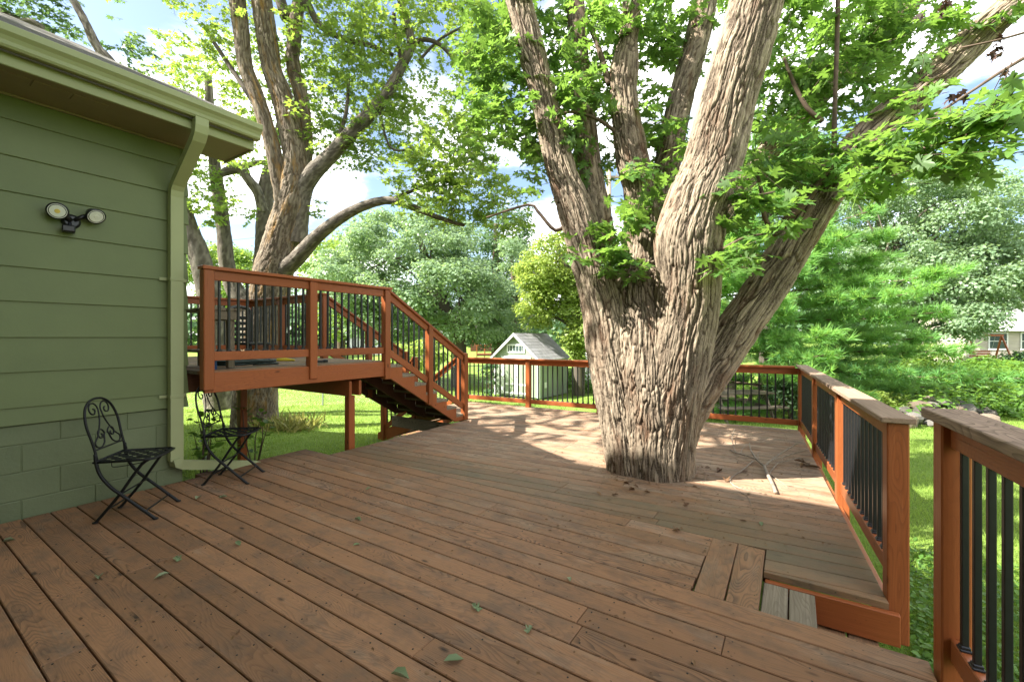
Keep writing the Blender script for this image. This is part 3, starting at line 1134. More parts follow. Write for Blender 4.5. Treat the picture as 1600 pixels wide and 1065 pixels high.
# ------------------------------------------------------------------ side steps down to the lawn, in the corner of the deck
st = thing('side_steps', 'two bare grey plank steps dropping from the deck corner to the lawn', 'steps', (0.15, 2.65, -0.5))
for i, (xa, z) in enumerate(((-0.143, -0.042), (0.10, -0.205))):
    for k in range(2):
        x0 = xa + k * (0.121 + 0.012 * i)
        o = board('tread_board', [(x0, 2.45), (x0 + 0.114 + 0.01 * i, 2.45), (x0 + 0.114 + 0.01 * i, 2.832 + 0.2 * i), (x0, 2.832 + 0.2 * i)], z, 0.035, math.pi / 2, M_GREYWOOD if i == 0 else M_DECK, st, 0.25 - 0.4 * i, 0.25)
for yy in (2.475, 2.80):
    m = MB()
    m.prism([(-0.14, -0.08), (0.09, -0.08), (0.09, -0.243), (0.35, -0.243), (0.35, -0.55), (-0.14, -0.55)], -0.017, 0.017, Matrix(((1, 0, 0, 0), (0, 0, 1, yy), (0, 1, 0, 0), (0, 0, 0, 1))))
    m.obj('stringer', M_DARKWOOD, st)

# ------------------------------------------------------------------ railings
BAL = {}


def baluster(p0, p1, parent, size=0.0205, shoes=True, rz=0.0):
    """square black metal baluster with a shoe at both ends"""
    p0 = Vector(p0); p1 = Vector(p1)
    H = p1.z - p0.z
    key = ('bal', round(H, 3), round(size, 4))
    me = MESH_CACHE.get(key)
    if me is None:
        me = MB().cbox((0, 0, H / 2), (size, size, H), 0.002).mesh('baluster', M_BLACK)
        MESH_CACHE[key] = me
    M = Matrix.Translation(p0) @ Matrix.Rotation(rz, 4, 'Z')
    b = link('baluster', me, parent, M)
    if shoes:
        ks = ('shoe', round(size, 4))
        ms = MESH_CACHE.get(ks)
        if ms is None:
            ms = MB().cbox((0, 0, 0.005), (size * 1.95, size * 1.75, 0.010), 0.003).cbox((0, 0, 0.014), (size * 1.4, size * 1.4, 0.012), 0.003).mesh('shoe', M_BLACK)
            MESH_CACHE[ks] = ms
        link('shoe', ms, b, M)
    return b


def rail_run(parent, a, b, zb0, zb1, zt0, zt1, ztop, pitch=0.1, capw=0.0, capt=0.03, post=0.089, wood=None, cap=None, n=None, shoes=True, ends=(0, 0)):
    """one bay: bottom rail (zb0..zb1), top rail (zt0..zt1), balusters between, from post face to post face"""
    wood = wood or M_RAIL
    a = Vector((a[0], a[1], 0)); b = Vector((b[0], b[1], 0))
    d = (b - a).normalized()
    a2 = a + d * (post / 2 + 0.001); b2 = b - d * (post / 2 + 0.001)
    L = (b2 - a2).length
    Z = lambda z: Vector((0, 0, z))
    beam('bottom_rail', a2 + Z((zb0 + zb1) / 2), b2 + Z((zb0 + zb1) / 2), 0.038, zb1 - zb0, wood, parent)
    beam('top_rail', a2 + Z((zt0 + zt1) / 2), b2 + Z((zt0 + zt1) / 2), 0.038, zt1 - zt0, wood, parent)
    n = n or max(1, round(L / pitch) - 1)
    rz = math.atan2(d.y, d.x)
    for i in range(n):
        p = a2 + d * (L * (i + 0.65) / (n + 0.3))
        baluster(p + Z(zb1), p + Z(zt0), parent, rz=rz, shoes=shoes)


def post_at(parent, x, y, z0, z1, rz=0.0, s=0.089, mat=None, name='post'):
    key = ('post', round(z1 - z0, 3), s, (mat or M_RAIL).name)
    me = MESH_CACHE.get(key)
    if me is None:
        me = MB().cbox((0, 0, 0), (z1 - z0, s, s), 0.006).mesh('post', mat or M_RAIL)
        MESH_CACHE[key] = me
    M = Matrix.Translation((x, y, (z0 + z1) / 2)) @ Matrix.Rotation(rz, 4, 'Z') @ Matrix.Rotation(-math.pi / 2, 4, 'Y')
    return link(name, me, parent, M)


# right-hand run: four posts from the steps to the far corner
sr = thing('side_railing', 'red-stained deck railing with grey weathered flat cap beside the fallen branch', 'railing', (0.3, 5, 0), group='railings of the main deck')
ANG = math.pi / 2 + TH
sp = [(0.438, 2.952), (0.330, 4.47), (0.212, 5.95), (0.088, 7.46)]
for i, (x, y) in enumerate(sp):
    post_at(sr, x, y, -0.215 if i == 0 else -0.20, 0.905, TH)
for p, q in zip(sp[:-1], sp[1:]):
    rail_run(sr, p, q, 0.075, 0.160, 0.812, 0.903, 0.933, n=13)
e0 = Vector((sp[0][0] + 0.0, sp[0][1] - 0.075, 0)); e1 = Vector((sp[3][0], sp[3][1] + 0.09, 0))
dd = (e1 - e0).normalized()
mid = e0 + dd * 2.38
beam('cap', e0 + Vector((0, 0, 0.920)), mid + Vector((0, 0, 0.920)) - dd * 0.001, 0.140, 0.029, M_CAP, sr)
beam('cap', mid + Vector((0, 0, 0.920)) + dd * 0.001, e1 + Vector((0, 0, 0.920)), 0.140, 0.029, M_CAP, sr)

# far run: along the back edge, behind the trunk
fr = thing('back_railing', 'long red deck railing behind the trunk with the shed beyond it', 'railing', (-2.8, 7.3, 0), group='railings of the main deck')
fd = Vector((math.cos(TH), math.sin(TH), 0))
def far_at(s):      # s metres to the left of the corner post
    p = Vector((0.088, 7.46, 0)) - fd * s
    return p.x, p.y
fposts = [0.0, 1.47, 2.96, 4.35, 5.80]
for i, s in enumerate(fposts[1:]):
    x, y = far_at(s)
    post_at(fr, x, y, -0.20, 0.890, TH)
for s0, s1 in zip(fposts[:-1], fposts[1:]):
    rail_run(fr, far_at(s1), far_at(s0), 0.070, 0.152, 0.800, 0.888, 0.92, n=13)
x0, y0 = far_at(5.87); x1, y1 = far_at(0.085); xm, ym = far_at(2.96)
beam('cap', (x0, y0, 0.905), (xm - 0.001, ym, 0.905), 0.140, 0.029, M_RAIL, fr)
beam('cap', (xm + 0.001, ym, 0.905), (x1, y1, 0.905), 0.140, 0.029, M_RAIL, fr)

# near run: starts at the post by the steps and passes close to the right of the camera
nr = thing('near_railing', 'taller red railing with thick grey split cap starting right of the side steps', 'railing', (0.6, 1.5, 0), group='railings of the main deck')
nd = Vector((math.sin(TH) * 1.0, -math.cos(TH), 0))
npos = [Vector((0.5225, 2.385, 0)) + nd * s for s in (0.0, 1.55, 2.9)]
for p in npos:
    post_at(nr, p.x, p.y, -0.24, 1.005, TH)
for p, q in zip(npos[:-1], npos[1:]):
    rail_run(nr, p, q, 0.085, 0.175, 0.91, 1.004, 1.045, n=14)
c0 = npos[0] - nd * 0.085; c1 = npos[-1] + nd * 0.1
beam('cap', c0 + Vector((0, 0, 1.026)), c1 + Vector((0, 0, 1.026)), 0.142, 0.039, M_CAP, nr)

# ------------------------------------------------------------------ raised deck behind the house
RZ = 1.025
rd = thing('raised_deck', 'small raised red deck at the rear corner of the house on tall posts', 'deck', (-6.2, 2.8, gz(-6.2, 2.8)))
RX0, RX1, RY0, RY1 = -8.05, -4.49, CY + 0.02, 3.93
n = 0
xx = RX1 - 0.024
while xx > RX0:
    board('deck_board', [(xx - BW, RY0 + 0.01), (xx, RY0 + 0.01), (xx, RY1), (xx - BW, RY1)], RZ, 0.035, math.pi / 2, M_GREYWOOD if n % 3 else M_DECK, rd, 0.2, 0.2)
    xx -= PITCH; n += 1
beam('rim_board', (RX1, RY0, RZ - 0.105), (RX1, RY1, RZ - 0.105), 0.038, 0.185, M_RAIL, rd)
beam('rim_board', (RX0, RY1 - 0.02, RZ - 0.13), (RX1 - 0.02, RY1 - 0.02, RZ - 0.13), 0.038, 0.185, M_RAIL, rd)
beam('rim_board', (RX0, RY0, RZ - 0.13), (RX0, RY1 - 0.04, RZ - 0.13), 0.038, 0.185, M_RAIL, rd)
for xx in np.arange(RX0 + 0.45, RX1 - 0.1, 0.45):
    beam('joist', (xx, RY0, RZ - 0.13), (xx, RY1 - 0.04, RZ - 0.13), 0.038, 0.185, M_DARKWOOD, rd)
for yy in (3.36, 3.50):
    beam('beam', (RX1 - 0.02, yy, RZ - 0.315), (RX0 + 0.2, yy, RZ - 0.315), 0.038, 0.185, M_RAIL, rd)
for px, py in ((-4.62, 3.43), (-6.25, 2.95), (-7.3, 3.43), (-7.6, 2.2)):
    post_at(rd, px, py, gz(px, py) - 0.05, RZ - 0.41 if py > 3 else RZ - 0.22, 0, name='support_post')
# its railing
zb0, zb1, zt0, zt1 = RZ + 0.095, RZ + 0.178, RZ + 0.835, RZ + 0.925
fx = RX1 - 0.0
pA, pB, pC = (fx + 0.002, 1.815), (fx + 0.002, 2.84), (fx + 0.002, 3.885)
post_at(rd, pA[0], pA[1], RZ - 0.17, zt1)
post_at(rd, pB[0], pB[1], RZ - 0.15, zt1 - 0.0)
post_at(rd, pC[0], pC[1], RZ - 0.24, zt1)
rail_run(rd, pA, pB, zb0, zb1, zt0, zt1, 0, n=11)
rail_run(rd, pB, pC, zb0, zb1, zt0, zt1, 0, n=10)
beam('cap', (fx, 1.76, RZ + 0.942), (fx, 3.95, RZ + 0.942), 0.115, 0.032, M_RAIL, rd)
SXL = -5.83
pD, pE, pF = (SXL, 3.885), (-6.95, 3.885), (-8.0, 3.885)
for p in (pD, pE, pF):
    post_at(rd, p[0], p[1], RZ - 0.2, zt1)
rail_run(rd, pE, pD, zb0, zb1, zt0, zt1, 0, n=11)
rail_run(rd, pF, pE, zb0, zb1, zt0, zt1, 0, n=10)
beam('cap', (-8.06, 3.885, RZ + 0.942), (SXL + 0.05, 3.885, RZ + 0.942), 0.115, 0.032, M_RAIL, rd)
pG = (-8.0, 1.85)
post_at(rd, pG[0], pG[1], RZ - 0.2, zt1)
rail_run(rd, pG, pF, zb0, zb1, zt0, zt1, 0, n=20)
beam('cap', (-8.0, 1.79, RZ + 0.942), (-8.0, 3.82, RZ + 0.942), 0.115, 0.032, M_RAIL, rd)

# ------------------------------------------------------------------ stairs from the raised deck to the main deck
sc = thing('staircase', 'red open-riser wooden stair with black balusters descending to the main deck', 'staircase', (-5.16, 4.7, 0))
NT_ = 7; RISE = 0.1440; RUN = 0.2245; Y0 = RY1 + 0.002
XO, XI = fx - 0.0, SXL
T0 = 0.966           # first tread, just below the raised floor


def stringer(x, mat, t=0.038):
    """saw-tooth side board with a straight lower edge"""
    m = MB()
    low = lambda yy: max(0.004, 0.80 - 0.60 * (yy - Y0))
    for i in range(NT_):
        ya, yb = Y0 + i * RUN, Y0 + (i + 1) * RUN
        zt = T0 - i * RISE - 0.036
        yk = Y0 + (0.80 - 0.004) / 0.60       # where the lower edge meets the deck
        q = [(ya, low(ya))] + ([(yk, 0.004)] if ya < yk < yb else []) + [(yb, low(yb)), (yb, zt), (ya, zt)]
        n = len(q)
        vs = [Vector((x + s * t / 2, a_, b_)) for s in (-1, 1) for a_, b_ in q]
        fs = [tuple(range(n))[::-1], tuple(range(n, 2 * n))] + [(j, j + 1, n + j + 1, n + j) for j in range(n - 1) if j != n - 3]
        if i == 0: fs.append((n - 1, 0, n, 2 * n - 1))
        if i == NT_ - 1: fs.append((n - 3, n - 2, 2 * n - 2, 2 * n - 3))
        m.add(vs, fs)
        if i < NT_ - 1:
            z2 = zt - RISE
            m.add([Vector((x - t / 2, yb, z2)), Vector((x + t / 2, yb, z2)), Vector((x + t / 2, yb, zt)), Vector((x - t / 2, yb, zt))], [(0, 1, 2, 3)])
    return m.obj('stringer', mat, sc)


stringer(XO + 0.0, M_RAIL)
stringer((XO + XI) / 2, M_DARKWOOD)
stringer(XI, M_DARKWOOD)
for i in range(NT_):
    z = T0 - i * RISE
    for k in range(2):
        w_ = 0.116
        yy = Y0 + i * RUN + 0.004 + k * 0.1205
        board('tread_board', [(XI - 0.02, yy), (XO + 0.012, yy), (XO + 0.012, yy + w_), (XI - 0.02, yy + w_)], z, 0.035, 0.0, M_GREYWOOD, sc, 0.3, 0.1)
for i in range(NT_):
    z = T0 - i * RISE
    for xa, xb in ((XI + 0.02, (XO + XI) / 2 - 0.02), ((XO + XI) / 2 + 0.02, XO - 0.02)):
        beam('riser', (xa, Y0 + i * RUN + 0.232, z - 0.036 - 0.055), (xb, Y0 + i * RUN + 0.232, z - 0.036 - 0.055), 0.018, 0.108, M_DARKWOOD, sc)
beam('bearer', (XI - 0.1, 5.28, -0.135), (-4.48, 5.28, -0.135), 0.038, 0.185, M_GREYWOOD, sc)


def stair_rail(x):
    ys = [3.93, 4.69, 5.50]
    tz = lambda yy: (RZ + 0.88) - 0.575 * (yy - 3.93)
    bz = lambda yy: (RZ + 0.11) - 0.60 * (yy - 3.93)
    post_at(sc, x, ys[1], bz(ys[1]) - 0.33, tz(ys[1]) + 0.028, 0)
    post_at(sc, x, ys[2], 0.004, tz(ys[2]) + 0.075, 0)
    for ya, yb in zip(ys[:-1], ys[1:]):
        a_, b_ = ya + (0.0 if ya == ys[0] else 0.047), yb - 0.047
        beam('bottom_rail', (x, a_, bz(a_)), (x, b_, bz(b_)), 0.038, 0.085, M_RAIL, sc)
        beam('top_rail', (x, a_, tz(a_) - 0.035), (x, b_, tz(b_) - 0.035), 0.038, 0.088, M_RAIL, sc)
        n = 7
        for i in range(n):
            yy = a_ + (b_ - a_) * (i + 0.6) / (n + 0.2)
            baluster((x, yy, bz(yy) + 0.045), (x, yy, tz(yy) - 0.085), sc, shoes=False)
    beam('handrail', (x, 3.90, tz(3.90) + 0.026), (x, ys[2] - 0.045, tz(ys[2] - 0.045) + 0.026), 0.10, 0.032, M_RAIL, sc)


stair_rail(XO + 0.002)
stair_rail(XI)

# ------------------------------------------------------------------ stair from the main deck down to the back lawn
gs = thing('lawn_steps', 'short red stair with sloped rails going down to the lawn behind the raised deck stair', 'steps', (-6.1, 6.2, gz(-6.1, 6.2)))
for yy in (5.66, 6.90):
    m = MB()
    gl = gz(-6.6, yy)
    vs = []
    m.prism([(-5.73, -0.06), (-5.73, -0.30), (-6.55, gl), (-6.75, gl), (-6.75, gl + 0.12)], -0.019, 0.019, Matrix(((1, 0, 0, 0), (0, 0, 1, yy), (0, 1, 0, 0), (0, 0, 0, 1))))
    m.obj('stringer', M_RAIL, gs)
    post_at(gs, -5.775, yy, -0.2, 0.97, 0)
    post_at(gs, -6.60, yy, gz(-6.6, yy) - 0.05, 0.38, 0)
    tz = lambda x: 0.92 + (x + 5.775) * 0.68
    bz = lambda x: 0.14 + (x + 5.775) * 0.68
    beam('top_rail', (-6.56, yy, tz(-6.56) - 0.04), (-5.82, yy, tz(-5.82) - 0.04), 0.038, 0.09, M_RAIL, gs)
    beam('handrail', (-6.68, yy, tz(-6.68) + 0.022), (-5.80, yy, tz(-5.80) + 0.022), 0.11, 0.03, M_RAIL, gs)
    beam('bottom_rail', (-6.56, yy, bz(-6.56)), (-5.82, yy, bz(-5.82)), 0.038, 0.085, M_RAIL, gs)
    for k in range(7):
        x = -6.5 + k * 0.105
        baluster((x, yy, bz(x) + 0.04), (x, yy, tz(x) - 0.085), gs, shoes=False)
for i in range(4):
    z = -0.15 - i * 0.165; x = -5.74 - i * 0.25
    for k in range(2):
        xx = x - 0.13 * (k + 1)
        board('tread_board', [(xx, 5.68), (xx + 0.126, 5.68), (xx + 0.126, 6.88), (xx, 6.88)], z, 0.035, math.pi / 2, M_DECK, gs, 0.2, 0.1)
# ------------------------------------------------------------------ limbs with modelled bark
def smooth_path(pts, rad, step):
    """Catmull-Rom through pts, resampled"""
    P = [np.array(p, float) for p in pts]
    out, ro = [], []
    n = len(P)
    for i in range(n - 1):
        p0 = P[max(i - 1, 0)]; p1 = P[i]; p2 = P[i + 1]; p3 = P[min(i + 2, n - 1)]
        L = np.linalg.norm(p2 - p1)
        k = max(2, int(L / step))
        for j in range(k):
            t = j / k
            q = 0.5 * ((2 * p1) + (-p0 + p2) * t + (2 * p0 - 5 * p1 + 4 * p2 - p3) * t * t + (-p0 + 3 * p1 - 3 * p2 + p3) * t ** 3)
            out.append(q); ro.append(rad[i] + (rad[i + 1] - rad[i]) * (t * t * (3 - 2 * t)))
    out.append(P[-1]); ro.append(rad[-1])
    return np.array(out), np.array(ro)


def limb_grid(pts, rad, n, step, amp=0.02, cell=0.05, stretch=0.16, seed=0, lump=0.05, flare=None, twist=0.0):
    C, Rr = smooth_path(pts, rad, step)
    m = len(C)
    T = np.gradient(C, axis=0); T /= np.linalg.norm(T, axis=1)[:, None]
    N = np.zeros_like(C)
    up = np.array([1.0, 0.0, 0.0]) if abs(T[0][0]) < 0.8 else np.array([0, 1.0, 0])
    a = up
    for i in range(m):
        a = a - T[i] * np.dot(a, T[i]); a /= np.linalg.norm(a); N[i] = a
    B = np.cross(T, N)
    S = np.concatenate([[0], np.cumsum(np.linalg.norm(np.diff(C, axis=0), axis=1))])
    th = np.linspace(0, 2 * np.pi, n, endpoint=False)
    TH_, SS = np.meshgrid(th, S)
    TH_ = TH_ + twist * SS
    RR = np.repeat(Rr[:, None], n, 1)
    rref = float(np.median(Rr))
    q = np.stack([np.cos(TH_) * RR, np.sin(TH_) * RR, SS], -1).reshape(-1, 3)
    low = vnoise(q * np.array([3.2, 3.2, 1.6]) + seed * 7.3, seed)
    wob = vnoise(q * np.array([9, 9, 3.0]) + seed, seed + 3)
    qq = q / cell * np.array([1, 1, stretch]) + np.stack([vnoise(q * np.array([16, 16, 5]), seed + 5), vnoise(q * np.array([16, 16, 5]) + 9, seed + 6), wob * 0.9], -1) * 0.55
    F1, F2, ID = worley(qq + seed * 11.7, seed * 4 + 1)
    big = sstep(0.015, 0.17, F2 - F1)
    q2 = q / (cell * 0.42) * np.array([1, 1, stretch * 0.8]) + np.stack([vnoise(q * np.array([30, 30, 6]) + 4, seed + 15), vnoise(q * np.array([30, 30, 6]) + 17, seed + 16), wob], -1) * 0.5
    G1, G2, ID2 = worley(q2 + seed * 3.1, seed * 4 + 9)
    small = sstep(0.02, 0.22, G2 - G1)
    fine = vnoise(q * np.array([90, 90, 30]), seed + 8)
    h = big * (0.30 + 0.45 * ID + small * (0.18 + 0.22 * ID2)) + 0.12 * fine
    h = np.clip(h, 0, 1.3)
    disp = amp * (h - 0.45) + lump * RR.reshape(-1) * low
    r2 = RR + disp.reshape(m, n)
    if flare is not None:
        r2 = r2 + flare(TH_, SS)
    V = C[:, None, :] + N[:, None, :] * (np.cos(th)[None, :, None] * r2[..., None]) + B[:, None, :] * (np.sin(th)[None, :, None] * r2[..., None])
    uv = np.stack([np.broadcast_to(th * rref, (m, n)), SS - 0 * SS], -1)
    return V, np.clip(h, 0, 1).reshape(m, n), uv, S


def grid_mesh(name, parts, mat):
    """parts: list of (V grid, h grid, uv grid, cap_end)"""
    Vs, Fs, Hs, Us = [], [], [], []
    off = 0
    for V, h, uv in parts:
        m, n = h.shape
        # close the seam with its own column so the texture does not run backwards
        V = np.concatenate([V, V[:, :1]], 1); h = np.concatenate([h, h[:, :1]], 1)
        u2 = uv[:, :1].copy(); u2[..., 0] = uv[:, -1:, 0] + (uv[:, 1:2, 0] - uv[:, :1, 0])
        uv = np.concatenate([uv, u2], 1)
        n += 1
        I = np.arange(m * n).reshape(m, n) + off
        F = np.stack([I[:-1, :-1], I[:-1, 1:], I[1:, 1:], I[1:, :-1]], -1).reshape(-1, 4)
        Vs.append(V.reshape(-1, 3)); Hs.append(h.ravel()); Us.append(uv.reshape(-1, 2)); Fs.append(F)
        off += m * n
    V = np.concatenate(Vs); F = np.concatenate(Fs)
    me = np_mesh(name, V, F, mat, True, {'h': np.concatenate(Hs)}, np.concatenate(Us))
    return me


def pxpath(lst):
    """list of (u, v, distance, half width in photo pixels) -> points and radii in metres"""
    P = [at(u, v, d) for u, v, d, r in lst]
    R = [r * d / FPX for u, v, d, r in lst]
    return P, R


# ------------------------------------------------------------------ leaves
def outline_maple():
    h = [(0.0, 0.0), (0.10, 0.05), (0.27, -0.06), (0.40, 0.03), (0.30, 0.10), (0.36, 0.19), (0.19, 0.24), (0.36, 0.36), (0.58, 0.50), (0.43, 0.50), (0.44, 0.62), (0.28, 0.53), (0.13, 0.47), (0.17, 0.64),
         (0.29, 0.76), (0.15, 0.76), (0.10, 0.88)]
    pts = h + [(0.0, 1.04)] + [(-x, y) for x, y in h[::-1][:-1]]
    return pts


def leaf_template(pts, center=(0, 0.36), fold=0.16, droop=0.22):
    V = [(center[0], center[1], 0.0)] + [(x, y, fold * abs(x) - droop * max(0, y - 0.3) ** 2 - 0.35 * droop * abs(x) ** 1.5) for x, y in pts]
    n = len(pts)
    F = [(0, 1 + i, 1 + (i + 1) % n) for i in range(n)]
    return np.array(V, float), np.array(F, int)


T_MAPLE = leaf_template(outline_maple())
_st = [(0, 0), (0.30, 0.02), (0.20, 0.22), (0.55, 0.50), (0.16, 0.50), (0.0, 1.0), (-0.16, 0.50), (-0.55, 0.50), (-0.20, 0.22), (-0.30, 0.02)]
T_STAR = leaf_template(_st, (0, 0.33), 0.12, 0.15)
T_OVAL = (np.array([(0, 0, 0), (0.30, 0.35, 0.06), (0.22, 0.72, 0.03), (0, 1, -0.08), (-0.22, 0.72, 0.03), (-0.30, 0.35, 0.06)], float), np.array([(0, 1, 2), (0, 2, 3), (0, 3, 4), (0, 4, 5)]))
T_CARD = (np.array([(0, 0, 0), (0.36, 0.45, 0.08), (0, 1, -0.06), (-0.36, 0.5, 0.07)], float), np.array([(0, 1, 2), (0, 2, 3)]))
T_BLADE = (np.array([(-0.05, 0, 0), (0.05, 0, 0), (0.0, 1, 0)], float), np.array([(0, 1, 2)]))


def unit(A):
    return A / np.maximum(np.linalg.norm(A, axis=1), 1e-9)[:, None]


def frames(n, rng, up_bias=1.0, tip=None, tip_w=0.0, spread=0.9):
    """leaf frames: normals mostly up, tips pointing anywhere or along tip"""
    nrm = rng.normal(size=(n, 3)) * spread; nrm[:, 2] = np.abs(nrm[:, 2]) + up_bias
    nrm = unit(nrm)
    t = rng.normal(size=(n, 3))
    if tip is not None: t = t + tip * tip_w
    t[:, 2] -= 0.25
    t = t - nrm * np.sum(t * nrm, 1)[:, None]
    return unit(t), nrm


def scatter(T, pos, t, nrm, size, rnd):
    """one mesh's worth of leaves"""
    V0, F0 = T
    b = np.cross(t, nrm)
    size = np.asarray(size)
    V = pos[:, None, :] + (b[:, None, :] * V0[None, :, 0:1] + t[:, None, :] * V0[None, :, 1:2] + nrm[:, None, :] * V0[None, :, 2:3]) * size[:, None, None]
    k = len(V0)
    F = F0[None] + (np.arange(len(pos)) * k)[:, None, None]
    return V.reshape(-1, 3), F.reshape(-1, 3), np.repeat(rnd, k)


def leaves_obj(name, T, pos, t, nrm, size, rnd, mat, parent=None, kind='stuff'):
    V, F, R = scatter(T, pos, t, nrm, size, rnd)
    return link(name, np_mesh(name, V, F, mat, False, {'rnd': R}), parent, None, kind)


def ell_pts(n, c, ax, rng, shell=0.0):
    """points in an ellipsoid whose axes are the rows of ax"""
    d = unit(rng.normal(size=(n, 3)))
    r = rng.random(n) ** (1 / 3)
    r = shell + (1 - shell) * r
    return np.array(c)[None] + (d * r[:, None]) @ np.array(ax), d


def cam_ax(ru, rv, rd, d):
    return [list(CR * (ru * d / FPX)), list(Vector((0, 0, 1)) * (rv * d / FPX)), list(CF * rd)]


def sprays(blobs, rng, per_leaf=(6, 11), leaf=0.12, length=(0.25, 0.5), center=None):
    """leafy twigs filling blobs of (u, v, dist, ru, rv, rdist, n sprays); returns leaf arrays and twig segments"""
    P, TT, NN, SZ, RN, TW = [], [], [], [], [], []
    for (u, v, d, ru, rv, rdd, n) in blobs:
        c = at(u, v, d)
        base, _ = ell_pts(n, c, cam_ax(ru, rv, rdd, d), rng)
        tone = rng.normal(0, 0.12)
        for i in range(n):
            ax = rng.normal(size=3); ax[2] = ax[2] * 0.35 - 0.18; ax /= np.linalg.norm(ax)
            L = rng.uniform(*length)
            k = rng.integers(*per_leaf)
            side = np.cross(ax, [0, 0, 1.0]); side /= np.linalg.norm(side)
            s0 = base[i] - ax * L * 0.5
            TW.append((s0, base[i] + ax * L * 0.5 - np.array([0, 0, 0.06 * L])))
            f = (np.arange(k) + 0.6) / k
            sg = np.where(np.arange(k) % 2 == 0, 1.0, -1.0)
            pp = s0[None] + ax[None] * (f * L)[:, None] - np.array([0, 0, 1])[None] * (0.06 * L * f ** 2)[:, None]
            tip = ax[None] * rng.uniform(0.3, 1.0, k)[:, None] + side[None] * sg[:, None] * rng.uniform(0.5, 1.1, k)[:, None]
            tip[:, 2] -= rng.uniform(0.0, 0.6, k)
            tip = unit(tip)
            nr_ = rng.normal(size=(k, 3)) * 0.42; nr_[:, 2] += 1.0
            nr_ = nr_ - tip * np.sum(nr_ * tip, 1)[:, None]; nr_ = unit(nr_)
            sz = leaf * rng.uniform(0.65, 1.2, k) * (0.75 + 0.35 * np.sin(f * 3.0))
            pp = pp + tip * (0.25 * leaf)
            P.append(pp); TT.append(tip); NN.append(nr_); SZ.append(sz)
            RN.append(np.clip(0.45 + tone + rng.normal(0, 0.2, k), 0, 1))
    return np.concatenate(P), np.concatenate(TT), np.concatenate(NN), np.concatenate(SZ), np.concatenate(RN), TW


def twig_mesh(name, TW, mat, r=0.003, n=3):
    A = np.array([a for a, b in TW]); B = np.array([b for a, b in TW])
    D = unit(B - A)
    up = np.where(np.abs(D[:, 2:3]) > 0.9, np.array([[1.0, 0, 0]]), np.array([[0, 0, 1.0]]))
    N = unit(np.cross(D, up)); Bn = np.cross(D, N)
    r = np.broadcast_to(np.asarray(r, float), (len(A),))
    V = []
    for e, (Q, k) in enumerate(((A, 1.0), (B, 0.5))):
        for i in range(n):
            a = 2 * np.pi * i / n
            V.append(Q + (N * math.cos(a) + Bn * math.sin(a)) * (r * k)[:, None])
    V = np.stack(V, 1)
    F0 = np.array([(i, (i + 1) % n, n + (i + 1) % n, n + i) for i in range(n)])
    F = F0[None] + (np.arange(len(A)) * 2 * n)[:, None, None]
    return np_mesh(name, V.reshape(-1, 3), F.reshape(-1, 4), mat, True)
# ------------------------------------------------------------------ the big maple in the deck
maple = thing('maple_tree', 'massive many-stemmed maple with flaky pale bark growing up through the deck', 'tree', (-1.24, 4.5, -0.6))
LIMBS = {
    'front': [(1030, 815, 4.34, 52), (1034, 740, 4.30, 44), (1042, 670, 4.26, 43), (1050, 610, 4.22, 45), (1060, 550, 4.18, 47), (1070, 490, 4.15, 47), (1074, 430, 4.10, 46), (1075, 375, 4.06, 49), (1090, 320, 4.03, 46), (1114, 250, 4.0, 41), (1138, 150, 3.96, 39), (1167, 50, 3.93, 40), (1182, 0, 3.92, 40), (1207, -80, 3.9, 40), (1262, -220, 3.9, 36)],
    'left': [(992, 815, 4.42, 50), (986, 740, 4.40, 37), (978, 670, 4.42, 36), (967, 600, 4.46, 38), (956, 540, 4.50, 38), (944, 480, 4.56, 35), (928, 420, 4.65, 31), (905, 345, 4.78, 27), (876, 262, 4.88, 21), (852, 160, 4.98, 18.5), (828, 70, 5.08, 19), (808, -10, 5.15, 19), (795, -90, 5.2, 18), (770, -260, 5.4, 14)],
    'right': [(1045, 745, 4.46, 22), (1060, 675, 4.46, 28), (1096, 598, 4.42, 32), (1146, 520, 4.34, 30), (1200, 444, 4.26, 28), (1246, 368, 4.2, 28), (1292, 295, 4.15, 27), (1364, 207, 4.1, 25), (1440, 140, 4.05, 22), (1530, 55, 4.0, 22), (1610, -15, 3.9, 21), (1760, -140, 3.8, 18)],
    'mid': [(1005, 640, 4.55, 46), (1003, 560, 4.60, 42), (1002, 460, 4.68, 34), (1002, 380, 4.75, 28), (1000, 300, 4.8, 23), (986, 240, 4.85, 24), (974, 150, 4.9, 20), (975, 110, 4.92, 21), (982, 60, 5.0, 14), (988, 0, 5.05, 13), (990, -120, 5.2, 11)],
    'back': [(955, 470, 4.85, 26), (938, 360, 4.95, 21), (922, 260, 5.05, 17), (912, 170, 5.15, 16), (905, 80, 5.25, 14), (898, -10, 5.3, 13), (890, -140, 5.4, 10)],
    'rear': [(1020, 500, 4.8, 32), (1030, 370, 4.95, 25), (1046, 240, 5.05, 19), (1068, 140, 5.15, 18), (1092, 50, 5.25, 18), (1108, -40, 5.3, 17), (1140, -180, 5.4, 13)],
    'slim': [(1075, 440, 4.75, 26), (1130, 330, 4.9, 20), (1185, 255, 5.1, 17), (1250, 180, 5.3, 16), (1330, 100, 5.5, 16), (1390, 40, 5.7, 15), (1445, -20, 5.8, 14), (1560, -140, 6.0, 11)],
}
core = [(1015, 815, 4.45, 78), (1015, 745, 4.45, 64), (1014, 690, 4.45, 63), (1014, 640, 4.46, 67), (1013, 580, 4.5, 74), (1012, 520, 4.56, 74), (1006, 470, 4.62, 66), (1003, 425, 4.68, 45)]
trunk_parts = []
P, R = pxpath(core)
V, h, uv, S = limb_grid(P, R, 460, 0.010, 0.028, 0.044, 0.065, 1, 0.10)
trunk_parts.append((V, h, uv))
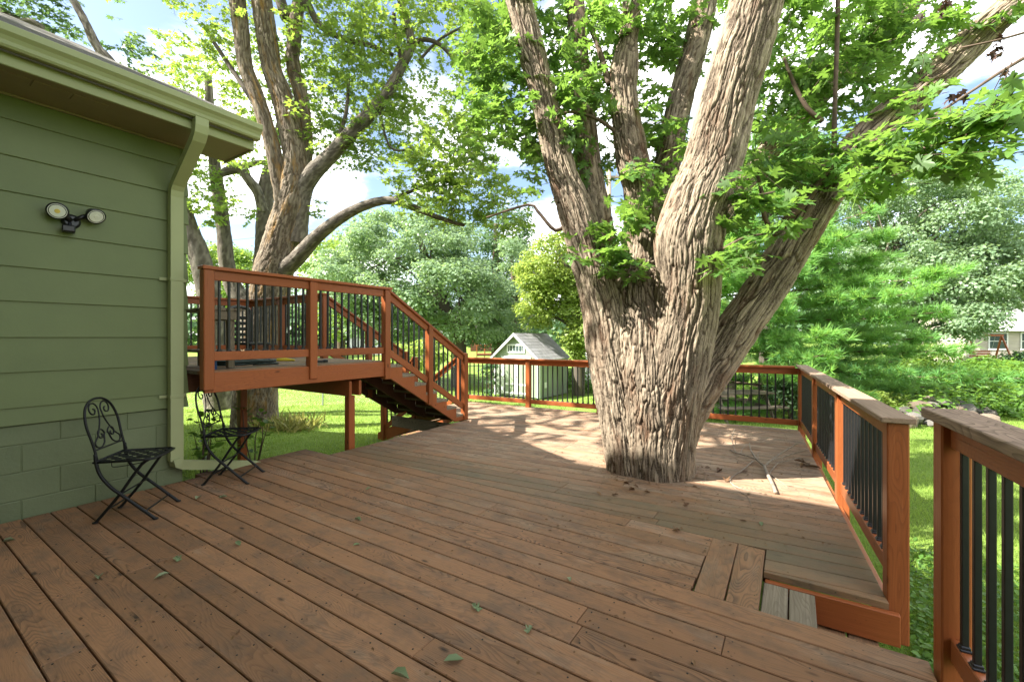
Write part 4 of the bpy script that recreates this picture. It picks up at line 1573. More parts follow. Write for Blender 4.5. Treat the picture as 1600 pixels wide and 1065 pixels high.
spec = {'front': (310, 0.010, 0.024, 0.040, 440), 'left': (250, 0.011, 0.024, 0.040, 470), 'right': (210, 0.011, 0.026, 0.042, 545), 'mid': (160, 0.014, 0.022, 0.040, 440), 'back': (60, 0.02, 0.012, 0.035, 440), 'rear': (70, 0.02, 0.014, 0.04, 440), 'slim': (60, 0.02, 0.012, 0.035, 400)}
limb_objs = []
for i, (key, pts) in enumerate(LIMBS.items()):
    P, R = pxpath(pts)
    n, step, amp, cell, vcut = spec[key]
    V, h, uv, S = limb_grid(P, R, n, step, amp, cell, 0.065, 10 + i, 0.08)
    zc = at(1000, vcut, pts[0][2]).z
    k = int(np.searchsorted(V[:, :, 2].mean(1), zc))
    if k > 2:
        trunk_parts.append((V[:k + 1], h[:k + 1], uv[:k + 1]))
    limb_objs.append((V[k:], h[k:], uv[k:]))
tr = link('trunk', grid_mesh('trunk', trunk_parts, M_BARK), maple)
for g in limb_objs:
    link('limb', grid_mesh('limb', [g], M_BARK), maple)

# thin branches
def px_branch(tree, pts, n=6, mat=None):
    mb = MB()
    P, R = pxpath(pts)
    C, Rr = smooth_path(P, R, 0.06)
    mb.tube([Vector(c) for c in C], list(Rr), n)
    mb.obj('branch', mat or M_TWIG, tree, smooth=True)


px_branch(maple, [(1303, 235, 4.3, 4), (1305, 150, 4.2, 3), (1308, 60, 4.2, 3.2), (1310, -40, 4.2, 3.2)])
px_branch(maple, [(1222, 362, 4.25, 9), (1232, 340, 4.1, 7), (1262, 312, 4.0, 6), (1290, 270, 3.95, 4), (1330, 235, 3.9, 3), (1380, 215, 3.5, 2.5)])
px_branch(maple, [(1213, 368, 4.2, 4), (1195, 340, 4.1, 3.5), (1190, 300, 4.0, 3), (1180, 260, 4.0, 2)])
px_branch(maple, [(952, 132, 4.9, 5), (930, 60, 5.0, 4), (905, 10, 5.0, 4), (890, -20, 5.0, 4)])
px_branch(maple, [(975, 218, 4.85, 4), (940, 190, 4.8, 3), (900, 175, 4.8, 2.5), (870, 180, 4.8, 2)])
px_branch(maple, [(890, 345, 4.8, 4), (868, 360, 4.8, 3), (840, 330, 4.8, 2.5), (825, 320, 4.8, 2), (760, 340, 4.8, 1.5)])
px_branch(maple, [(1610, 85, 2.9, 3), (1560, 115, 2.9, 2.5), (1510, 148, 2.9, 2), (1450, 185, 2.9, 2), (1390, 205, 3.0, 1.5)])
px_branch(maple, [(1640, 110, 2.6, 4), (1570, 180, 2.6, 3), (1500, 215, 2.6, 2.5), (1430, 235, 2.8, 2)])
px_branch(maple, [(1640, 40, 3.2, 2), (1570, 60, 3.2, 1.8), (1545, 66, 3.2, 1.5), (1500, 75, 3.3, 1.2)])
px_branch(maple, [(1285, 190, 4.6, 4), (1262, 170, 4.6, 3.5), (1240, 130, 4.6, 3), (1225, 90, 4.6, 2)])
px_branch(maple, [(1108, 345, 3.95, 3), (1130, 328, 3.8, 2.5), (1165, 310, 3.75, 2), (1210, 300, 3.8, 1.5)])
px_branch(maple, [(1108, 398, 3.98, 3), (1128, 390, 3.8, 2.5), (1160, 372, 3.7, 2), (1200, 365, 3.75, 1.5)])

MB_ = [
    (800, 60, 5.4, 75, 90, 0.7, 50), (850, 150, 5.35, 90, 90, 0.8, 60), (795, 205, 5.3, 70, 70, 0.7, 32), (870, 240, 5.25, 80, 60, 0.6, 32), (930, 60, 5.2, 80, 80, 0.8, 54), (920, 200, 5.2, 60, 90, 0.7, 34),
    (1000, 60, 5.3, 70, 70, 0.6, 32), (1020, 190, 5.1, 45, 60, 0.4, 21), (1010, 300, 4.5, 40, 60, 0.3, 14), (1045, 230, 5.0, 40, 50, 0.4, 12), (1060, 60, 5.5, 50, 60, 0.5, 27),
    (965, 350, 4.3, 45, 40, 0.25, 9), (930, 398, 4.2, 45, 22, 0.2, 8), (985, 415, 4.15, 30, 18, 0.15, 5), (760, 120, 5.6, 40, 80, 0.6, 27),
    (1255, 60, 4.9, 75, 80, 0.8, 62), (1330, 50, 5.3, 90, 70, 0.7, 55), (1235, 170, 5.0, 60, 70, 0.6, 40), (1320, 150, 5.0, 80, 60, 0.6, 44), (1405, 60, 5.2, 60, 50, 0.6, 34),
    (1160, 305, 3.75, 55, 40, 0.25, 9), (1185, 345, 3.7, 60, 35, 0.25, 10), (1150, 400, 3.6, 50, 25, 0.2, 7), (1240, 265, 4.0, 65, 45, 0.35, 14), (1310, 235, 3.95, 60, 35, 0.3, 10), (1200, 230, 4.4, 40, 50, 0.4, 12),
    (1370, 270, 3.5, 60, 30, 0.3, 9), (1400, 215, 3.0, 60, 30, 0.25, 9), (1470, 195, 2.6, 60, 35, 0.22, 9), (1545, 185, 2.5, 55, 35, 0.22, 8), (1500, 235, 2.5, 60, 25, 0.2, 7), (1430, 255, 3.1, 60, 25, 0.25, 9), (1590, 150, 2.6, 40, 30, 0.2, 5),
    (1530, 15, 3.8, 60, 22, 0.3, 7), (1470, 100, 3.9, 45, 30, 0.25, 4), (1420, 150, 3.9, 40, 25, 0.25, 4),
    (900, -120, 5.6, 220, 90, 1.6, 93), (1200, -130, 5.2, 250, 90, 1.6, 93), (1500, -130, 4.8, 200, 70, 1.4, 37),
]
rngm = np.random.default_rng(21)
P, TT, NN, SZ, RN, TW = sprays(MB_, rngm, (6, 11), 0.130, (0.28, 0.5))
dist = (P - np.array([0, 0, EYE])) @ np.array(CF)
uu = 800 + ((P - np.array([0, 0, EYE])) @ np.array(CR)) / dist * FPX
vv = 526 - (P[:, 2] - EYE) / dist * FPX
app = SZ / dist
app[(uu < 0) | (uu > 1600) | (vv < 0)] = 0
order = np.argsort(-app)
big, rest = order[:300], order[300:]
leaves_obj('foliage', T_MAPLE, P[rest], TT[rest], NN[rest], SZ[rest], RN[rest], M_MAPLE, maple)
# the largest leaves one by one
leaf_kinds = []
for k in range(8):
    V, F = T_MAPLE
    V = V.copy()
    r = np.random.default_rng(k + 50)
    V[:, 2] += 0.10 * np.sin(V[:, 0] * 5 + r.uniform(0, 6)) * np.abs(V[:, 0]) + r.uniform(-0.12, 0.12) * V[:, 1] ** 2
    V[1:, :2] *= (1 + r.normal(0, 0.05, (len(V) - 1, 1)))
    leaf_kinds.append(np_mesh('leaf', V, F, M_MAPLE, False, {'rnd': np.full(len(V), 0.25 + 0.07 * k)}))
for j, i in enumerate(big):
    b = np.cross(TT[i], NN[i])
    M = Matrix(((b[0], TT[i][0], NN[i][0], P[i][0]), (b[1], TT[i][1], NN[i][1], P[i][1]), (b[2], TT[i][2], NN[i][2], P[i][2]), (0, 0, 0, 1))) @ Matrix.Scale(float(SZ[i]), 4)
    link('leaf', leaf_kinds[j % 8], maple, M)
link('twigs', twig_mesh('twigs', TW, M_TWIG, 0.0028), maple, kind='stuff')
# withered bunches hanging on the outer twigs
q = [(1562, 62, 3.2), (1563, 78, 3.2), (1570, 113, 2.9), (1476, 8, 3.3), (1437, 25, 3.5), (1505, 145, 2.9), (1483, 150, 2.9), (1560, 70, 3.2), (1474, 15, 3.3), (1555, 85, 3.2)]
pp = np.array([list(at(u + random.uniform(-5, 5), v + random.uniform(-6, 6), d)) for u, v, d in q for _ in range(4)])
t_, n_ = frames(len(pp), rngm, 0.2, np.array([0, 0, -1.0]), 1.5)
leaves_obj('withered_leaves', T_STAR, pp, t_, n_, np.full(len(pp), 0.06), rngm.random(len(pp)), M_DEADLEAF, maple)

# ------------------------------------------------------------------ the tall maple behind the raised deck
T2 = thing('maple_tree', 'tall orange-barked maple with three upright stems behind the raised deck', 'tree', tuple(at(405, 665, 10.0)))
L2 = [
    ([(404, 700, 10.0, 37.8), (400, 640, 10.0, 31.5), (405, 580, 10.0, 29.7), (413, 520, 10.0, 28.8), (425, 440, 10.0, 28.8), (437, 390, 10.0, 24.3), (452, 330, 10.0, 23.4), (462, 285, 10.0, 20.7), (461, 240, 10.0, 17.1), (453, 200, 10.0, 16.2), (440, 150, 10.0, 15.3), (423, 100, 10.0, 14.4), (409, 0, 9.9, 13.5), (394, -90, 9.9, 11.7), (380, -200, 9.8, 8.1)], 120, 0.025),
    ([(452, 345, 9.95, 16.2), (437, 285, 9.9, 11.7), (418, 200, 9.8, 10.8), (399, 145, 9.8, 10.8), (383, 100, 9.8, 10.8), (376, 40, 9.8, 11.7), (371, 0, 9.8, 11.7), (362, -80, 9.8, 9.9), (350, -180, 9.8, 7.2)], 60, 0.04),
    ([(464, 330, 10.2, 15.3), (476, 250, 10.3, 10.8), (478, 200, 10.3, 9.0), (470, 150, 10.4, 9.9), (458, 100, 10.4, 9.9), (460, 60, 10.4, 9.5), (464, 20, 10.4, 9.0), (472, -30, 10.5, 8.1), (480, -150, 10.6, 6.3)], 50, 0.04),
    ([(464, 380, 10.0, 14.4), (470, 310, 10.0, 13.5), (486, 275, 9.9, 12.6), (520, 240, 9.8, 11.2), (552, 205, 9.7, 10.8), (585, 170, 9.6, 9.9), (612, 135, 9.5, 9.0), (625, 108, 9.5, 7.2), (642, 72, 9.4, 6.3), (634, 30, 9.4, 5.4), (625, 0, 9.3, 4.5), (610, -60, 9.3, 3.6)], 36, 0.05),
    ([(440, 425, 9.9, 14.4), (464, 403, 9.7, 11.7), (495, 370, 9.5, 9.9), (530, 342, 9.3, 8.6), (565, 323, 9.2, 7.7), (605, 313, 9.1, 6.3), (640, 322, 9.0, 5.0), (680, 338, 8.9, 4.0), (725, 352, 8.8, 2.7)], 28, 0.05),
]
small2 = [
    [(638, 75, 9.4, 5), (660, 62, 9.3, 4), (690, 72, 9.2, 3.2), (718, 105, 9.1, 2.5)], [(628, 103, 9.5, 3), (622, 70, 9.5, 3), (615, 20, 9.4, 3)],
    [(462, 30, 10.4, 7), (478, 5, 10.3, 6), (500, 40, 10.2, 5), (540, 62, 10.1, 4.5), (580, 72, 10.0, 4), (614, 86, 9.9, 3)], [(612, 312, 9.1, 4), (640, 300, 9.0, 3), (665, 290, 9.0, 2.5), (700, 278, 8.9, 2)],
    [(590, 160, 9.6, 2), (610, 230, 9.6, 1.8), (650, 230, 9.5, 1.5)], [(448, 30, 10.4, 9), (438, 0, 10.4, 8), (428, -40, 10.5, 7)], [(655, 95, 9.3, 2.5), (690, 60, 9.2, 2), (750, 30, 9.0, 1.5)],
    [(404, 170, 9.8, 6), (370, 120, 10.0, 4), (330, 60, 10.2, 3)], [(520, 238, 9.8, 4), (540, 180, 9.9, 3), (545, 120, 10, 2)],
]
parts_ = []
for i, (pts, n, step) in enumerate(L2):
    P, R = pxpath(pts)
    V, h, uv, S = limb_grid(P, R, n, step, 0.024 if i == 0 else 0.018 if i < 3 else 0.010, 0.065 if i < 3 else 0.05, 0.11, 40 + i, 0.10)
    if i == 0:
        k = int(np.searchsorted(V[:, :, 2].mean(1), at(450, 285, 10).z))
        link('trunk', grid_mesh('trunk', [(V[:k + 1], h[:k + 1], uv[:k + 1])], M_BARK2), T2)
        link('limb', grid_mesh('limb', [(V[k:], h[k:], uv[k:])], M_BARK2), T2)
    else:
        link('limb', grid_mesh('limb', [(V, h, uv)], M_BARK2 if i < 3 else M_BARK3), T2)
for pts in small2: px_branch(T2, pts, 6, M_BARK3)
B2 = [
    (350, 45, 10.5, 60, 55, 1.2, 60), (320, 110, 11, 70, 40, 1.2, 55), (390, 130, 11, 60, 70, 1.3, 60), (385, 215, 11, 70, 50, 1.2, 70), (420, 60, 11, 60, 60, 1.2, 45),
    (520, 55, 10.5, 70, 70, 1.5, 150), (560, 150, 10.5, 80, 75, 1.5, 190), (510, 205, 10.5, 45, 55, 1.2, 75), (590, 40, 9.8, 80, 55, 1.4, 140), (680, 30, 9.2, 90, 40, 1.3, 120), (640, 130, 10, 55, 55, 1.2, 60),
    (615, 200, 10, 70, 45, 1.2, 95), (560, 240, 10.2, 40, 25, 0.8, 36), (700, 235, 9.0, 70, 50, 1.1, 105), (660, 275, 8.9, 70, 40, 1.0, 80), (740, 290, 8.8, 70, 50, 1.0, 100), (700, 325, 8.8, 80, 28, 0.9, 65), (795, 330, 8.6, 45, 35, 0.8, 40),
    (730, 140, 9.0, 45, 60, 1.0, 40), (760, 60, 9.0, 50, 60, 1.0, 60), (490, 320, 10, 15, 25, 0.4, 6), (470, 130, 11, 40, 80, 1.0, 60), (740, 220, 9.2, 40, 50, 0.8, 40),
    (500, -120, 10, 330, 100, 2.5, 230), (250, -100, 10.5, 200, 80, 2.0, 60),
]
rng2 = np.random.default_rng(5)
P, TT, NN, SZ, RN, TW = sprays(B2, rng2, (7, 12), 0.125, (0.3, 0.6))
leaves_obj('foliage', T_STAR, P, TT, NN, SZ, RN, M_MAPLE2, T2)
link('twigs', twig_mesh('twigs', TW, M_TWIG, 0.004), T2, kind='stuff')


def world_sprays(blobs, rng, leaf, length, per):
    """as sprays(), for blobs given in metres: (x, y, z, rx, ry, rz, n)"""
    out = [[], [], [], [], []]; TWs = []
    for x, y, z, rx, ry, rz, n in blobs:
        base, _ = ell_pts(n, (x, y, z), [[rx, 0, 0], [0, ry, 0], [0, 0, rz]], rng)
        for i in range(n):
            ax = rng.normal(size=3); ax[2] = ax[2] * 0.3 - 0.15; ax /= np.linalg.norm(ax)
            L = rng.uniform(*length); k = rng.integers(*per)
            side = np.cross(ax, [0, 0, 1.0]); side /= np.linalg.norm(side)
            f = (np.arange(k) + 0.6) / k
            sg = np.where(np.arange(k) % 2 == 0, 1.0, -1.0)
            s0 = base[i] - ax * L * 0.5
            TWs.append((s0, base[i] + ax * L * 0.5))
            tip = unit(ax[None] * 0.6 + side[None] * sg[:, None] * rng.uniform(0.5, 1.1, k)[:, None] + np.array([[0, 0, -0.3]]))
            nr_ = rng.normal(size=(k, 3)) * 0.4; nr_[:, 2] += 1
            nr_ = unit(nr_ - tip * np.sum(nr_ * tip, 1)[:, None])
            out[0].append(s0[None] + ax[None] * (f * L)[:, None]); out[1].append(tip); out[2].append(nr_)
            out[3].append(leaf * rng.uniform(0.7, 1.2, k)); out[4].append(np.clip(0.45 + rng.normal(0, 0.2, k), 0, 1))
    return [np.concatenate(o) for o in out] + [TWs]


# the crown goes on over the house roof, out of the picture, and dapples the far half of the deck
OVER = [(-5.7, 0.6, 7.6, 0.8, 0.6, 0.5, 16), (-8.3, 0.8, 7.6, 2.6, 2.2, 1.4, 150), (-6.6, 2.4, 8.6, 2.0, 1.8, 1.2, 80), (-10.5, 3.0, 9.5, 2.5, 2.5, 1.5, 160), (-8.0, 5.0, 10.5, 2.5, 2.5, 1.3, 150)]
P, TT, NN, SZ, RN, TW = world_sprays(OVER, rng2, 0.135, (0.35, 0.6), (7, 12))
leaves_obj('foliage', T_STAR, P, TT, NN, SZ, RN, M_MAPLE2, T2)
link('twigs', twig_mesh('twigs', TW, M_TWIG, 0.004), T2, kind='stuff')
for tgt in ((-5.6, 0.3, 7.6), (-8.3, 0.8, 7.6), (-6.8, 2.4, 8.6), (-10.5, 3.0, 9.5), (-8.0, 5.0, 10.5)):
    a = at(392, -110, 9.9); b = Vector(tgt)
    bb = MB(); bb.tube([a, (a + b) / 2 + Vector((0, 0, 0.5)), b], [0.14, 0.09, 0.04], 8)
    bb.obj('branch', M_BARK3, T2, smooth=True)

# ------------------------------------------------------------------ trees further back on the left
def bark_tree(name, label, base, paths, mat, n=26, amp=0.02):
    t = thing(name, label, 'tree', base)
    for i, pts in enumerate(paths):
        P, R = pxpath(pts)
        V, h, uv, S = limb_grid(P, R, n, 0.08, amp, 0.09, 0.15, 60 + i + len(label), 0.12)
        link('trunk' if i == 0 else 'limb', grid_mesh('trunk', [(V, h, uv)], mat), t)
    return t


def add_foliage(t, blobs, leaf, mat, seed, T=None, length=(0.3, 0.6), per=(7, 12)):
    r = np.random.default_rng(seed)
    P, TT, NN, SZ, RN, TW = sprays(blobs, r, per, leaf, length)
    leaves_obj('foliage', T or T_STAR, P, TT, NN, SZ, RN, mat, t)
    link('twigs', twig_mesh('twigs', TW, M_TWIG, 0.004), t, kind='stuff')


t3 = bark_tree('maple_tree', 'leaning two-stemmed tree seen through the raised deck railing, left of the orange-barked maple', tuple(at(395, 620, 13.5)),
               [[(400, 640, 13.5, 20), (398, 540, 13.5, 18), (390, 490, 13.5, 15), (365, 450, 13.5, 12), (354, 410, 13.5, 10.5), (348, 350, 13.5, 9.5), (340, 290, 13.4, 8.5), (332, 220, 13.2, 7), (325, 120, 13, 5)],
                [(400, 520, 13.8, 14), (408, 440, 13.9, 13), (412, 370, 13.9, 12), (416, 300, 13.9, 11), (425, 250, 13.9, 8), (440, 190, 13.9, 6)],
                [(412, 330, 13.8, 9), (402, 300, 13.6, 7), (386, 278, 13.4, 7), (378, 263, 13.3, 7.5), (360, 266, 13.2, 7), (344, 272, 13.1, 5)],
                [(378, 262, 13.3, 5), (400, 255, 13.4, 4), (425, 252, 13.5, 3)]], M_BARK3)
add_foliage(t3, [(330, 245, 13, 40, 40, 1.2, 70), (320, 310, 12.5, 30, 40, 1.0, 55), (375, 320, 12.5, 18, 25, 0.6, 14), (300, 190, 13, 50, 30, 1.2, 60), (230, 150, 13.5, 60, 30, 1.2, 60), (150, 115, 13.5, 60, 20, 1.2, 40), (270, 90, 14, 50, 30, 1.2, 40), (350, 160, 14, 60, 40, 1.5, 60)], 0.15, M_MAPLE2, 8)
t4 = bark_tree('maple_tree', 'dark leaning trunk with a pale knot hole showing just past the house corner', tuple(at(318, 620, 12.5)),
               [[(345, 640, 12.5, 20), (335, 560, 12.5, 18), (330, 480, 12.5, 16), (318, 430, 12.5, 15), (305, 385, 12.5, 14), (285, 330, 12.5, 13), (250, 240, 12.4, 11), (215, 150, 12.2, 9), (170, 95, 12.2, 7), (150, 70, 12.2, 6), (128, 25, 12.2, 5), (108, -10, 12.2, 4.5)],
                [(250, 240, 12.4, 9), (190, 150, 12.3, 10), (110, 100, 12.0, 11), (60, 45, 11.8, 9), (25, 35, 11.6, 7), (-20, 0, 11.5, 5)],
                [(60, 46, 11.8, 6), (20, 28, 11.6, 5), (-10, 5, 11.5, 4)]], M_BARK3)
add_foliage(t4, [(30, 12, 11.5, 40, 18, 0.8, 40), (90, 8, 11.8, 35, 10, 0.6, 14), (100, 38, 11.9, 12, 14, 0.4, 6), (65, 38, 11.6, 20, 10, 0.4, 5), (200, 60, 13, 25, 20, 0.8, 6), (120, 60, 13, 30, 10, 0.8, 8), (215, 85, 12.5, 22, 18, 0.6, 14), (290, 380, 12.4, 10, 8, 0.4, 3), (100, -60, 12, 150, 30, 1.5, 60)], 0.15, M_DARKTREE, 9)

# ------------------------------------------------------------------ crowns made of leafy lumps
def lump_crown(t, blobs, mat, seed, leaf, per_lump, T=T_CARD, lump=0.75, kind='stuff', upw=0.9):
    """blobs (u, v, dist, ru, rv, rdist, lumps): leaf clumps on the outside of each ellipsoid"""
    r = np.random.default_rng(seed)
    P, N, RN = [], [], []
    for (u, v, d, ru, rv, rdd, nl) in blobs:
        c = at(u, v, d)
        cc, dr = ell_pts(nl, c, cam_ax(ru, rv, rdd, d), r, 0.45)
        for i in range(nl):
            lr = lump * r.uniform(0.6, 1.35)
            k = int(per_lump * r.uniform(0.7, 1.3))
            dd = unit(r.normal(size=(k, 3)) + np.array([0, 0, 0.35]))
            rad = r.uniform(0.55, 1.05, k)
            flat = np.array([1.15, 1.15, 0.62])
            P.append(cc[i][None] + dd * flat * (lr * rad)[:, None])
            N.append(unit(dd + np.array([0, 0, upw]) + r.normal(size=(k, 3)) * 0.55))
            RN.append(np.clip(0.5 + r.normal(0, 0.10) + r.normal(0, 0.16, k), 0, 1))
    P = np.concatenate(P); N = np.concatenate(N); RN = np.concatenate(RN)
    t_ = r.normal(size=(len(P), 3)); t_[:, 2] -= 0.4
    t_ = unit(t_ - N * np.sum(t_ * N, 1)[:, None])
    return leaves_obj('foliage', T, P, t_, N, leaf * r.uniform(0.6, 1.3, len(P)), RN, mat, t, kind)


def far_tree(name, label, trunk, blobs, mat, seed, leaf, per, group=None, T=T_CARD, lump=0.75, bark=None, cat='tree', n=10):
    u0, v0, d0 = trunk[0][:3]
    b = at(u0, v0, d0)
    t = thing(name, label, cat, (b.x, b.y, gz(b.x, b.y)), 0, group)
    P, R = pxpath(trunk)
    P[0] = Vector((P[0].x, P[0].y, min(P[0].z, gz(P[0].x, P[0].y) - 0.1)))
    C, Rr = smooth_path(P, R, 0.25)
    mb = MB(); mb.tube([Vector(c) for c in C], list(Rr), n)
    r = random.Random(seed)
    top = Vector(C[-1])
    mb.obj('trunk', bark or M_TWIG, t, smooth=True)
    lb = MB()
    for (u, v, d, ru, rv, rdd, nl) in blobs[:6]:
        for q in range(4):
            a = Vector(C[int(len(C) * r.uniform(0.35, 0.95))])
            e = at(u + r.uniform(-0.8, 0.8) * ru, v + r.uniform(-0.7, 0.6) * rv, d + r.uniform(-0.6, 0.6) * rdd)
            m_ = (a + e) / 2 + Vector((0, 0, 0.25 * (e - a).length * 0.3))
            k = max(0.02, Rr[-1] * 0.6)
            lb.tube([a, m_, e], [k, k * 0.6, k * 0.2], 5)
    lb.obj('limb', bark or M_TWIG, t, smooth=True)
    lump_crown(t, blobs, mat, seed, leaf, per, T, lump)
    return t


far_tree('maple_tree', 'broad round silvery-green maple filling the middle behind the stair', [(718, 560, 25, 12), (716, 520, 25, 10), (690, 470, 25, 9), (670, 420, 25, 7), (655, 370, 25, 4)],
         [(640, 430, 25, 120, 85, 4.5, 150), (560, 450, 25, 60, 75, 3, 62), (710, 470, 24, 85, 60, 3.5, 80), (650, 370, 25.5, 90, 45, 3, 66), (775, 500, 24.5, 40, 35, 2, 24), (600, 505, 24.5, 60, 30, 2.5, 40)], M_SILVER, 101, 0.17, 175, lump=0.72, bark=M_BARK3)
far_tree('maple_tree', 'sunlit yellow-green tree at the left flank of the silvery maple', [(535, 560, 29, 8), (530, 480, 29, 6), (528, 430, 29, 4)],
         [(525, 430, 29, 38, 60, 2.5, 42), (530, 500, 28, 30, 30, 2, 16)], M_MAPLE2, 102, 0.19, 150, lump=0.75)
far_tree('pine_tree', 'dark pine rising behind the silvery maple and the shed', [(775, 560, 33, 8), (775, 450, 33, 6), (775, 350, 33, 3)],
         [(770, 430, 33, 45, 75, 2.5, 60), (760, 510, 31, 50, 35, 2.5, 40), (815, 500, 33, 40, 35, 2.5, 30), (790, 360, 34, 35, 40, 2, 26)], M_DARKTREE, 103, 0.20, 170, lump=0.85)
far_tree('aspen_tree', 'narrow pale green tree between the dark pine and the shed vine', [(805, 560, 30, 5), (803, 470, 30, 4), (800, 400, 30, 2)],
         [(802, 420, 30, 22, 50, 1.2, 30), (800, 470, 29.5, 28, 28, 1.3, 20)], M_SILVER, 104, 0.17, 150, lump=0.6)
far_tree('vine_tree', 'yellow-green tree draped in vines beside the shed roof', [(905, 590, 21, 9), (905, 530, 21, 9), (900, 470, 21, 8), (885, 420, 21, 6), (870, 380, 21, 4)],
         [(850, 430, 21, 38, 50, 1.5, 44), (880, 400, 21, 45, 40, 1.5, 36), (905, 500, 20.8, 22, 60, 0.9, 44), (840, 480, 21.5, 25, 30, 1.2, 22), (880, 460, 21.5, 40, 40, 1.5, 34)], M_LIME, 105, 0.15, 150, lump=0.55, bark=M_BARK3)
far_tree('maple_tree', 'large pale silvery maple on the right beyond the stone pile', [(1425, 640, 22, 10), (1420, 520, 22, 9), (1400, 430, 22, 7), (1400, 350, 22, 4)],
         [(1440, 350, 22, 90, 75, 3.5, 120), (1380, 300, 22.5, 60, 40, 3, 46), (1520, 330, 22, 70, 55, 3, 60), (1470, 440, 21.5, 110, 60, 3.5, 110), (1570, 420, 21, 55, 48, 2.5, 46), (1380, 430, 22, 60, 70, 3, 55), (1480, 500, 20, 40, 25, 2, 20), (1440, 510, 21, 50, 30, 2, 26)], M_SILVER, 106, 0.15, 175, lump=0.62, bark=M_BARK3)
far_tree('maple_tree', 'bright green crown at the far right edge above the neighbouring roof', [(1640, 560, 32, 8), (1640, 450, 32, 5), (1640, 400, 32, 3)],
         [(1620, 420, 32, 60, 60, 3, 60), (1680, 450, 32, 60, 80, 3, 50)], M_MAPLE2, 107, 0.2, 130, lump=0.9)
far_tree('maple_tree', 'low light green tree on the horizon seen over the raised deck rail', [(350, 520, 48, 5), (350, 470, 48, 4), (350, 430, 48, 2)],
         [(340, 410, 48, 55, 25, 3, 60), (400, 412, 48, 35, 20, 3, 36), (300, 420, 48, 40, 30, 3, 40), (380, 450, 47, 70, 30, 3, 60)], M_MAPLE2, 108, 0.28, 110, lump=1.2)
far_tree('larch_tree', 'thin wispy conifer standing alone left of the round maple', [(487, 540, 40, 4), (487, 470, 40, 3), (487, 400, 40, 1)],
         [(487, 440, 40, 14, 36, 1, 14), (485, 490, 40, 22, 24, 1.2, 14)], M_DARKTREE, 109, 0.18, 70, lump=0.7)
far_tree('maple_tree', 'dense green tree hidden behind the big trunk and the pine', [(1120, 560, 34, 8), (1120, 450, 34, 6), (1120, 400, 34, 4)],
         [(1080, 430, 34, 90, 70, 3, 70), (1200, 400, 34, 90, 60, 3, 70), (960, 460, 36, 60, 60, 3, 50), (1290, 420, 34, 80, 70, 3, 60)], M_DARKTREE, 110, 0.24, 130, lump=1.0)


# white pine on the right: whorled boughs carrying needle tufts
def needle_tuft(seed):
    r = np.random.default_rng(seed)
    V, F = [], []
    for i in range(11):
        a = r.uniform(0, 2 * np.pi); sp = r.uniform(0.15, 0.95)
        d = np.array([np.cos(a) * sp, 1.0 - 0.35 * sp, np.sin(a) * sp]); d /= np.linalg.norm(d)
        w = np.cross(d, r.normal(size=3)); w /= np.linalg.norm(w)
        b = np.array([0, 0.0, 0])
        V += [b - w * 0.045, b + w * 0.045, d * r.uniform(0.75, 1.1)]
        F.append((3 * i, 3 * i + 1, 3 * i + 2))
    return np.array(V), np.array(F)


pine = thing('pine_tree', 'soft-needled white pine with drooping tiered boughs right of the big trunk', 'tree', tuple(at(1197, 668, 14.0)))
pb = at(1197, 668, 14.0)
mb = MB()
PT = [Vector((pb.x, pb.y, gz(pb.x, pb.y) - 0.2)), Vector((pb.x, pb.y, 1.5)), Vector((pb.x + 0.1, pb.y, 4.5)), Vector((pb.x, pb.y, 8.0))]
C, Rr = smooth_path(PT, [0.26, 0.19, 0.12, 0.04], 0.2)
mb.tube([Vector(c) for c in C], list(Rr), 12)
mb.obj('trunk', M_BARK3, pine, smooth=True)
rp = np.random.default_rng(33)
bp, bt, bn, brn, bsz = [], [], [], [], []
TWp, TWr = [], []
z = -0.75
while z < 7.6:
    nb = 6
    a0 = rp.uniform(0, 6.28)
    Lmax = 4.9 * (1 - (max(z, 0.0) / 8.4) ** 1.2) + 0.5
    if z < 0.0: Lmax *= 0.9
    for k in range(nb):
        az = a0 + k * 2 * np.pi / nb + rp.normal(0, 0.25)
        L = Lmax * rp.uniform(0.75, 1.12)
        h = np.array([np.cos(az), np.sin(az), 0.0]); sd = np.array([-h[1], h[0], 0])
        root = np.array([pb.x, pb.y, z + rp.uniform(-0.15, 0.15)])
        tone = rp.normal(0, 0.13)
        f = lambda s: root + h * (L * s) + np.array([0, 0, 1.0]) * (0.10 * L * s - 0.16 * L * s * s + 0.10 * L * s ** 4)
        segs = np.linspace(0, 1, 6)
        for s0, s1 in zip(segs[:-1], segs[1:]):
            TWp.append((f(s0), f(s1))); TWr.append(0.035 * (1 - s0) + 0.008)
        ns = int(6 + L * 6)
        for q in range(ns):
            s = rp.uniform(0.22, 1.0)
            sg = rp.choice([-1, 1])
            l2 = (0.35 + 0.9 * (1 - s)) * rp.uniform(0.5, 1.1)
            d2 = h * rp.uniform(0.5, 1.0) + sd * sg * rp.uniform(0.3, 1.0) + np.array([0, 0, rp.uniform(-0.05, 0.25)])
            d2 /= np.linalg.norm(d2)
            b0 = f(s)
            TWp.append((b0, b0 + d2 * l2)); TWr.append(0.007)
            nt_ = int(5 + l2 * 15)
            for w in range(nt_):
                p = b0 + d2 * l2 * ((w + 0.7) / nt_) + rp.normal(0, 0.06, 3)
                dt = d2 + rp.normal(0, 0.5, 3) + np.array([0, 0, 0.25])
                bp.append(p); bt.append(dt); brn.append(np.clip(0.4 + tone + 0.25 * s + rp.normal(0, 0.15), 0, 1)); bsz.append(rp.uniform(0.17, 0.30))
    z += rp.uniform(0.40, 0.55)
bp = np.array(bp); bt = unit(np.array(bt)); bn = rp.normal(size=bp.shape); bn = unit(bn - bt * np.sum(bn * bt, 1)[:, None])
third = np.arange(len(bp)) % 3
TU = [needle_tuft(s) for s in range(3)]
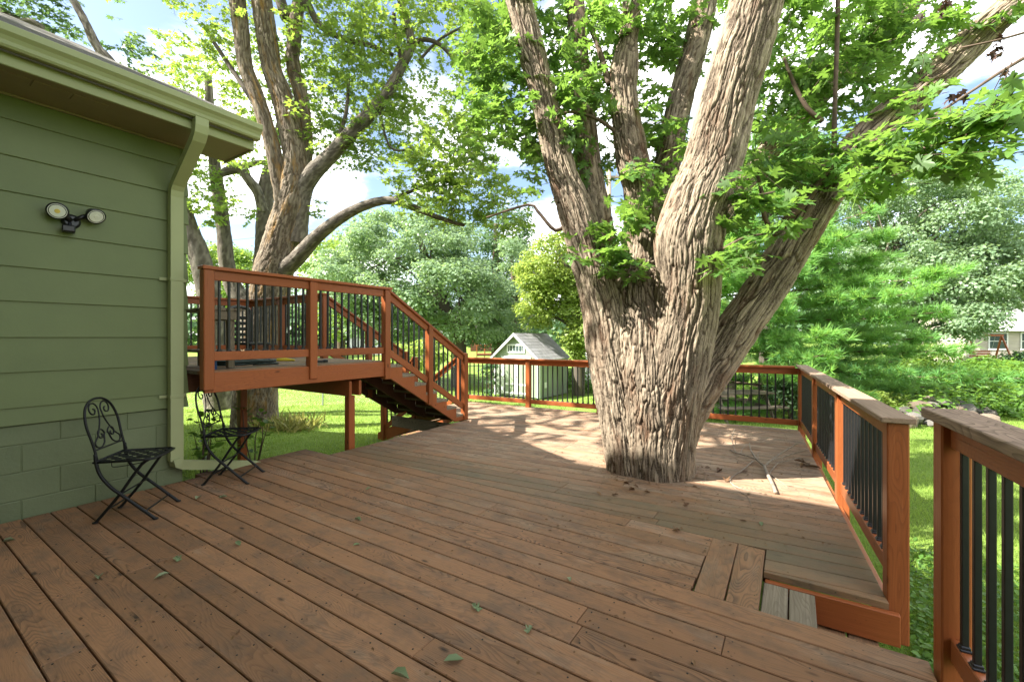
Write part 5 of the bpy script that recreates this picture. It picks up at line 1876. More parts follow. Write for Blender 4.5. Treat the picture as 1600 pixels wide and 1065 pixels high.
Vs, Fs, Rs, off = [], [], [], 0
for q in range(3):
    m_ = third == q
    V, F, R_ = scatter(TU[q], bp[m_], bt[m_], bn[m_], np.array(bsz)[m_], np.array(brn)[m_])
    Vs.append(V); Fs.append(F + off); Rs.append(R_); off += len(V)
print('TUFTS', len(bp), 'tris', 11 * len(bp))
link('needles', np_mesh('needles', np.concatenate(Vs), np.concatenate(Fs), M_NEEDLE, False, {'rnd': np.concatenate(Rs)}), pine, None, 'stuff')
link('boughs', twig_mesh('boughs', TWp, M_TWIG, np.array(TWr), 5), pine, kind='stuff')

# distant wood that closes the horizon
r = np.random.default_rng(77)
P, N, RN = [], [], []
for i in range(560):
    a = r.uniform(-1.7, 1.7) if i < 400 else r.uniform(-3.14, 3.14)
    d = r.uniform(72, 105)
    hx = CF * math.cos(a) + CR * math.sin(a)
    b = hx * d
    hgt = r.uniform(3.5, 8.5)
    k = 110
    dd = unit(r.normal(size=(k, 3)) + np.array([0, 0, 0.3]))
    P.append(np.array([b.x, b.y, gz(b.x, b.y) + hgt * 0.45]) + dd * np.array([3.2, 3.2, hgt * 0.6]) * r.uniform(0.7, 1.05, (k, 1)))
    N.append(unit(dd + np.array([0, 0, 0.7]) + r.normal(size=(k, 3)) * 0.5)); RN.append(np.clip(0.5 + r.normal(0, 0.15) + r.normal(0, 0.12, k), 0, 1))
P = np.concatenate(P); N = np.concatenate(N); RN = np.concatenate(RN)
t_ = r.normal(size=P.shape); t_ = unit(t_ - N * np.sum(t_ * N, 1)[:, None])
o = leaves_obj('distant_woods', T_CARD, P, t_, N, r.uniform(0.8, 1.5, len(P)), RN, M_DARKTREE, None, 'stuff')
tag(o, 'mixed green treeline closing off the far end of the lawns', 'woods')

# ------------------------------------------------------------------ grass
rg = np.random.default_rng(99)
n = 330000
d = np.exp(rg.uniform(np.log(1.6), np.log(26.0), n))
lat = (rg.uniform(-150, 1750, n) - 800) / FPX * d
x = lat * CR.x + d * CF.x; y = lat * CR.y + d * CF.y
on_deck = ((x < 0.46 - 0.0745 * np.clip(y - 2.9, 0, 9)) & (x > -4.9) & (y < 7.1 + (x + 5.7) * 0.08)) | ((x < -4.4) & (x > -5.75) & (y > 5.6) & (y < 7.06)) | ((x < 0.6) & (y < 2.5))
house_m = (x < WX) & (y < CY)
keep = ~(on_deck | house_m)
keep &= ~((x > -0.2) & (x < 0.5) & (y > 2.4) & (y < 2.9))
x, y, d = x[keep], y[keep], d[keep]
dens = vnoise(np.stack([x * 0.8, y * 0.8, x * 0], 1), 3)
z = ground_z(x, y) - 0.004
k = len(x)
t_ = rg.normal(size=(k, 3)) * 0.45; t_[:, 2] = 1.0; t_ = unit(t_)
n_ = rg.normal(size=(k, 3)); n_ = unit(n_ - t_ * np.sum(t_ * n_, 1)[:, None])
sz = rg.uniform(0.035, 0.085, k) * (1 + 0.35 * dens)
V0 = np.array([(-0.5, 0, 0), (0.5, 0, 0), (0.12, 1, 0.0)])
b = np.cross(t_, n_)
wd = 0.0045 * np.maximum(1.0, d / 3.2)
V = np.stack([x, y, z], 1)[:, None, :] + b[:, None, :] * (V0[None, :, 0:1] * wd[:, None, None]) + t_[:, None, :] * (V0[None, :, 1:2] * sz[:, None, None])
V[:, 2, :] += n_ * (sz * 0.35)[:, None]
F = np.arange(3 * k).reshape(k, 3)
rr_ = np.clip(0.45 + 0.3 * dens + rg.normal(0, 0.18, k), 0, 1)
o = link('grass', np_mesh('grass', V.reshape(-1, 3), F, M_GRASS, False, {'rnd': np.repeat(rr_, 3)}), kind='stuff')
tag(o, 'short mown lawn grass all round the decks', 'grass')

# clover and low weeds close to the side steps and along the foot of the railings
def ground_cover(name, label, pts, size, mat, seed, T=T_OVAL, hgt=(0.01, 0.10)):
    r = np.random.default_rng(seed)
    x, y = pts[:, 0], pts[:, 1]
    P = np.stack([x, y, ground_z(x, y) + r.uniform(hgt[0], hgt[1], len(x))], 1)
    t_, n_ = frames(len(P), r, 1.0, None, 0, 0.6)
    o = leaves_obj(name, T, P, t_, n_, size * r.uniform(0.6, 1.3, len(P)), np.clip(r.normal(0.5, 0.22, len(P)), 0, 1), mat, None, 'stuff')
    return tag(o, label, 'ground cover')


r = np.random.default_rng(12)
k = 5200
lat = r.uniform(-0.2, 1.1, k); yy = 2.2 + 3.0 * r.random(k) ** 1.6
xx = 0.55 + (yy - 2.4) * 0.05 + r.random(k) ** 1.3 * 1.1
ground_cover('weeds', 'low broad-leaved weeds between the side steps and the lawn', np.stack([xx, yy], 1), 0.045, M_SHRUB, 13)

# ivy bank on the right behind the stones
k = 9000
d = r.uniform(10.5, 22, k); u = r.uniform(1290, 1760, k)
lat = (u - 800) / FPX * d
vis = (u > 1420 - (d - 10.5) * 12)
d, lat = d[vis], lat[vis]
pts = np.stack([lat * CR.x + d * CF.x, lat * CR.y + d * CF.y], 1)
P, N, RN = [], [], []
for q in range(430):
    j = int(r.integers(0, len(pts)))
    R_ = r.uniform(0.35, 0.95); H_ = R_ * r.uniform(0.5, 1.0)
    kk_ = int(150 * R_)
    dd_ = unit(r.normal(size=(kk_, 3)) + np.array([0, 0, 0.5]))
    base = np.array([pts[j][0], pts[j][1], gz(pts[j][0], pts[j][1]) + 0.05])
    P.append(base + dd_ * np.array([R_, R_, H_]) * r.uniform(0.6, 1.1, (kk_, 1)))
    N.append(unit(dd_ * 0.6 + np.array([0, 0, 0.8]) + r.normal(size=(kk_, 3)) * 0.5))
    RN.append(np.clip(0.5 + r.normal(0, 0.16) + r.normal(0, 0.15, kk_), 0, 1))
P = np.concatenate(P); N = np.concatenate(N); RN = np.concatenate(RN)
t_ = r.normal(size=P.shape); t_ = unit(t_ - N * np.sum(t_ * N, 1)[:, None])
ok = P[:, 2] > ground_z(P[:, 0], P[:, 1]) - 0.02
o = leaves_obj('ivy_bank', T_OVAL, P[ok], t_[ok], N[ok], 0.12 * r.uniform(0.6, 1.5, int(ok.sum())), RN[ok], M_SHRUB, None, 'stuff')
tag(o, 'tangled ivy and weeds covering the bank behind the stone heap', 'ground cover')


def bush(label, u, v, d, ru, rv, rdd, lumps, leaf, per, mat, seed, T=T_OVAL, lump=0.3, name='bush', group=None):
    c = at(u, v, d)
    t = thing(name, label, 'bush', (c.x, c.y, gz(c.x, c.y)), 0, group)
    mb = MB()
    g = Vector((c.x, c.y, gz(c.x, c.y) - 0.03))
    rr = random.Random(seed)
    for q in range(7):
        e = at(u + rr.uniform(-0.6, 0.6) * ru, v + rr.uniform(-0.6, 0.5) * rv, d + rr.uniform(-0.5, 0.5) * rdd)
        mb.tube([g + Vector((rr.uniform(-0.06, 0.06), rr.uniform(-0.06, 0.06), 0)), (g + e) / 2 + Vector((rr.uniform(-0.1, 0.1), 0, 0.08)), e], [0.018, 0.012, 0.005], 5)
    mb.obj('stem', M_TWIG, t, smooth=True)
    lump_crown(t, [(u, v, d, ru, rv, rdd, lumps)], mat, seed, leaf, per, T, lump)
    return t


bush('dark round shrub seen through the back railing near its corner post', 1235, 618, 12.0, 26, 24, 0.6, 26, 0.10, 70, M_DARKTREE, 201)
bush('light green shrub on the ivy bank below the neighbouring house', 1540, 585, 17, 60, 22, 1.5, 46, 0.13, 80, M_SHRUB, 202, lump=0.4)
bush('green shrub beside the pine at the foot of the bank', 1400, 600, 15, 60, 25, 1.5, 44, 0.13, 80, M_SHRUB, 203, lump=0.4)
bush('dark evergreen shrub at the right end of the ivy bank', 1625, 575, 18, 35, 24, 1.2, 26, 0.13, 80, M_DARKTREE, 204, lump=0.4)
bush('vine-covered shrub at the left front corner of the shed', 765, 590, 20.5, 9, 28, 0.5, 16, 0.10, 60, M_DARKTREE, 205, lump=0.25)
bush('shrub filling the space between shed and big trunk', 905, 595, 22.5, 22, 26, 0.8, 26, 0.12, 70, M_SHRUB, 206, lump=0.35)
bush('tall reed-green shrub seen through the stair balusters', 655, 556, 17.0, 40, 22, 1.2, 30, 0.16, 70, M_LIME, 207, lump=0.35)
bush('yellow-flowering ground shrub in front of the stone pile', 1375, 628, 11.5, 26, 14, 0.5, 18, 0.09, 60, M_LIME, 208, lump=0.22)

for i, (u, v, d, ru, rv, lab) in enumerate([
        (1470, 600, 14.5, 40, 22, 'rounded weedy bush behind the middle of the stone heap'), (1560, 625, 12.5, 45, 22, 'leafy bush above the cap of the near railing'), (1620, 600, 14, 40, 28, 'tall weedy bush at the right picture edge'),
        (1440, 560, 18, 40, 20, 'bush between pine boughs and the garden swing'), 
        (1330, 600, 16, 45, 30, 'shady bush behind the pine boughs'), (1270, 600, 19, 45, 35, 'bush seen over the corner of the back railing'), (1180, 585, 20, 50, 35, 'bush behind the picnic table'), (1130, 600, 22, 40, 30, 'bush behind the dark garden bench')]):
    bush(lab, u, v, d, ru, rv, 1.0, 30, 0.12, 80, M_SHRUB if i % 3 else M_MAPLE2, 230 + i, lump=0.36)

# leafy sapling at the house corner, under the raised deck
def sapling(label, u, v, d, ru, rv, rdd, n, leaf, seed, stems):
    b = at(u, v + rv, d)
    t = thing('sapling', label, 'sapling', (b.x, b.y, gz(b.x, b.y)), 0, 'broad-leaved saplings under the raised deck')
    r = np.random.default_rng(seed)
    mb = MB(); P, T_, N_ = [], [], []
    g = Vector((b.x, b.y, gz(b.x, b.y) - 0.03))
    for s in range(stems):
        e = at(u + r.uniform(-1, 1) * ru, v - rv * r.uniform(-0.2, 1), d + r.uniform(-1, 1) * rdd)
        m_ = (g + e) / 2 + Vector((r.uniform(-0.08, 0.08), r.uniform(-0.08, 0.08), 0.1))
        mb.tube([g, m_, e], [0.010, 0.007, 0.003], 5)
        for q in range(n):
            f = r.uniform(0.25, 1.0)
            p = g.lerp(m_, min(1, f * 2)) if f < 0.5 else m_.lerp(e, f * 2 - 1)
            o = Vector(r.normal(size=3)); o.z = abs(o.z) * 0.3; o.normalize()
            P.append(list(p + o * 0.05)); T_.append(list(o)); nn = np.array([0, 0, 1.0]) + r.normal(0, 0.35, 3); N_.append(nn)
    mb.obj('stem', M_TWIG, t, smooth=True)
    P = np.array(P); T_ = unit(np.array(T_)); N_ = np.array(N_); N_ = unit(N_ - T_ * np.sum(N_ * T_, 1)[:, None])
    lk = []
    sz = leaf * r.uniform(0.6, 1.3, len(P))
    V0, F0 = T_OVAL
    keep_single = np.argsort(-sz)[:60]
    rest = np.setdiff1d(np.arange(len(P)), keep_single)
    for kk_ in range(3):
        lk.append(np_mesh('leaf', V0 * np.array([1.05 + 0.1 * kk_, 1, 1]), F0, M_SHRUB, False, {'rnd': np.full(len(V0), 0.3 + 0.2 * kk_)}))
    for j, i in enumerate(keep_single):
        bx = np.cross(T_[i], N_[i])
        M = Matrix(((bx[0], T_[i][0], N_[i][0], P[i][0]), (bx[1], T_[i][1], N_[i][1], P[i][1]), (bx[2], T_[i][2], N_[i][2], P[i][2]), (0, 0, 0, 1))) @ Matrix.Scale(float(sz[i]), 4)
        link('leaf', lk[j % 3], t, M)
    if len(rest):
        leaves_obj('foliage', T_OVAL, P[rest], T_[rest], N_[rest], sz[rest], np.clip(r.normal(0.5, 0.2, len(rest)), 0, 1), M_SHRUB, t)


sapling('leafy green sapling growing against the house corner behind the second chair', 318, 672, 5.3, 22, 34, 0.25, 11, 0.095, 301, 7)
sapling('few broad leaves sprouting by the raised deck post, right of the far chair', 398, 660, 6.0, 22, 24, 0.2, 9, 0.105, 302, 4)

# day lily clump at the foot of the tall maple
b = at(450, 668, 9.6)
lily = thing('day_lily', 'yellowing clump of strap leaves at the foot of the tall maple', 'plant', (b.x, b.y, gz(b.x, b.y)))
r = np.random.default_rng(55)
k = 420
c = np.array([b.x, b.y, gz(b.x, b.y)])
pp = c + np.stack([r.normal(0, 0.28, k), r.normal(0, 0.28, k), np.zeros(k)], 1)
t_ = r.normal(size=(k, 3)) * 0.9; t_[:, 2] = np.abs(t_[:, 2]) + 0.5; t_ = unit(t_)
n_ = r.normal(size=(k, 3)); n_ = unit(n_ - t_ * np.sum(n_ * t_, 1)[:, None])
leaves_obj('foliage', (np.array([(-0.05, 0, 0), (0.05, 0, 0), (0.045, 0.6, 0.05), (-0.045, 0.6, 0.05), (0, 1, -0.1)], float), np.array([(0, 1, 2), (0, 2, 3), (3, 2, 4)])), pp, t_, n_, r.uniform(0.2, 0.42, k), np.clip(r.normal(0.5, 0.3, k), 0, 1), M_HOSTA, lily)
# ------------------------------------------------------------------ folding iron garden chairs
def bez(p, n=10):
    """Catmull-Rom resample of a coarse polyline"""
    C, _ = smooth_path([np.array(q, float) for q in p], [1] * len(p), 1e-3 if False else 0.02)
    return [Vector(c) for c in C]


def back_x(z):
    return -0.165 - (z - 0.46) * 0.24


def spiral(cy, cz, r0, a0, turns, direction, n=22):
    out = []
    for i in range(n + 1):
        t = i / n
        a = a0 + direction * turns * 2 * math.pi * t
        r = r0 * (1 - t) ** 0.8 + 0.008
        out.append((cy + r * math.cos(a), cz + r * math.sin(a)))
    return out


def make_chair(label, loc, rz):
    t = thing('bistro_chair', label, 'chair', loc, rz, 'wrought iron chairs along the house wall')
    W = WM[t.name]
    def put(mb, name, smooth=True):
        return mb.obj(name, M_IRON, t, W, smooth)
    # bent legs: back hinge forward and down to the front foot
    for s in (-1, 1):
        y = 0.178 * s
        m = MB()
        pts = bez([(back_x(0.50), y, 0.50), (-0.168, y, 0.43), (-0.145, y, 0.35), (-0.085, y, 0.26), (0.02, y, 0.16), (0.19, y, 0.0)])
        m.tube(pts, 0.0115, 8)
        m.disc((0.19, y, 0.0), 0.017, (0, 0, 1), 10, 0.008)
        put(m, 'leg')
    for s in (-1, 1):
        y = 0.150 * s
        m = MB()
        pts = bez([(0.13, y, 0.432), (0.09, y, 0.40), (0.03, y, 0.31), (-0.06, y, 0.17), (-0.19, y, 0.0)])
        m.tube(pts, 0.0105, 8)
        m.disc((-0.19, y, 0.0), 0.017, (0, 0, 1), 10, 0.008)
        put(m, 'leg')
    m = MB()
    m.tube([(0.125, -0.178, 0.064), (0.125, 0.178, 0.064)], 0.006, 8)
    m.tube([(-0.125, -0.15, 0.085), (-0.125, 0.15, 0.085)], 0.006, 8)
    m.tube([(-0.02, -0.18, 0.205), (-0.02, 0.18, 0.205)], 0.006, 8)
    put(m, 'stretcher')
    m = MB()
    m.tube(bez([(-0.10, -0.13, 0.43), (-0.10, -0.13, 0.395), (-0.06, -0.13, 0.39), (0.08, -0.13, 0.41), (0.10, -0.13, 0.43)]), 0.003, 6)
    m.tube(bez([(-0.10, 0.13, 0.43), (-0.10, 0.13, 0.395), (-0.06, 0.13, 0.39), (0.08, 0.13, 0.41), (0.10, 0.13, 0.43)]), 0.003, 6)
    put(m, 'support_wire')
    # back frame
    m = MB()
    yz = [(-0.178, 0.455), (-0.172, 0.52), (-0.176, 0.60), (-0.185, 0.68), (-0.178, 0.75), (-0.15, 0.815), (-0.10, 0.857), (-0.04, 0.877), (0.04, 0.877), (0.10, 0.857), (0.15, 0.815), (0.178, 0.75), (0.185, 0.68), (0.176, 0.60), (0.172, 0.52), (0.178, 0.455)]
    m.tube(bez([(back_x(z), y, z) for y, z in yz]), 0.0085, 8)
    bf = put(m, 'back_frame')
    m = MB()
    m.tube([(back_x(0.525), -0.172, 0.525), (back_x(0.525), 0.172, 0.525)], 0.006, 8)
    put(m, 'back_rail')
    for s in (-1, 1):
        m = MB()
        top = spiral(0.072, 0.800, 0.052, math.pi * 1.15, 1.25, -1)[::-1]
        mid = [(0.020, 0.755), (0.045, 0.69), (0.10, 0.61)]
        low = [(0.145, 0.575), (0.135, 0.54), (0.09, 0.532), (0.045, 0.56), (0.028, 0.61)]
        end = spiral(0.062, 0.618, 0.036, math.pi, 1.1, -1)
        path = top + mid + low + end
        m.tube(bez([(back_x(z), s * y, z) for y, z in path]), 0.0055, 6)
        put(m, 'scroll')
    # woven strap seat
    m = MB()
    hx, hy = 0.185, 0.178
    ring = [(-hx, -hy), (hx - 0.05, -hy), (hx - 0.012, -hy + 0.03), (hx, 0), (hx - 0.012, hy - 0.03), (hx - 0.05, hy), (-hx, hy)]
    m.tube([(x, y, 0.440) for x, y in ring] + [(-hx, -hy, 0.440)], 0.0085, 8)
    put(m, 'seat_frame')
    n = 8
    for k in range(n):
        y = -hy + (k + 0.5) * 2 * hy / n
        m = MB(); vs = []
        st_ = [(-hx + i * 2 * (hx - 0.006) / n, 0.441 + (0.0035 if (i + k) % 2 else -0.0035)) for i in range(n + 1)]
        for x, z in st_:
            vs += [Vector((x, y - 0.013, z)), Vector((x, y + 0.013, z)), Vector((x, y - 0.013, z - 0.002)), Vector((x, y + 0.013, z - 0.002))]
        fs = []
        for i in range(n):
            a = 4 * i
            fs += [(a, a + 1, a + 5, a + 4), (a + 2, a + 6, a + 7, a + 3), (a, a + 4, a + 6, a + 2), (a + 1, a + 3, a + 7, a + 5)]
        m.add(vs, fs); put(m, 'seat_strap', False)
        x = -hx + (k + 0.5) * 2 * (hx - 0.004) / n
        m = MB(); vs = []
        st_ = [(-hy + i * 2 * hy / n, 0.441 + (-0.0035 if (i + k) % 2 else 0.0035)) for i in range(n + 1)]
        for y, z in st_:
            vs += [Vector((x - 0.013, y, z)), Vector((x + 0.013, y, z)), Vector((x - 0.013, y, z - 0.002)), Vector((x + 0.013, y, z - 0.002))]
        m.add(vs, fs); put(m, 'seat_strap', False)
    return t


make_chair('black iron folding chair with scrolled back standing fully in front of the green house wall', (-4.20, 1.235, 0.002), math.radians(48.5))
make_chair('black iron folding chair beyond the house corner, its scrolled back against the lawn', (-4.44, 2.02, 0.002), math.radians(42))

# ------------------------------------------------------------------ twin flood light on the wall
fl = thing('flood_light', 'black twin-headed flood light with motion sensor fixed to the green siding', 'light', (WX - 0.03, 0.965, 2.24))
x0 = WX - 0.032
m = MB(); m.tube([(x0, 0.985, 2.245), (x0 + 0.045, 0.985, 2.245), (x0 + 0.06, 0.985, 2.245)], [0.058, 0.056, 0.04], 20); m.obj('wall_plate', M_BLACK, fl, smooth=False)


def lamp_head(c, aim, led):
    c = Vector(c); a = Vector(aim).normalized()
    m = MB()
    m.tube([c - a * 0.085, c - a * 0.07, c - a * 0.02, c, c + a * 0.008], [0.022, 0.034, 0.052, 0.064, 0.064], 24)
    h = m.obj('lamp_head', M_BLACK, fl, smooth=True)
    m = MB(); m.tube([c + a * 0.004, c + a * 0.011], [0.054, 0.054], 24)
    m.obj('rim', M_REFLECT, h)
    m = MB(); m.tube([c + a * 0.008, c + a * 0.013], [0.047, 0.044], 24)
    m.obj('reflector', M_REFLECT, h)
    m = MB(); m.tube([c + a * 0.011, c + a * 0.0148], [0.018, 0.015], 18)
    m.obj('emitter', led, h)
    g = MB(); g.tube([c + a * 0.0085, c + a * 0.0112], [0.050, 0.050], 24); g.obj('gasket', M_BLACK, h)
    return h


lamp_head((x0 + 0.115, 0.895, 2.295), (0.92, -0.26, -0.30), M_AMBER)
lamp_head((x0 + 0.115, 1.110, 2.305), (0.82, 0.18, -0.52), M_REFLECT)
m = MB()
m.tube([(x0 + 0.05, 0.975, 2.25), (x0 + 0.075, 0.945, 2.275), (x0 + 0.06, 0.915, 2.295)], [0.022, 0.022, 0.018], 12)
m.tube([(x0 + 0.05, 1.0, 2.255), (x0 + 0.07, 1.035, 2.285), (x0 + 0.06, 1.085, 2.315)], [0.016, 0.016, 0.018], 12)
m.obj('arm', M_BLACK, fl, smooth=True)
m = MB(); m.cbox((0, 0, 0), (0.085, 0.075, 0.052), 0.008, Matrix.Translation((x0 + 0.085, 0.962, 2.175)) @ Matrix.Rotation(-0.2, 4, 'Z'))
m.tube([(x0 + 0.05, 0.975, 2.23), (x0 + 0.07, 0.968, 2.19)], 0.014, 10)
m.obj('sensor', M_PLASTIC, fl)

# ------------------------------------------------------------------ things on the raised deck
tb = thing('side_table', 'weathered greenish timber table standing behind the first bay of the raised railing', 'table', (-5.15, 2.0, RZ + 0.002))
for k in range(4):
    beam('top_board', (-5.45, 1.95 + k * 0.075, RZ + 0.585), (-4.68, 1.95 + k * 0.075, RZ + 0.585), 0.07, 0.03, M_GREYWOOD, tb)
beam('apron', (-4.71, 1.94, RZ + 0.525), (-4.71, 2.18, RZ + 0.525), 0.035, 0.085, M_GREYWOOD, tb)
beam('apron', (-5.43, 2.17, RZ + 0.525), (-4.73, 2.17, RZ + 0.525), 0.035, 0.085, M_GREYWOOD, tb)
for px, py in ((-4.76, 2.13), (-5.40, 2.13), (-4.76, 1.96), (-5.40, 1.96)):
    key_p = post_at(tb, px, py, RZ + 0.003, RZ + 0.568, 0, 0.06, M_GREYWOOD, 'leg')
for k in range(3):
    beam('shelf_board', (-5.45, 1.97 + k * 0.075, RZ + 0.17), (-4.68, 1.97 + k * 0.075, RZ + 0.17), 0.07, 0.028, M_GREYWOOD, tb)

bc = at(375, 536, 5.9)
ch = thing('patio_chair', 'black plastic slat-backed chair on the raised deck near the orange-barked maple', 'chair', (bc.x, bc.y, RZ + 0.002), math.radians(20))
W = WM[ch.name]
for s in (-1, 1):
    m = MB(); m.cbox((0, 0.16 * s, 0.33), (0.05, 0.045, 0.62), 0.015); m.obj('side_frame', M_PLASTIC, ch, W)
m = MB(); m.tube(bez([(0, -0.16, 0.62), (0, -0.15, 0.68), (0, -0.08, 0.71), (0, 0.08, 0.71), (0, 0.15, 0.68), (0, 0.16, 0.62)]), 0.025, 8); m.obj('top_rail', M_PLASTIC, ch, W, True)
for k in range(5):
    m = MB(); m.cbox((0, 0, 0.27 + k * 0.075), (0.02, 0.29, 0.045), 0.006); m.obj('back_slat', M_PLASTIC, ch, W)
m = MB(); m.cbox((0.17, 0, 0.22), (0.34, 0.34, 0.035), 0.01); m.obj('seat', M_PLASTIC, ch, W)
for sx in (0.30,):
    for s in (-1, 1):
        m = MB(); m.cbox((sx, 0.14 * s, 0.1), (0.04, 0.04, 0.2), 0.008); m.obj('leg', M_PLASTIC, ch, W)

hc = Vector((-5.02, 2.35, RZ))
m = MB()
pts = []
for i in range(120):
    a = i / 120 * 2 * math.pi * 4.2
    r = 0.17 + 0.035 * math.sin(i * 0.31) + 0.012 * math.sin(i * 1.7)
    pts.append((hc.x + r * 0.9 * math.cos(a), hc.y + 0.05 + r * 1.6 * math.sin(a), RZ + 0.018 + 0.011 * (i / 120 * 4) + 0.004 * math.sin(i * 0.9)))
m.tube(pts, 0.0115, 8)
hs = thing('garden_hose', 'dark green garden hose coiled loosely on the raised deck boards', 'hose', (hc.x, hc.y, RZ))
m.obj('coil', M_HOSE, hs, smooth=True)
m = MB(); m.tube([(-4.80, 2.62, RZ + 0.06), (-4.78, 2.70, RZ + 0.062), (-4.76, 2.80, RZ + 0.05)], [0.016, 0.02, 0.012], 10); m.obj('nozzle', M_YELLOW, hs, smooth=True)
tp = at(448, 565, 5.05)
m = MB(); m.tube(bez([(-4.83, 2.98, RZ + 0.02), (-4.80, 3.05, RZ + 0.022), (-4.78, 3.14, RZ + 0.02), (-4.75, 3.20, RZ + 0.02)]), [0.007, 0.016, 0.02, 0.014] + [0.014] * 40 if False else 0.014, 8)
sg = thing('spray_gun', 'small black spray gun lying on the raised deck beside the hose', 'tool', (-4.8, 3.05, RZ))
m.obj('barrel', M_PLASTIC, sg, smooth=True)
m = MB(); m.cbox((-4.76, 3.19, RZ + 0.022), (0.03, 0.06, 0.036), 0.008); m.obj('grip', M_PLASTIC, sg)
m = MB(); m.tube([(-4.86, 1.945, RZ + 0.003), (-4.86, 1.945, RZ + 0.10), (-4.86, 1.945, RZ + 0.11)], [0.045, 0.05, 0.053], 16)
bk = thing('bucket', 'small blue pail standing by the first post of the raised railing', 'bucket', (-4.72, 1.945, RZ))
WM[bk.name] = bk.matrix_basis.copy()
m = MB(); m.tube([(-4.68, 1.93, RZ + 0.003), (-4.68, 1.93, RZ + 0.10), (-4.68, 1.93, RZ + 0.11)], [0.042, 0.047, 0.050], 16); m.obj('pail', M_BLUE, bk)
m = MB(); m.tube(bez([(-4.68, 1.88, RZ + 0.10), (-4.68, 1.89, RZ + 0.15), (-4.68, 1.93, RZ + 0.165), (-4.68, 1.97, RZ + 0.15), (-4.68, 1.98, RZ + 0.10)]), 0.003, 6); m.obj('handle', M_GALV, bk)

# ------------------------------------------------------------------ garden shed
sA = CR * 1.214 + CF * 19.66           # front right corner
wv = (CR * -0.82 + CF * 0.57).normalized()
dvv = (CR * 0.57 + CF * 0.82).normalized()
gz0 = gz(sA.x, sA.y) - 0.02
shed = thing('shed', 'small green gabled garden shed with white double doors beyond the back railing', 'shed', (sA.x, sA.y, gz0))
SM = Matrix(((wv.x, dvv.x, 0, sA.x), (wv.y, dvv.y, 0, sA.y), (0, 0, 1, gz0), (0, 0, 0, 1)))
SW, SD, SH, SP = 2.5, 2.7, 1.93, 3.02


def sh(mb, name, mat, parent=None):
    return mb.obj(name, mat, parent or shed, SM)


m = MB()
m.prism([(0, 0.08), (SW, 0.08), (SW, SH), (SW / 2, SP - 0.10), (0, SH)], 0, SD, Matrix(((1, 0, 0, 0), (0, 0, 1, 0), (0, 1, 0, 0), (0, 0, 0, 1))))
sh(m, 'wall', M_SHED)
for k in range(9):     # battens of the panelled side
    m = MB(); m.cbox((-0.006, 0.15 + k * 0.3, 1.02), (0.014, 0.014, 1.75), 0.003); sh(m, 'batten', M_SHED)
for k in (0.12, 0.28, SW - 0.12, SW - 0.28):
    m = MB(); m.cbox((k, -0.006, 1.02), (0.014, 0.014, 1.75), 0.003); sh(m, 'batten', M_SHED)
m = MB(); m.cbox((-0.012, SD / 2, 0.12), (0.022, SD, 0.16), 0.003); sh(m, 'skirt_board', M_SHED)
for x in (0.03, SW - 0.03):
    m = MB(); m.cbox((x, -0.012, 0.98), (0.11, 0.026, 1.82), 0.004); sh(m, 'corner_board', M_WHITE)
m = MB(); m.cbox((-0.014, 0.045, 0.98), (0.026, 0.11, 1.82), 0.004); sh(m, 'corner_board', M_WHITE)
for i, x0_ in enumerate((0.52, 1.255)):
    m = MB(); m.cbox((x0_ + 0.36, -0.012, 0.98), (0.71, 0.024, 1.62), 0.004); d_o = sh(m, 'door', M_SHED_DOOR)
    for bx, bz_, sx, sz_ in ((0.05, 0.98, 0.09, 1.62), (0.67, 0.98, 0.09, 1.62), (0.36, 1.745, 0.53, 0.09), (0.36, 0.215, 0.53, 0.09), (0.36, 0.62, 0.53, 0.08)):
        m = MB(); m.cbox((x0_ + bx, -0.030, bz_), (sx, 0.016, sz_), 0.003); sh(m, 'door_trim', M_WHITE, d_o)
m = MB(); m.cbox((1.21, -0.055, 0.98), (0.03, 0.03, 0.10), 0.006); sh(m, 'handle', M_BLACK)
m = MB(); m.cbox((1.245, -0.024, 1.87), (1.68, 0.04, 0.12), 0.004); sh(m, 'door_header', M_WHITE)
for x in (0.46, 2.03):
    m = MB(); m.cbox((x, -0.018, 0.98), (0.09, 0.03, 1.64), 0.004); sh(m, 'door_casing', M_WHITE)
m = MB()
for c_, s_ in (((1.25, -0.02, 2.47), (1.02, 0.04, 0.07)), ((1.25, -0.02, 2.13), (1.02, 0.04, 0.07)), ((0.775, -0.02, 2.30), (0.07, 0.04, 0.27)), ((1.725, -0.02, 2.30), (0.07, 0.04, 0.27))):
    m.cbox(c_, s_, 0.004)
wf = sh(m, 'window_frame', M_WHITE)
m = MB(); m.box((1.25, -0.012, 2.30), (0.88, 0.012, 0.27)); sh(m, 'pane', M_GLASS, wf)
for k in range(5):
    m = MB(); m.cbox((0.81 + (k + 0.5) * 0.176, -0.022, 2.30), (0.018, 0.012, 0.27), 0.002); sh(m, 'muntin', M_WHITE, wf)
m = MB(); m.cbox((-0.03, 0.55, 0.62), (0.05, 0.16, 0.26), 0.01); sh(m, 'outlet_box', M_WHITE)
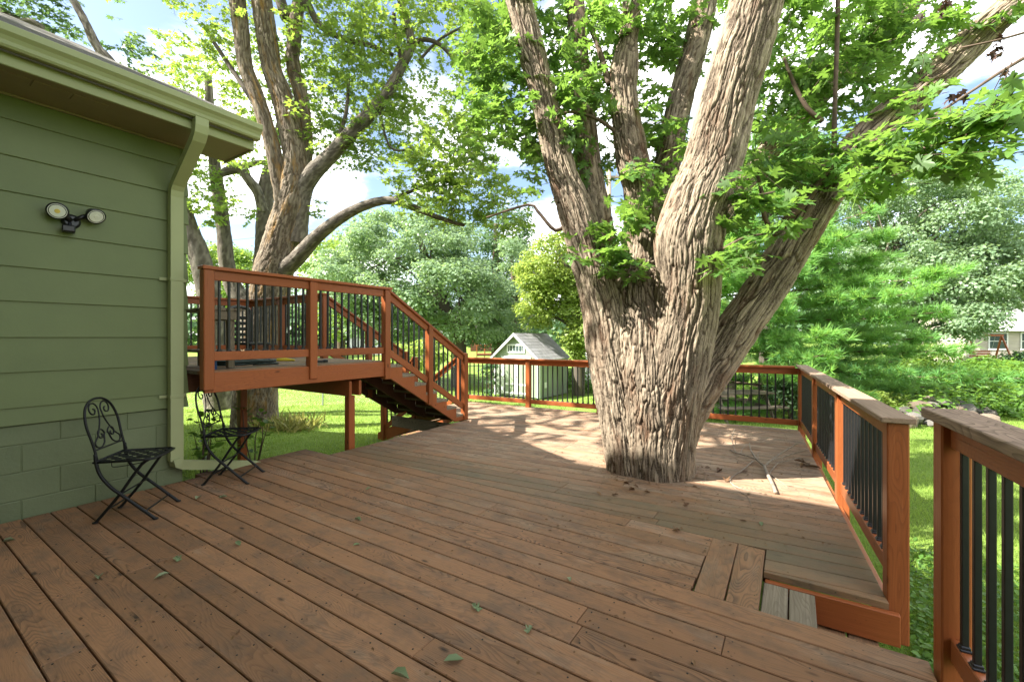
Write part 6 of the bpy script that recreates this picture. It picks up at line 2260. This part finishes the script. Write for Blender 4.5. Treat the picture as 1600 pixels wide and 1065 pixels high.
# roof with shingle courses and white rakes
oh = 0.17
sl = (SP - SH) / (SW / 2)
for side in (0, 1):
    xe = -oh if side == 0 else SW + oh
    sgn = 1 if side == 0 else -1
    ze = SH - oh * sl
    m = MB()
    m.prism([(xe, ze), (SW / 2 - 0.001 * sgn, SP), (SW / 2 - 0.001 * sgn, SP - 0.09), (xe, ze - 0.07)], -0.2, SD + 0.15, Matrix(((1, 0, 0, 0), (0, 0, 1, 0), (0, 1, 0, 0), (0, 0, 0, 1))))
    rf = sh(m, 'roof', M_SHINGLE2)
    Ls = math.hypot(SW / 2 + oh, SP - ze)
    ang = math.atan2(SP - ze, SW / 2 + oh)
    nc = 9
    rr = random.Random(side)
    for c in range(nc):
        s = (c + 0.5) * Ls / nc
        y = -0.2 - rr.uniform(0, 0.3)
        while y < SD + 0.15:
            ya, yb = max(y, -0.205), min(y + 0.33, SD + 0.155)
            y += 0.33
            if yb - ya < 0.03: continue
            key = ('stab', round(yb - ya, 2))
            me = MESH_CACHE.get(key)
            if me is None:
                me = MB().cbox((0, 0, 0), (Ls / nc + 0.02, yb - ya - 0.008, 0.010), 0.003).mesh('shingle', M_SHINGLE2)
                MESH_CACHE[key] = me
            M = SM @ Matrix.Translation((xe + sgn * s * math.cos(ang), (ya + yb) / 2, ze + s * math.sin(ang) + 0.009)) @ Matrix.Rotation(-sgn * (ang - 0.025), 4, 'Y')
            link('shingle', me, rf, M)
    m = MB(); m.prism([(xe - 0.012 * sgn, ze - 0.10), (xe - 0.012 * sgn, ze + 0.012), (SW / 2 - 0.0015 * sgn, SP + 0.012), (SW / 2 - 0.0015 * sgn, SP - 0.13)], -0.232, -0.206, Matrix(((1, 0, 0, 0), (0, 0, 1, 0), (0, 1, 0, 0), (0, 0, 0, 1))))
    sh(m, 'rake_board', M_WHITE, rf)
    m = MB(); m.cbox((xe - 0.014 * sgn, SD / 2 - 0.03, ze - 0.03), (0.022, SD + 0.34, 0.10), 0.003)
    sh(m, 'eave_board', M_SHED if side == 0 else M_WHITE, rf)

# ------------------------------------------------------------------ old picnic table below the back railing
pt = at(1150, 640, 11.6)
pg = gz(pt.x, pt.y)
pic = thing('picnic_table', 'old grey picnic table in shade under the pine, seen through the back railing', 'table', (pt.x, pt.y, pg))
PM = Matrix.Translation((pt.x, pt.y, pg)) @ Matrix.Rotation(YAW + 0.12, 4, 'Z')
for k in range(5):
    m = MB(); m.cbox((0, -0.3 + k * 0.15, 0.74), (1.75, 0.14, 0.038), 0.005); m.obj('top_board', M_PICNIC, pic, PM)
for s in (-1, 1):
    for k in range(2):
        m = MB(); m.cbox((0, s * (0.62 + k * 0.15), 0.44), (1.75, 0.14, 0.038), 0.005); m.obj('seat_board', M_PICNIC, pic, PM)
    m = MB(); m.cbox((s * 0.6, 0, 0.40), (0.045, 1.5, 0.09), 0.005); m.obj('cross_beam', M_PICNIC, pic, PM)
    for q in (-1, 1):
        a = PM @ Vector((s * 0.65, q * 0.25, 0.70)); b = PM @ Vector((s * 0.65, q * 0.62, 0.0))
        beam('leg', b, a, 0.045, 0.09, M_PICNIC, pic)
pt2 = at(1118, 640, 12.6)
bt_ = thing('garden_bench', 'dark wooden bench in shade behind the picnic table', 'bench', (pt2.x, pt2.y, gz(pt2.x, pt2.y)))
BM_ = Matrix.Translation((pt2.x, pt2.y, gz(pt2.x, pt2.y))) @ Matrix.Rotation(YAW - 0.1, 4, 'Z')
for k in range(4):
    m = MB(); m.cbox((0, -0.2 + k * 0.11, 0.43), (1.3, 0.10, 0.03), 0.004); m.obj('seat_board', M_PICNIC, bt_, BM_)
for k in range(4):
    m = MB(); m.cbox((0, 0.24, 0.55 + k * 0.11), (1.3, 0.03, 0.09), 0.004); m.obj('back_slat', M_PICNIC, bt_, BM_)
for sx in (-0.6, 0.6):
    m = MB(); m.cbox((sx, -0.18, 0.21), (0.06, 0.06, 0.42), 0.004); m.obj('leg', M_PICNIC, bt_, BM_)
    m = MB(); m.cbox((sx, 0.27, 0.46), (0.06, 0.05, 0.92), 0.004); m.obj('leg', M_PICNIC, bt_, BM_)

# ------------------------------------------------------------------ stones
rs = np.random.default_rng(4)
STM = []
for k in range(7):
    bm = bmesh.new(); bmesh.ops.create_icosphere(bm, subdivisions=2, radius=0.5)
    off = rs.normal(size=3) * 10
    V = np.array([v.co[:] for v in bm.verts])
    dsp = vnoise(V * 2.2 + off, 3) * 0.22 + vnoise(V * 5 + off, 4) * 0.06
    for v, d_ in zip(bm.verts, dsp): v.co *= (1 + d_)
    # a few flat faces
    for q in range(3):
        nrm = Vector(unit(rs.normal(size=(1, 3)))[0]); lim = rs.uniform(0.3, 0.42)
        for v in bm.verts:
            e = v.co.dot(nrm)
            if e > lim: v.co -= nrm * (e - lim) * 0.85
    me = bpy.data.meshes.new('stone'); bm.to_mesh(me); bm.free(); me.materials.append(M_STONE)
    STM.append(me)
spts = []
slabels = set()
ns = 0
tries = 0
while ns < 95 and tries < 6000:
    tries += 1
    u = rs.uniform(1395, 1545); d = rs.uniform(9.8, 12.2)
    p = at(u, 600, d)
    s = rs.uniform(0.2, 0.42)
    hmax = max(0.0, 1 - ((u - 1455) / 75) ** 2) * max(0.0, 1 - ((d - 11.0) / 1.3) ** 2)
    if rs.random() > hmax + 0.15: continue
    lay = rs.random() ** 1.2 * hmax * 0.40
    c = Vector((p.x, p.y, gz(p.x, p.y) + s * 0.26 + lay))
    if any((c - q).length < 0.36 * (s + t_) for q, t_ in spts): continue
    tone, colr = (('dark grey', (0.07, 0.064, 0.058, 1)), ('tan', (0.20, 0.155, 0.115, 1)), ('pale', (0.27, 0.24, 0.21, 1)), ('brown', (0.13, 0.095, 0.07, 1)), ('mid grey', (0.14, 0.13, 0.118, 1)))[int(rs.integers(0, 5))]
    place = ('at the left tip', 'in the left half', 'in the middle', 'in the right half', 'at the right tip')[min(4, int((u - 1385) / 33))]
    big_ = 'small' if s < 0.25 else 'medium' if s < 0.34 else 'large'
    lev = 'lying low' if lay < 0.09 else 'halfway up' if lay < 0.2 else 'on top'
    face = 'front' if d < 11.0 else 'back'
    lab = '%s %s field stone %s %s of the heap, %s side' % (big_, tone, lev, place, face)
    if lab in slabels: continue
    slabels.add(lab)
    spts.append((c, s)); ns += 1
    o = link('stone', STM[ns % 7], None, Matrix.Translation(c) @ Matrix.Rotation(rs.uniform(0, 6.28), 4, 'Z') @ Matrix.Rotation(rs.uniform(-0.4, 0.4), 4, 'X') @ Matrix.Diagonal((s * rs.uniform(0.9, 1.4), s, s * rs.uniform(0.6, 0.9), 1)))
    o.color = colr
    tag(o, lab, 'stone', 'field stones heaped at the lawn edge')

# ------------------------------------------------------------------ chain-link fence across the lower lawn
def chain_fence(label, a, b, h=1.15, step=2.4):
    a = Vector(a); b = Vector(b)
    t = thing('chain_link_fence', label, 'fence', (a.x, a.y, gz(a.x, a.y)))
    d = (b - a); L = d.length; d.normalize()
    n = int(L / step)
    P = []
    for i in range(n + 1):
        p = a + d * (L * i / n); P.append(Vector((p.x, p.y, gz(p.x, p.y))))
        m = MB(); m.tube([P[-1] - Vector((0, 0, 0.05)), P[-1] + Vector((0, 0, h + 0.03))], 0.03, 8); m.obj('post', M_GALV, t)
    m = MB()
    for p, q in zip(P[:-1], P[1:]):
        m.tube([p + Vector((0, 0, h)), q + Vector((0, 0, h))], 0.02, 6)
    m.obj('top_rail', M_GALV, t)
    TWs = []
    pitch = 0.10
    for p, q in zip(P[:-1], P[1:]):
        w = (q - p); k = int(w.length / pitch)
        for i in range(-int(h / pitch), k):
            for s in (0, 1):
                f0, f1 = i / k, (i + h / pitch) / k
                z0_, z1_ = 0.03, h - 0.01
                c0, c1 = max(f0, 0), min(f1, 1)
                if c1 <= c0: continue
                za = z0_ + (z1_ - z0_) * (c0 - f0) / (f1 - f0); zb = z0_ + (z1_ - z0_) * (c1 - f0) / (f1 - f0)
                if s: za, zb = z0_ + z1_ - za, z0_ + z1_ - zb
                TWs.append((np.array(p.lerp(q, c0)) + [0, 0, za], np.array(p.lerp(q, c1)) + [0, 0, zb]))
    link('wire_mesh', twig_mesh('wire_mesh', TWs, M_GALV, 0.0022), t, kind='stuff')
    return t


f0 = at(250, 600, 15.0); f1 = at(700, 600, 19.5)
chain_fence('grey chain-link fence crossing the lawn behind the raised deck', (f0.x, f0.y, 0), (f1.x, f1.y, 0))
f0 = at(705, 600, 24.0); f1 = at(790, 600, 24.5)
chain_fence('short stretch of chain-link fence left of the shed', (f0.x, f0.y, 0), (f1.x, f1.y, 0), 1.2, 1.4)

# ------------------------------------------------------------------ utility pole and its wires
up_ = at(951, 600, 22.0)
pole = thing('utility_pole', 'pale timber utility pole standing behind the maple stems', 'utility pole', (up_.x, up_.y, gz(up_.x, up_.y)))
g = gz(up_.x, up_.y)
m = MB(); m.tube([(up_.x, up_.y, g - 0.1), (up_.x, up_.y, g + 5), (up_.x, up_.y, g + 11.5)], [0.17, 0.15, 0.12], 14); m.obj('shaft', M_POLE, pole, smooth=True)
ax_ = (CR * 0.5 + CF * 0.85).normalized()
m = MB(); m.cbox((0, 0, 0), (2.2, 0.10, 0.12), 0.01, Matrix.Translation((up_.x, up_.y, g + 10.9)) @ axes(CR)); m.obj('crossarm', M_POLE, pole)
for s in (-0.95, -0.4, 0.4, 0.95):
    m = MB(); c = Vector((up_.x, up_.y, g + 10.97)) + CR * s; m.tube([c, c + Vector((0, 0, 0.12))], [0.035, 0.045], 8); m.obj('insulator', M_GALV, pole)


def wire(label, a, b, sag, r=0.012):
    m = MB(); pts = []
    for i in range(25):
        t = i / 24
        p = Vector(a).lerp(Vector(b), t); p.z -= sag * 4 * t * (1 - t); pts.append(p)
    m.tube(pts, r, 5)
    o = m.obj('power_line', M_BLACK, None)
    tag(o, label, 'wire', 'overhead lines to the utility pole')


topp = Vector((up_.x, up_.y, g + 11.09))
wire('overhead line running right from the pole, the upper one', topp + CR * 0.95, at(1900, 60, 16), 0.5)
wire('overhead line running right from the pole, the middle one', topp + CR * 0.4, at(1900, 85, 16), 0.6)
wire('overhead line running right from the pole, the lowest one', topp + Vector((0, 0, -1.2)), at(1900, 120, 16), 0.7)
wire('overhead line running left from the pole behind the round maple', topp - CR * 0.95, at(300, 380, 40), 0.6)

# ------------------------------------------------------------------ houses and decks of the neighbours
def gable_house(name, label, cat, origin, xdir, w, dpt, hw, rise, wall, roofm, windows, trim=M_WHITE):
    o = Vector(origin); xd = Vector(xdir).normalized(); yd = Vector((-xd.y, xd.x, 0))
    t = thing(name, label, cat, o)
    M = Matrix(((xd.x, yd.x, 0, o.x), (xd.y, yd.y, 0, o.y), (0, 0, 1, o.z), (0, 0, 0, 1)))
    S = Matrix(((0, 1, 0, 0), (1, 0, 0, 0), (0, 0, 1, 0), (0, 0, 0, 1)))
    m = MB()
    G = Matrix(((0, 0, 1, 0), (1, 0, 0, 0), (0, 1, 0, 0), (0, 0, 0, 1)))
    m.prism([(0, -0.3), (dpt, -0.3), (dpt, hw), (dpt / 2, hw + rise), (0, hw)], 0, w, G)
    m.obj('wall', wall, t, M)
    rows = int(hw / 0.2)
    for k in range(rows):
        m = MB(); m.cbox((w / 2, -0.012, 0.1 + k * 0.2), (w, 0.02, 0.188), 0.004); m.obj('siding_board', wall, t, M)
    for s in (0, 1):
        a = (-0.4, hw - 0.4 * rise / (dpt / 2)) if s == 0 else (dpt + 0.4, hw - 0.4 * rise / (dpt / 2))
        b = (dpt / 2, hw + rise)
        m = MB(); m.prism([a, b, (b[0], b[1] + 0.12), (a[0], a[1] + 0.12)], -0.35, w + 0.35, G)
        r_ = m.obj('roof', roofm, t, M)
        m = MB(); m.cbox((w / 2, a[0] - 0.012, a[1] + 0.03), (w + 0.7, 0.02, 0.2), 0.004); m.obj('eave_board', trim, r_, M)
    for x, z, sx, sz_ in windows:
        m = MB()
        for c_, s_ in (((x, -0.04, z + sz_ / 2), (sx + 0.16, 0.05, 0.08)), ((x, -0.04, z - sz_ / 2), (sx + 0.16, 0.05, 0.08)), ((x - sx / 2 - 0.04, -0.04, z), (0.08, 0.05, sz_ - 0.08)), ((x + sx / 2 + 0.04, -0.04, z), (0.08, 0.05, sz_ - 0.08)), ((x, -0.04, z), (sx, 0.03, 0.04))):
            m.cbox(c_, s_, 0.004)
        f_ = m.obj('window', trim, t, M)
        m = MB(); m.box((x, -0.028, z), (sx, 0.01, sz_)); m.obj('pane', M_GLASS, f_, M)
    return t


p = at(1512, 580, 27.0)
gable_house('neighbour_house', 'pale sided neighbour house with grey roof half hidden behind leaves at the right', 'house', (p.x, p.y, gz(p.x, p.y)), (CR * 1.0 + CF * -0.15), 9.0, 7.0, 2.3, 1.9, M_HOUSETAN, M_SHINGLE2, [(1.6, 1.4, 0.9, 1.0), (3.4, 1.4, 1.1, 1.0), (6.4, 1.4, 1.1, 1.0)])
sw = at(1540, 575, 24.5)
swt = thing('garden_swing', 'brown wooden garden swing frame in front of the neighbour house', 'swing', (sw.x, sw.y, gz(sw.x, sw.y)))
base = Vector((sw.x, sw.y, gz(sw.x, sw.y)))
for s in (-0.9, 0.9):
    for q in (-0.55, 0.55):
        beam('leg', base + CR * (s * 1.15) + CF * q, base + CR * s + Vector((0, 0, 1.75)), 0.07, 0.07, M_RAIL, swt)
beam('cross_beam', base - CR * 1.0 + Vector((0, 0, 1.77)), base + CR * 1.0 + Vector((0, 0, 1.77)), 0.08, 0.1, M_RAIL, swt)
for k in range(4):
    beam('seat_slat', base - CR * 0.6 + CF * (k * 0.11 - 0.15) + Vector((0, 0, 0.45)), base + CR * 0.6 + CF * (k * 0.11 - 0.15) + Vector((0, 0, 0.45)), 0.09, 0.025, M_RAIL, swt)
for k in range(3):
    beam('back_slat', base - CR * 0.6 + CF * 0.3 + Vector((0, 0, 0.6 + k * 0.13)), base + CR * 0.6 + CF * 0.3 + Vector((0, 0, 0.6 + k * 0.13)), 0.02, 0.1, M_RAIL, swt)
for s in (-0.55, 0.55):
    m = MB(); m.tube([base + CR * s + CF * 0.28 + Vector((0, 0, 0.46)), base + CR * s + Vector((0, 0, 1.74))], 0.008, 5); m.obj('chain', M_GALV, swt)

p = at(545, 560, 52.0)
gable_house('neighbour_house', 'white neighbour house glimpsed between the stair balusters', 'house', (p.x, p.y, gz(p.x, p.y)), CR, 5.5, 6.0, 2.6, 1.6, M_HOUSEWHITE, M_SHINGLE2, [(4.0, 1.5, 1.0, 1.0)])
p = at(735, 560, 58.0)
gable_house('neighbour_house', 'red-brown neighbour house behind the far deck, left of the shed peak', 'house', (p.x, p.y, gz(p.x, p.y)), CR, 7.5, 6.0, 2.7, 1.8, M_DARKWOOD, M_SHINGLE, [(1.6, 1.5, 1.2, 1.1), (4.4, 1.4, 1.6, 1.2)])
p = at(915, 598, 27.0)
gable_house('garden_shed', 'pale grey shed partly hidden behind the left edge of the big trunk', 'shed', (p.x, p.y, gz(p.x, p.y)), CR, 2.2, 2.4, 1.7, 0.5, M_HOUSEWHITE, M_HOUSEWHITE, [])

# far deck of the neighbour with its chairs
nd0 = at(745, 548, 46.0)
ndk = thing('wooden_deck', 'distant low wooden deck with posts left of the shed roof', 'deck', (nd0.x, nd0.y, gz(nd0.x, nd0.y)))
g0 = gz(nd0.x, nd0.y)
for k in range(10):
    a = Vector((nd0.x, nd0.y, g0 + 0.55)) + CF * (k * 0.15)
    beam('deck_board', a, a + CR * 4.2, 0.14, 0.035, M_RAIL, ndk)
a = Vector((nd0.x, nd0.y, g0 + 0.43)) - CF * 0.09
beam('rim_board', a, a + CR * 4.2, 0.038, 0.2, M_DARKWOOD, ndk)
for k in range(6):
    q = Vector((nd0.x, nd0.y, 0)) + CR * (k * 0.83)
    post_at(ndk, q.x, q.y, g0 - 0.05, g0 + 1.45, YAW)
a = Vector((nd0.x, nd0.y, g0 + 1.47)); beam('top_rail', a, a + CR * 4.2, 0.10, 0.04, M_RAIL, ndk)
for k in range(30):
    q = Vector((nd0.x, nd0.y, g0 + 0.6)) + CR * (0.1 + k * 0.137); baluster(q, q + Vector((0, 0, 0.84)), ndk, 0.03, False)
fo = at(630, 556, 44)
ff = thing('wooden_fence', 'short brown board fence far behind the stair', 'fence', (fo.x, fo.y, gz(fo.x, fo.y)))
for k in range(16):
    q = Vector((fo.x, fo.y, gz(fo.x, fo.y) + 0.55)) + CR * (k * 0.17)
    m = MB(); m.cbox((0, 0, 0), (0.155, 0.025, 1.2 + 0.05 * (k % 2)), 0.004, Matrix.Translation(q) @ axes(CR)); m.obj('plank', M_GREYWOOD, ff)
for zz in (0.2, 0.9):
    q = Vector((fo.x, fo.y, gz(fo.x, fo.y) + zz)) + CF * 0.03; beam('rail', q, q + CR * 2.6, 0.03, 0.08, M_GREYWOOD, ff)
ob = at(918, 552, 28.5)
fl_ = thing('flower_bush', 'small orange-flowered bush just left of the big trunk', 'bush', (ob.x, ob.y, gz(ob.x, ob.y)))
lump_crown(fl_, [(918, 550, 28.5, 10, 8, 0.4, 8)], M_ORANGE, 400, 0.12, 40, T_CARD, 0.25)
m = MB(); m.tube([(ob.x, ob.y, gz(ob.x, ob.y)), at(918, 552, 28.5)], [0.05, 0.02], 6); m.obj('stem', M_TWIG, fl_)

# ------------------------------------------------------------------ fallen branch on the deck
fb = thing('fallen_branch', 'dry forked branch with many thin twigs lying on the sunlit deck right of the trunk', 'branch', tuple(on_z(1200, 735)))


def on_deck_path(pts, n=6):
    """(u, v, height, radius in metres) laid on the deck"""
    P, R = [], []
    for u, v, z, r in pts:
        p = on_z(u, v + 0, 0.0)
        p = on_z(u, v, z + r)
        P.append(p); R.append(r)
    return P, R


BRL = [
    ('stem', [(1212, 769, 0, 0.017), (1205, 752, 0.01, 0.017), (1198, 738, 0.015, 0.016), (1194, 727, 0.02, 0.015)]),
    ('fork', [(1195, 728, 0.02, 0.012), (1187, 722, 0.03, 0.011), (1180, 714, 0.04, 0.010), (1173, 702, 0.03, 0.007), (1171, 692, 0.03, 0.005)]),
    ('fork', [(1195, 728, 0.02, 0.012), (1205, 719, 0.04, 0.010), (1220, 708, 0.06, 0.008), (1238, 697, 0.06, 0.006), (1245, 692, 0.06, 0.004)]),
    ('fork', [(1182, 717, 0.04, 0.008), (1165, 711, 0.03, 0.008), (1150, 707, 0.02, 0.007), (1141, 702, 0.0, 0.006)]),
    ('fork', [(1176, 720, 0.02, 0.006), (1160, 734, 0.01, 0.007), (1145, 744, 0.0, 0.007), (1141, 752, 0, 0.006), (1152, 761, 0, 0.005), (1172, 767, 0, 0.004), (1190, 770, 0, 0.003)]),
    ('fork', [(1150, 707, 0.02, 0.006), (1146, 696, 0.04, 0.005), (1144, 682, 0.05, 0.004), (1149, 668, 0.05, 0.003)]),
    ('fork', [(1205, 719, 0.04, 0.006), (1225, 713, 0.05, 0.006), (1245, 707, 0.05, 0.005), (1265, 702, 0.04, 0.003)]),
    ('fork', [(1203, 742, 0.005, 0.006), (1205, 735, 0.01, 0.006), (1216, 723, 0.02, 0.005), (1228, 720, 0.03, 0.004), (1250, 714, 0.02, 0.003)]),
    ('fork', [(1204, 741, 0.0, 0.006), (1212, 747, 0.0, 0.005), (1222, 754, 0.0, 0.004), (1232, 762, 0.0, 0.003)]),
    ('twig', [(1186, 718, 0.03, 0.004), (1184, 710, 0.05, 0.004), (1188, 704, 0.06, 0.003)]),
    ('twig', [(1157, 708, 0.02, 0.004), (1162, 698, 0.03, 0.003), (1174, 692, 0.03, 0.003), (1190, 690, 0.04, 0.003), (1204, 682, 0.04, 0.002)]),
    ('twig', [(1141, 752, 0, 0.003), (1150, 764, 0, 0.003), (1168, 776, 0, 0.003), (1174, 790, 0, 0.002)]),
    ('twig', [(1222, 720, 0.03, 0.003), (1224, 712, 0.05, 0.002)]), ('twig', [(1155, 712, 0.02, 0.004), (1148, 715, 0.01, 0.003)]),
    ('twig', [(1238, 697, 0.06, 0.003), (1252, 690, 0.05, 0.002), (1262, 683, 0.05, 0.002)]),
    ('twig', [(1182, 715, 0.03, 0.003), (1176, 722, 0.02, 0.003), (1172, 726, 0.0, 0.002)]),
]
for nm, pts in BRL:
    P, R = on_deck_path(pts)
    C, Rr = smooth_path(P, R, 0.03)
    m = MB(); m.tube([Vector(c) for c in C], list(Rr), 7 if nm == 'stem' else 6); m.obj(nm, M_BRANCHBARK, fb, smooth=True)

# ------------------------------------------------------------------ fallen leaves and litter
LK = {}
for nm, mat in (('dry', M_DRYLEAF), ('green', M_PALELEAF)):
    for k in range(5):
        r = np.random.default_rng(600 + k)
        V, F = T_MAPLE if k % 2 else T_OVAL
        V = V.copy(); c = 1.3 + 0.5 * k
        V[:, 2] = 0.22 * np.abs(V[:, 0]) * c * (1 if k % 2 else 1.4) + 0.10 * (1 - np.cos(V[:, 1] * 4)) * r.uniform(0.5, 1.2) + 0.03 * np.sin(V[:, 0] * 9 + k)
        V[:, 0] *= 0.75
        V[:, 2] -= V[:, 2].min()
        LK[nm, k] = np_mesh('fallen_leaf', V, F, mat, False, {'rnd': np.full(len(V), r.uniform(0.1, 0.95))})
GREEN = [(725, 1030, 0.085, 'on the front boards near the lower middle of the deck'), (750, 955, 0.06, 'curled on the boards above the lowest pale leaf'), (888, 902, 0.055, 'alone on the boards in front of the trunk'), (823, 990, 0.05, 'folded, right of the middle board joint'),
         (565, 814, 0.06, 'on the deck left of centre'), (563, 850, 0.05, 'just below another pale leaf left of centre'), (572, 765, 0.05, 'on the boards below the stair foot'), (313, 776, 0.10, 'long and narrow, in front of the far iron chair'), (343, 778, 0.055, 'small, just right of the long narrow leaf'),
         (24, 844, 0.06, 'near the house wall at the left edge'), (375, 853, 0.07, 'on a board joint, right of the near iron chair'), (280, 877, 0.06, 'in a board gap below the near iron chair'), (240, 905, 0.07, 'in a board gap below the near chair'), (155, 900, 0.06, 'curled in a board gap at the left'), (640, 1062, 0.08, 'at the bottom edge of the picture'),
         (1190, 822, 0.06, 'on the greenish boards above the cross boards'), (1170, 770, 0.05, 'beside the fallen branch twigs')]
for i, (u, v, s, w) in enumerate(GREEN):
    p = on_z(u, v, 0.0)
    o = link('fallen_leaf', LK['green', i % 5], None, Matrix.Translation((p.x, p.y, 0.004)) @ Matrix.Rotation(random.uniform(0, 6.28), 4, 'Z') @ Matrix.Scale(s, 4))
    tag(o, 'pale green fallen leaf ' + w, 'leaf', 'pale fallen leaves on the deck')
DRY = [(1258, 728, 0.15, 'big crumpled brown leaf by the side railing post'), (1266, 727, 0.14, 'crumpled brown leaf touching the big one by the railing'), (1250, 729, 0.12, 'folded brown leaf at the left of the railing bunch'), (1135, 753, 0.10, 'brown curled leaf beside the trunk, at the twig tips'),
       (992, 766, 0.07, 'dark curled leaf in front of the trunk, left one'), (998, 763, 0.06, 'dark curled leaf in front of the trunk, right one'), (956, 773, 0.06, 'dark leaf below the left side of the trunk'), (940, 775, 0.06, 'flat dark leaf left of the trunk foot'), (1015, 770, 0.05, 'small dark leaf below the middle of the trunk'),
       (984, 757, 0.06, 'grey leaf close under the trunk'), (1155, 813, 0.05, 'dark bud-like leaf on the boards above the cross boards'), (1070, 791, 0.06, 'dark sliver leaf between trunk and cross boards'), (1090, 762, 0.05, 'small dark leaf right of the trunk foot'), (1062, 829, 0.07, 'dark leaf left of the cross boards'),
       (1120, 738, 0.10, 'long dark leaf between trunk and branch'), (1110, 730, 0.07, 'dark leaf near the trunk, left of the branch'), (1162, 739, 0.08, 'olive leaf under the branch twigs'), (1085, 1041, 0.035, 'round dark acorn-like leaf bit near the front right'), (1220, 1008, 0.03, 'dry scrap on the lower step')]
for i, (u, v, s, w) in enumerate(DRY[:-1]):
    p = on_z(u, v, 0.0)
    o = link('fallen_leaf', LK['dry', i % 5], None, Matrix.Translation((p.x, p.y, 0.004)) @ Matrix.Rotation(random.uniform(0, 6.28), 4, 'Z') @ Matrix.Rotation(random.uniform(-0.2, 0.2), 4, 'X') @ Matrix.Scale(s, 4))
    tag(o, w, 'leaf', 'dry fallen leaves on the deck')
# crumbs of bark and seeds, too small to count
r = np.random.default_rng(70)
k = 520
u = np.concatenate([r.uniform(850, 1330, 330), r.uniform(100, 1300, 190)]); v = np.concatenate([r.uniform(680, 860, 330), r.uniform(720, 1060, 190)])
pp = []
for a, b in zip(u, v):
    q = on_z(a, b, 0.0)
    if q.x > 0.3 - 0.07 * (q.y - 3) or q.x < WX + 0.1 or (q.x > -0.46 and q.y < 2.9): continue
    pp.append((q.x, q.y, 0.003))
for q in range(170):      # bark chips gathered round the foot of the trunk
    a = r.uniform(0, 6.28); R_ = 0.44 + abs(r.normal(0, 0.10))
    pp.append((-1.24 + R_ * math.cos(a), 4.48 + R_ * math.sin(a), 0.004))
pp = np.array(pp); t_, n_ = frames(len(pp), r, 1.5)
o = leaves_obj('deck_litter', T_OVAL, pp, t_, n_, r.uniform(0.008, 0.03, len(pp)), r.random(len(pp)), M_DRYLEAF, None, 'stuff')
tag(o, 'crumbs of bark, seeds and leaf scraps strewn over the deck boards', 'litter')
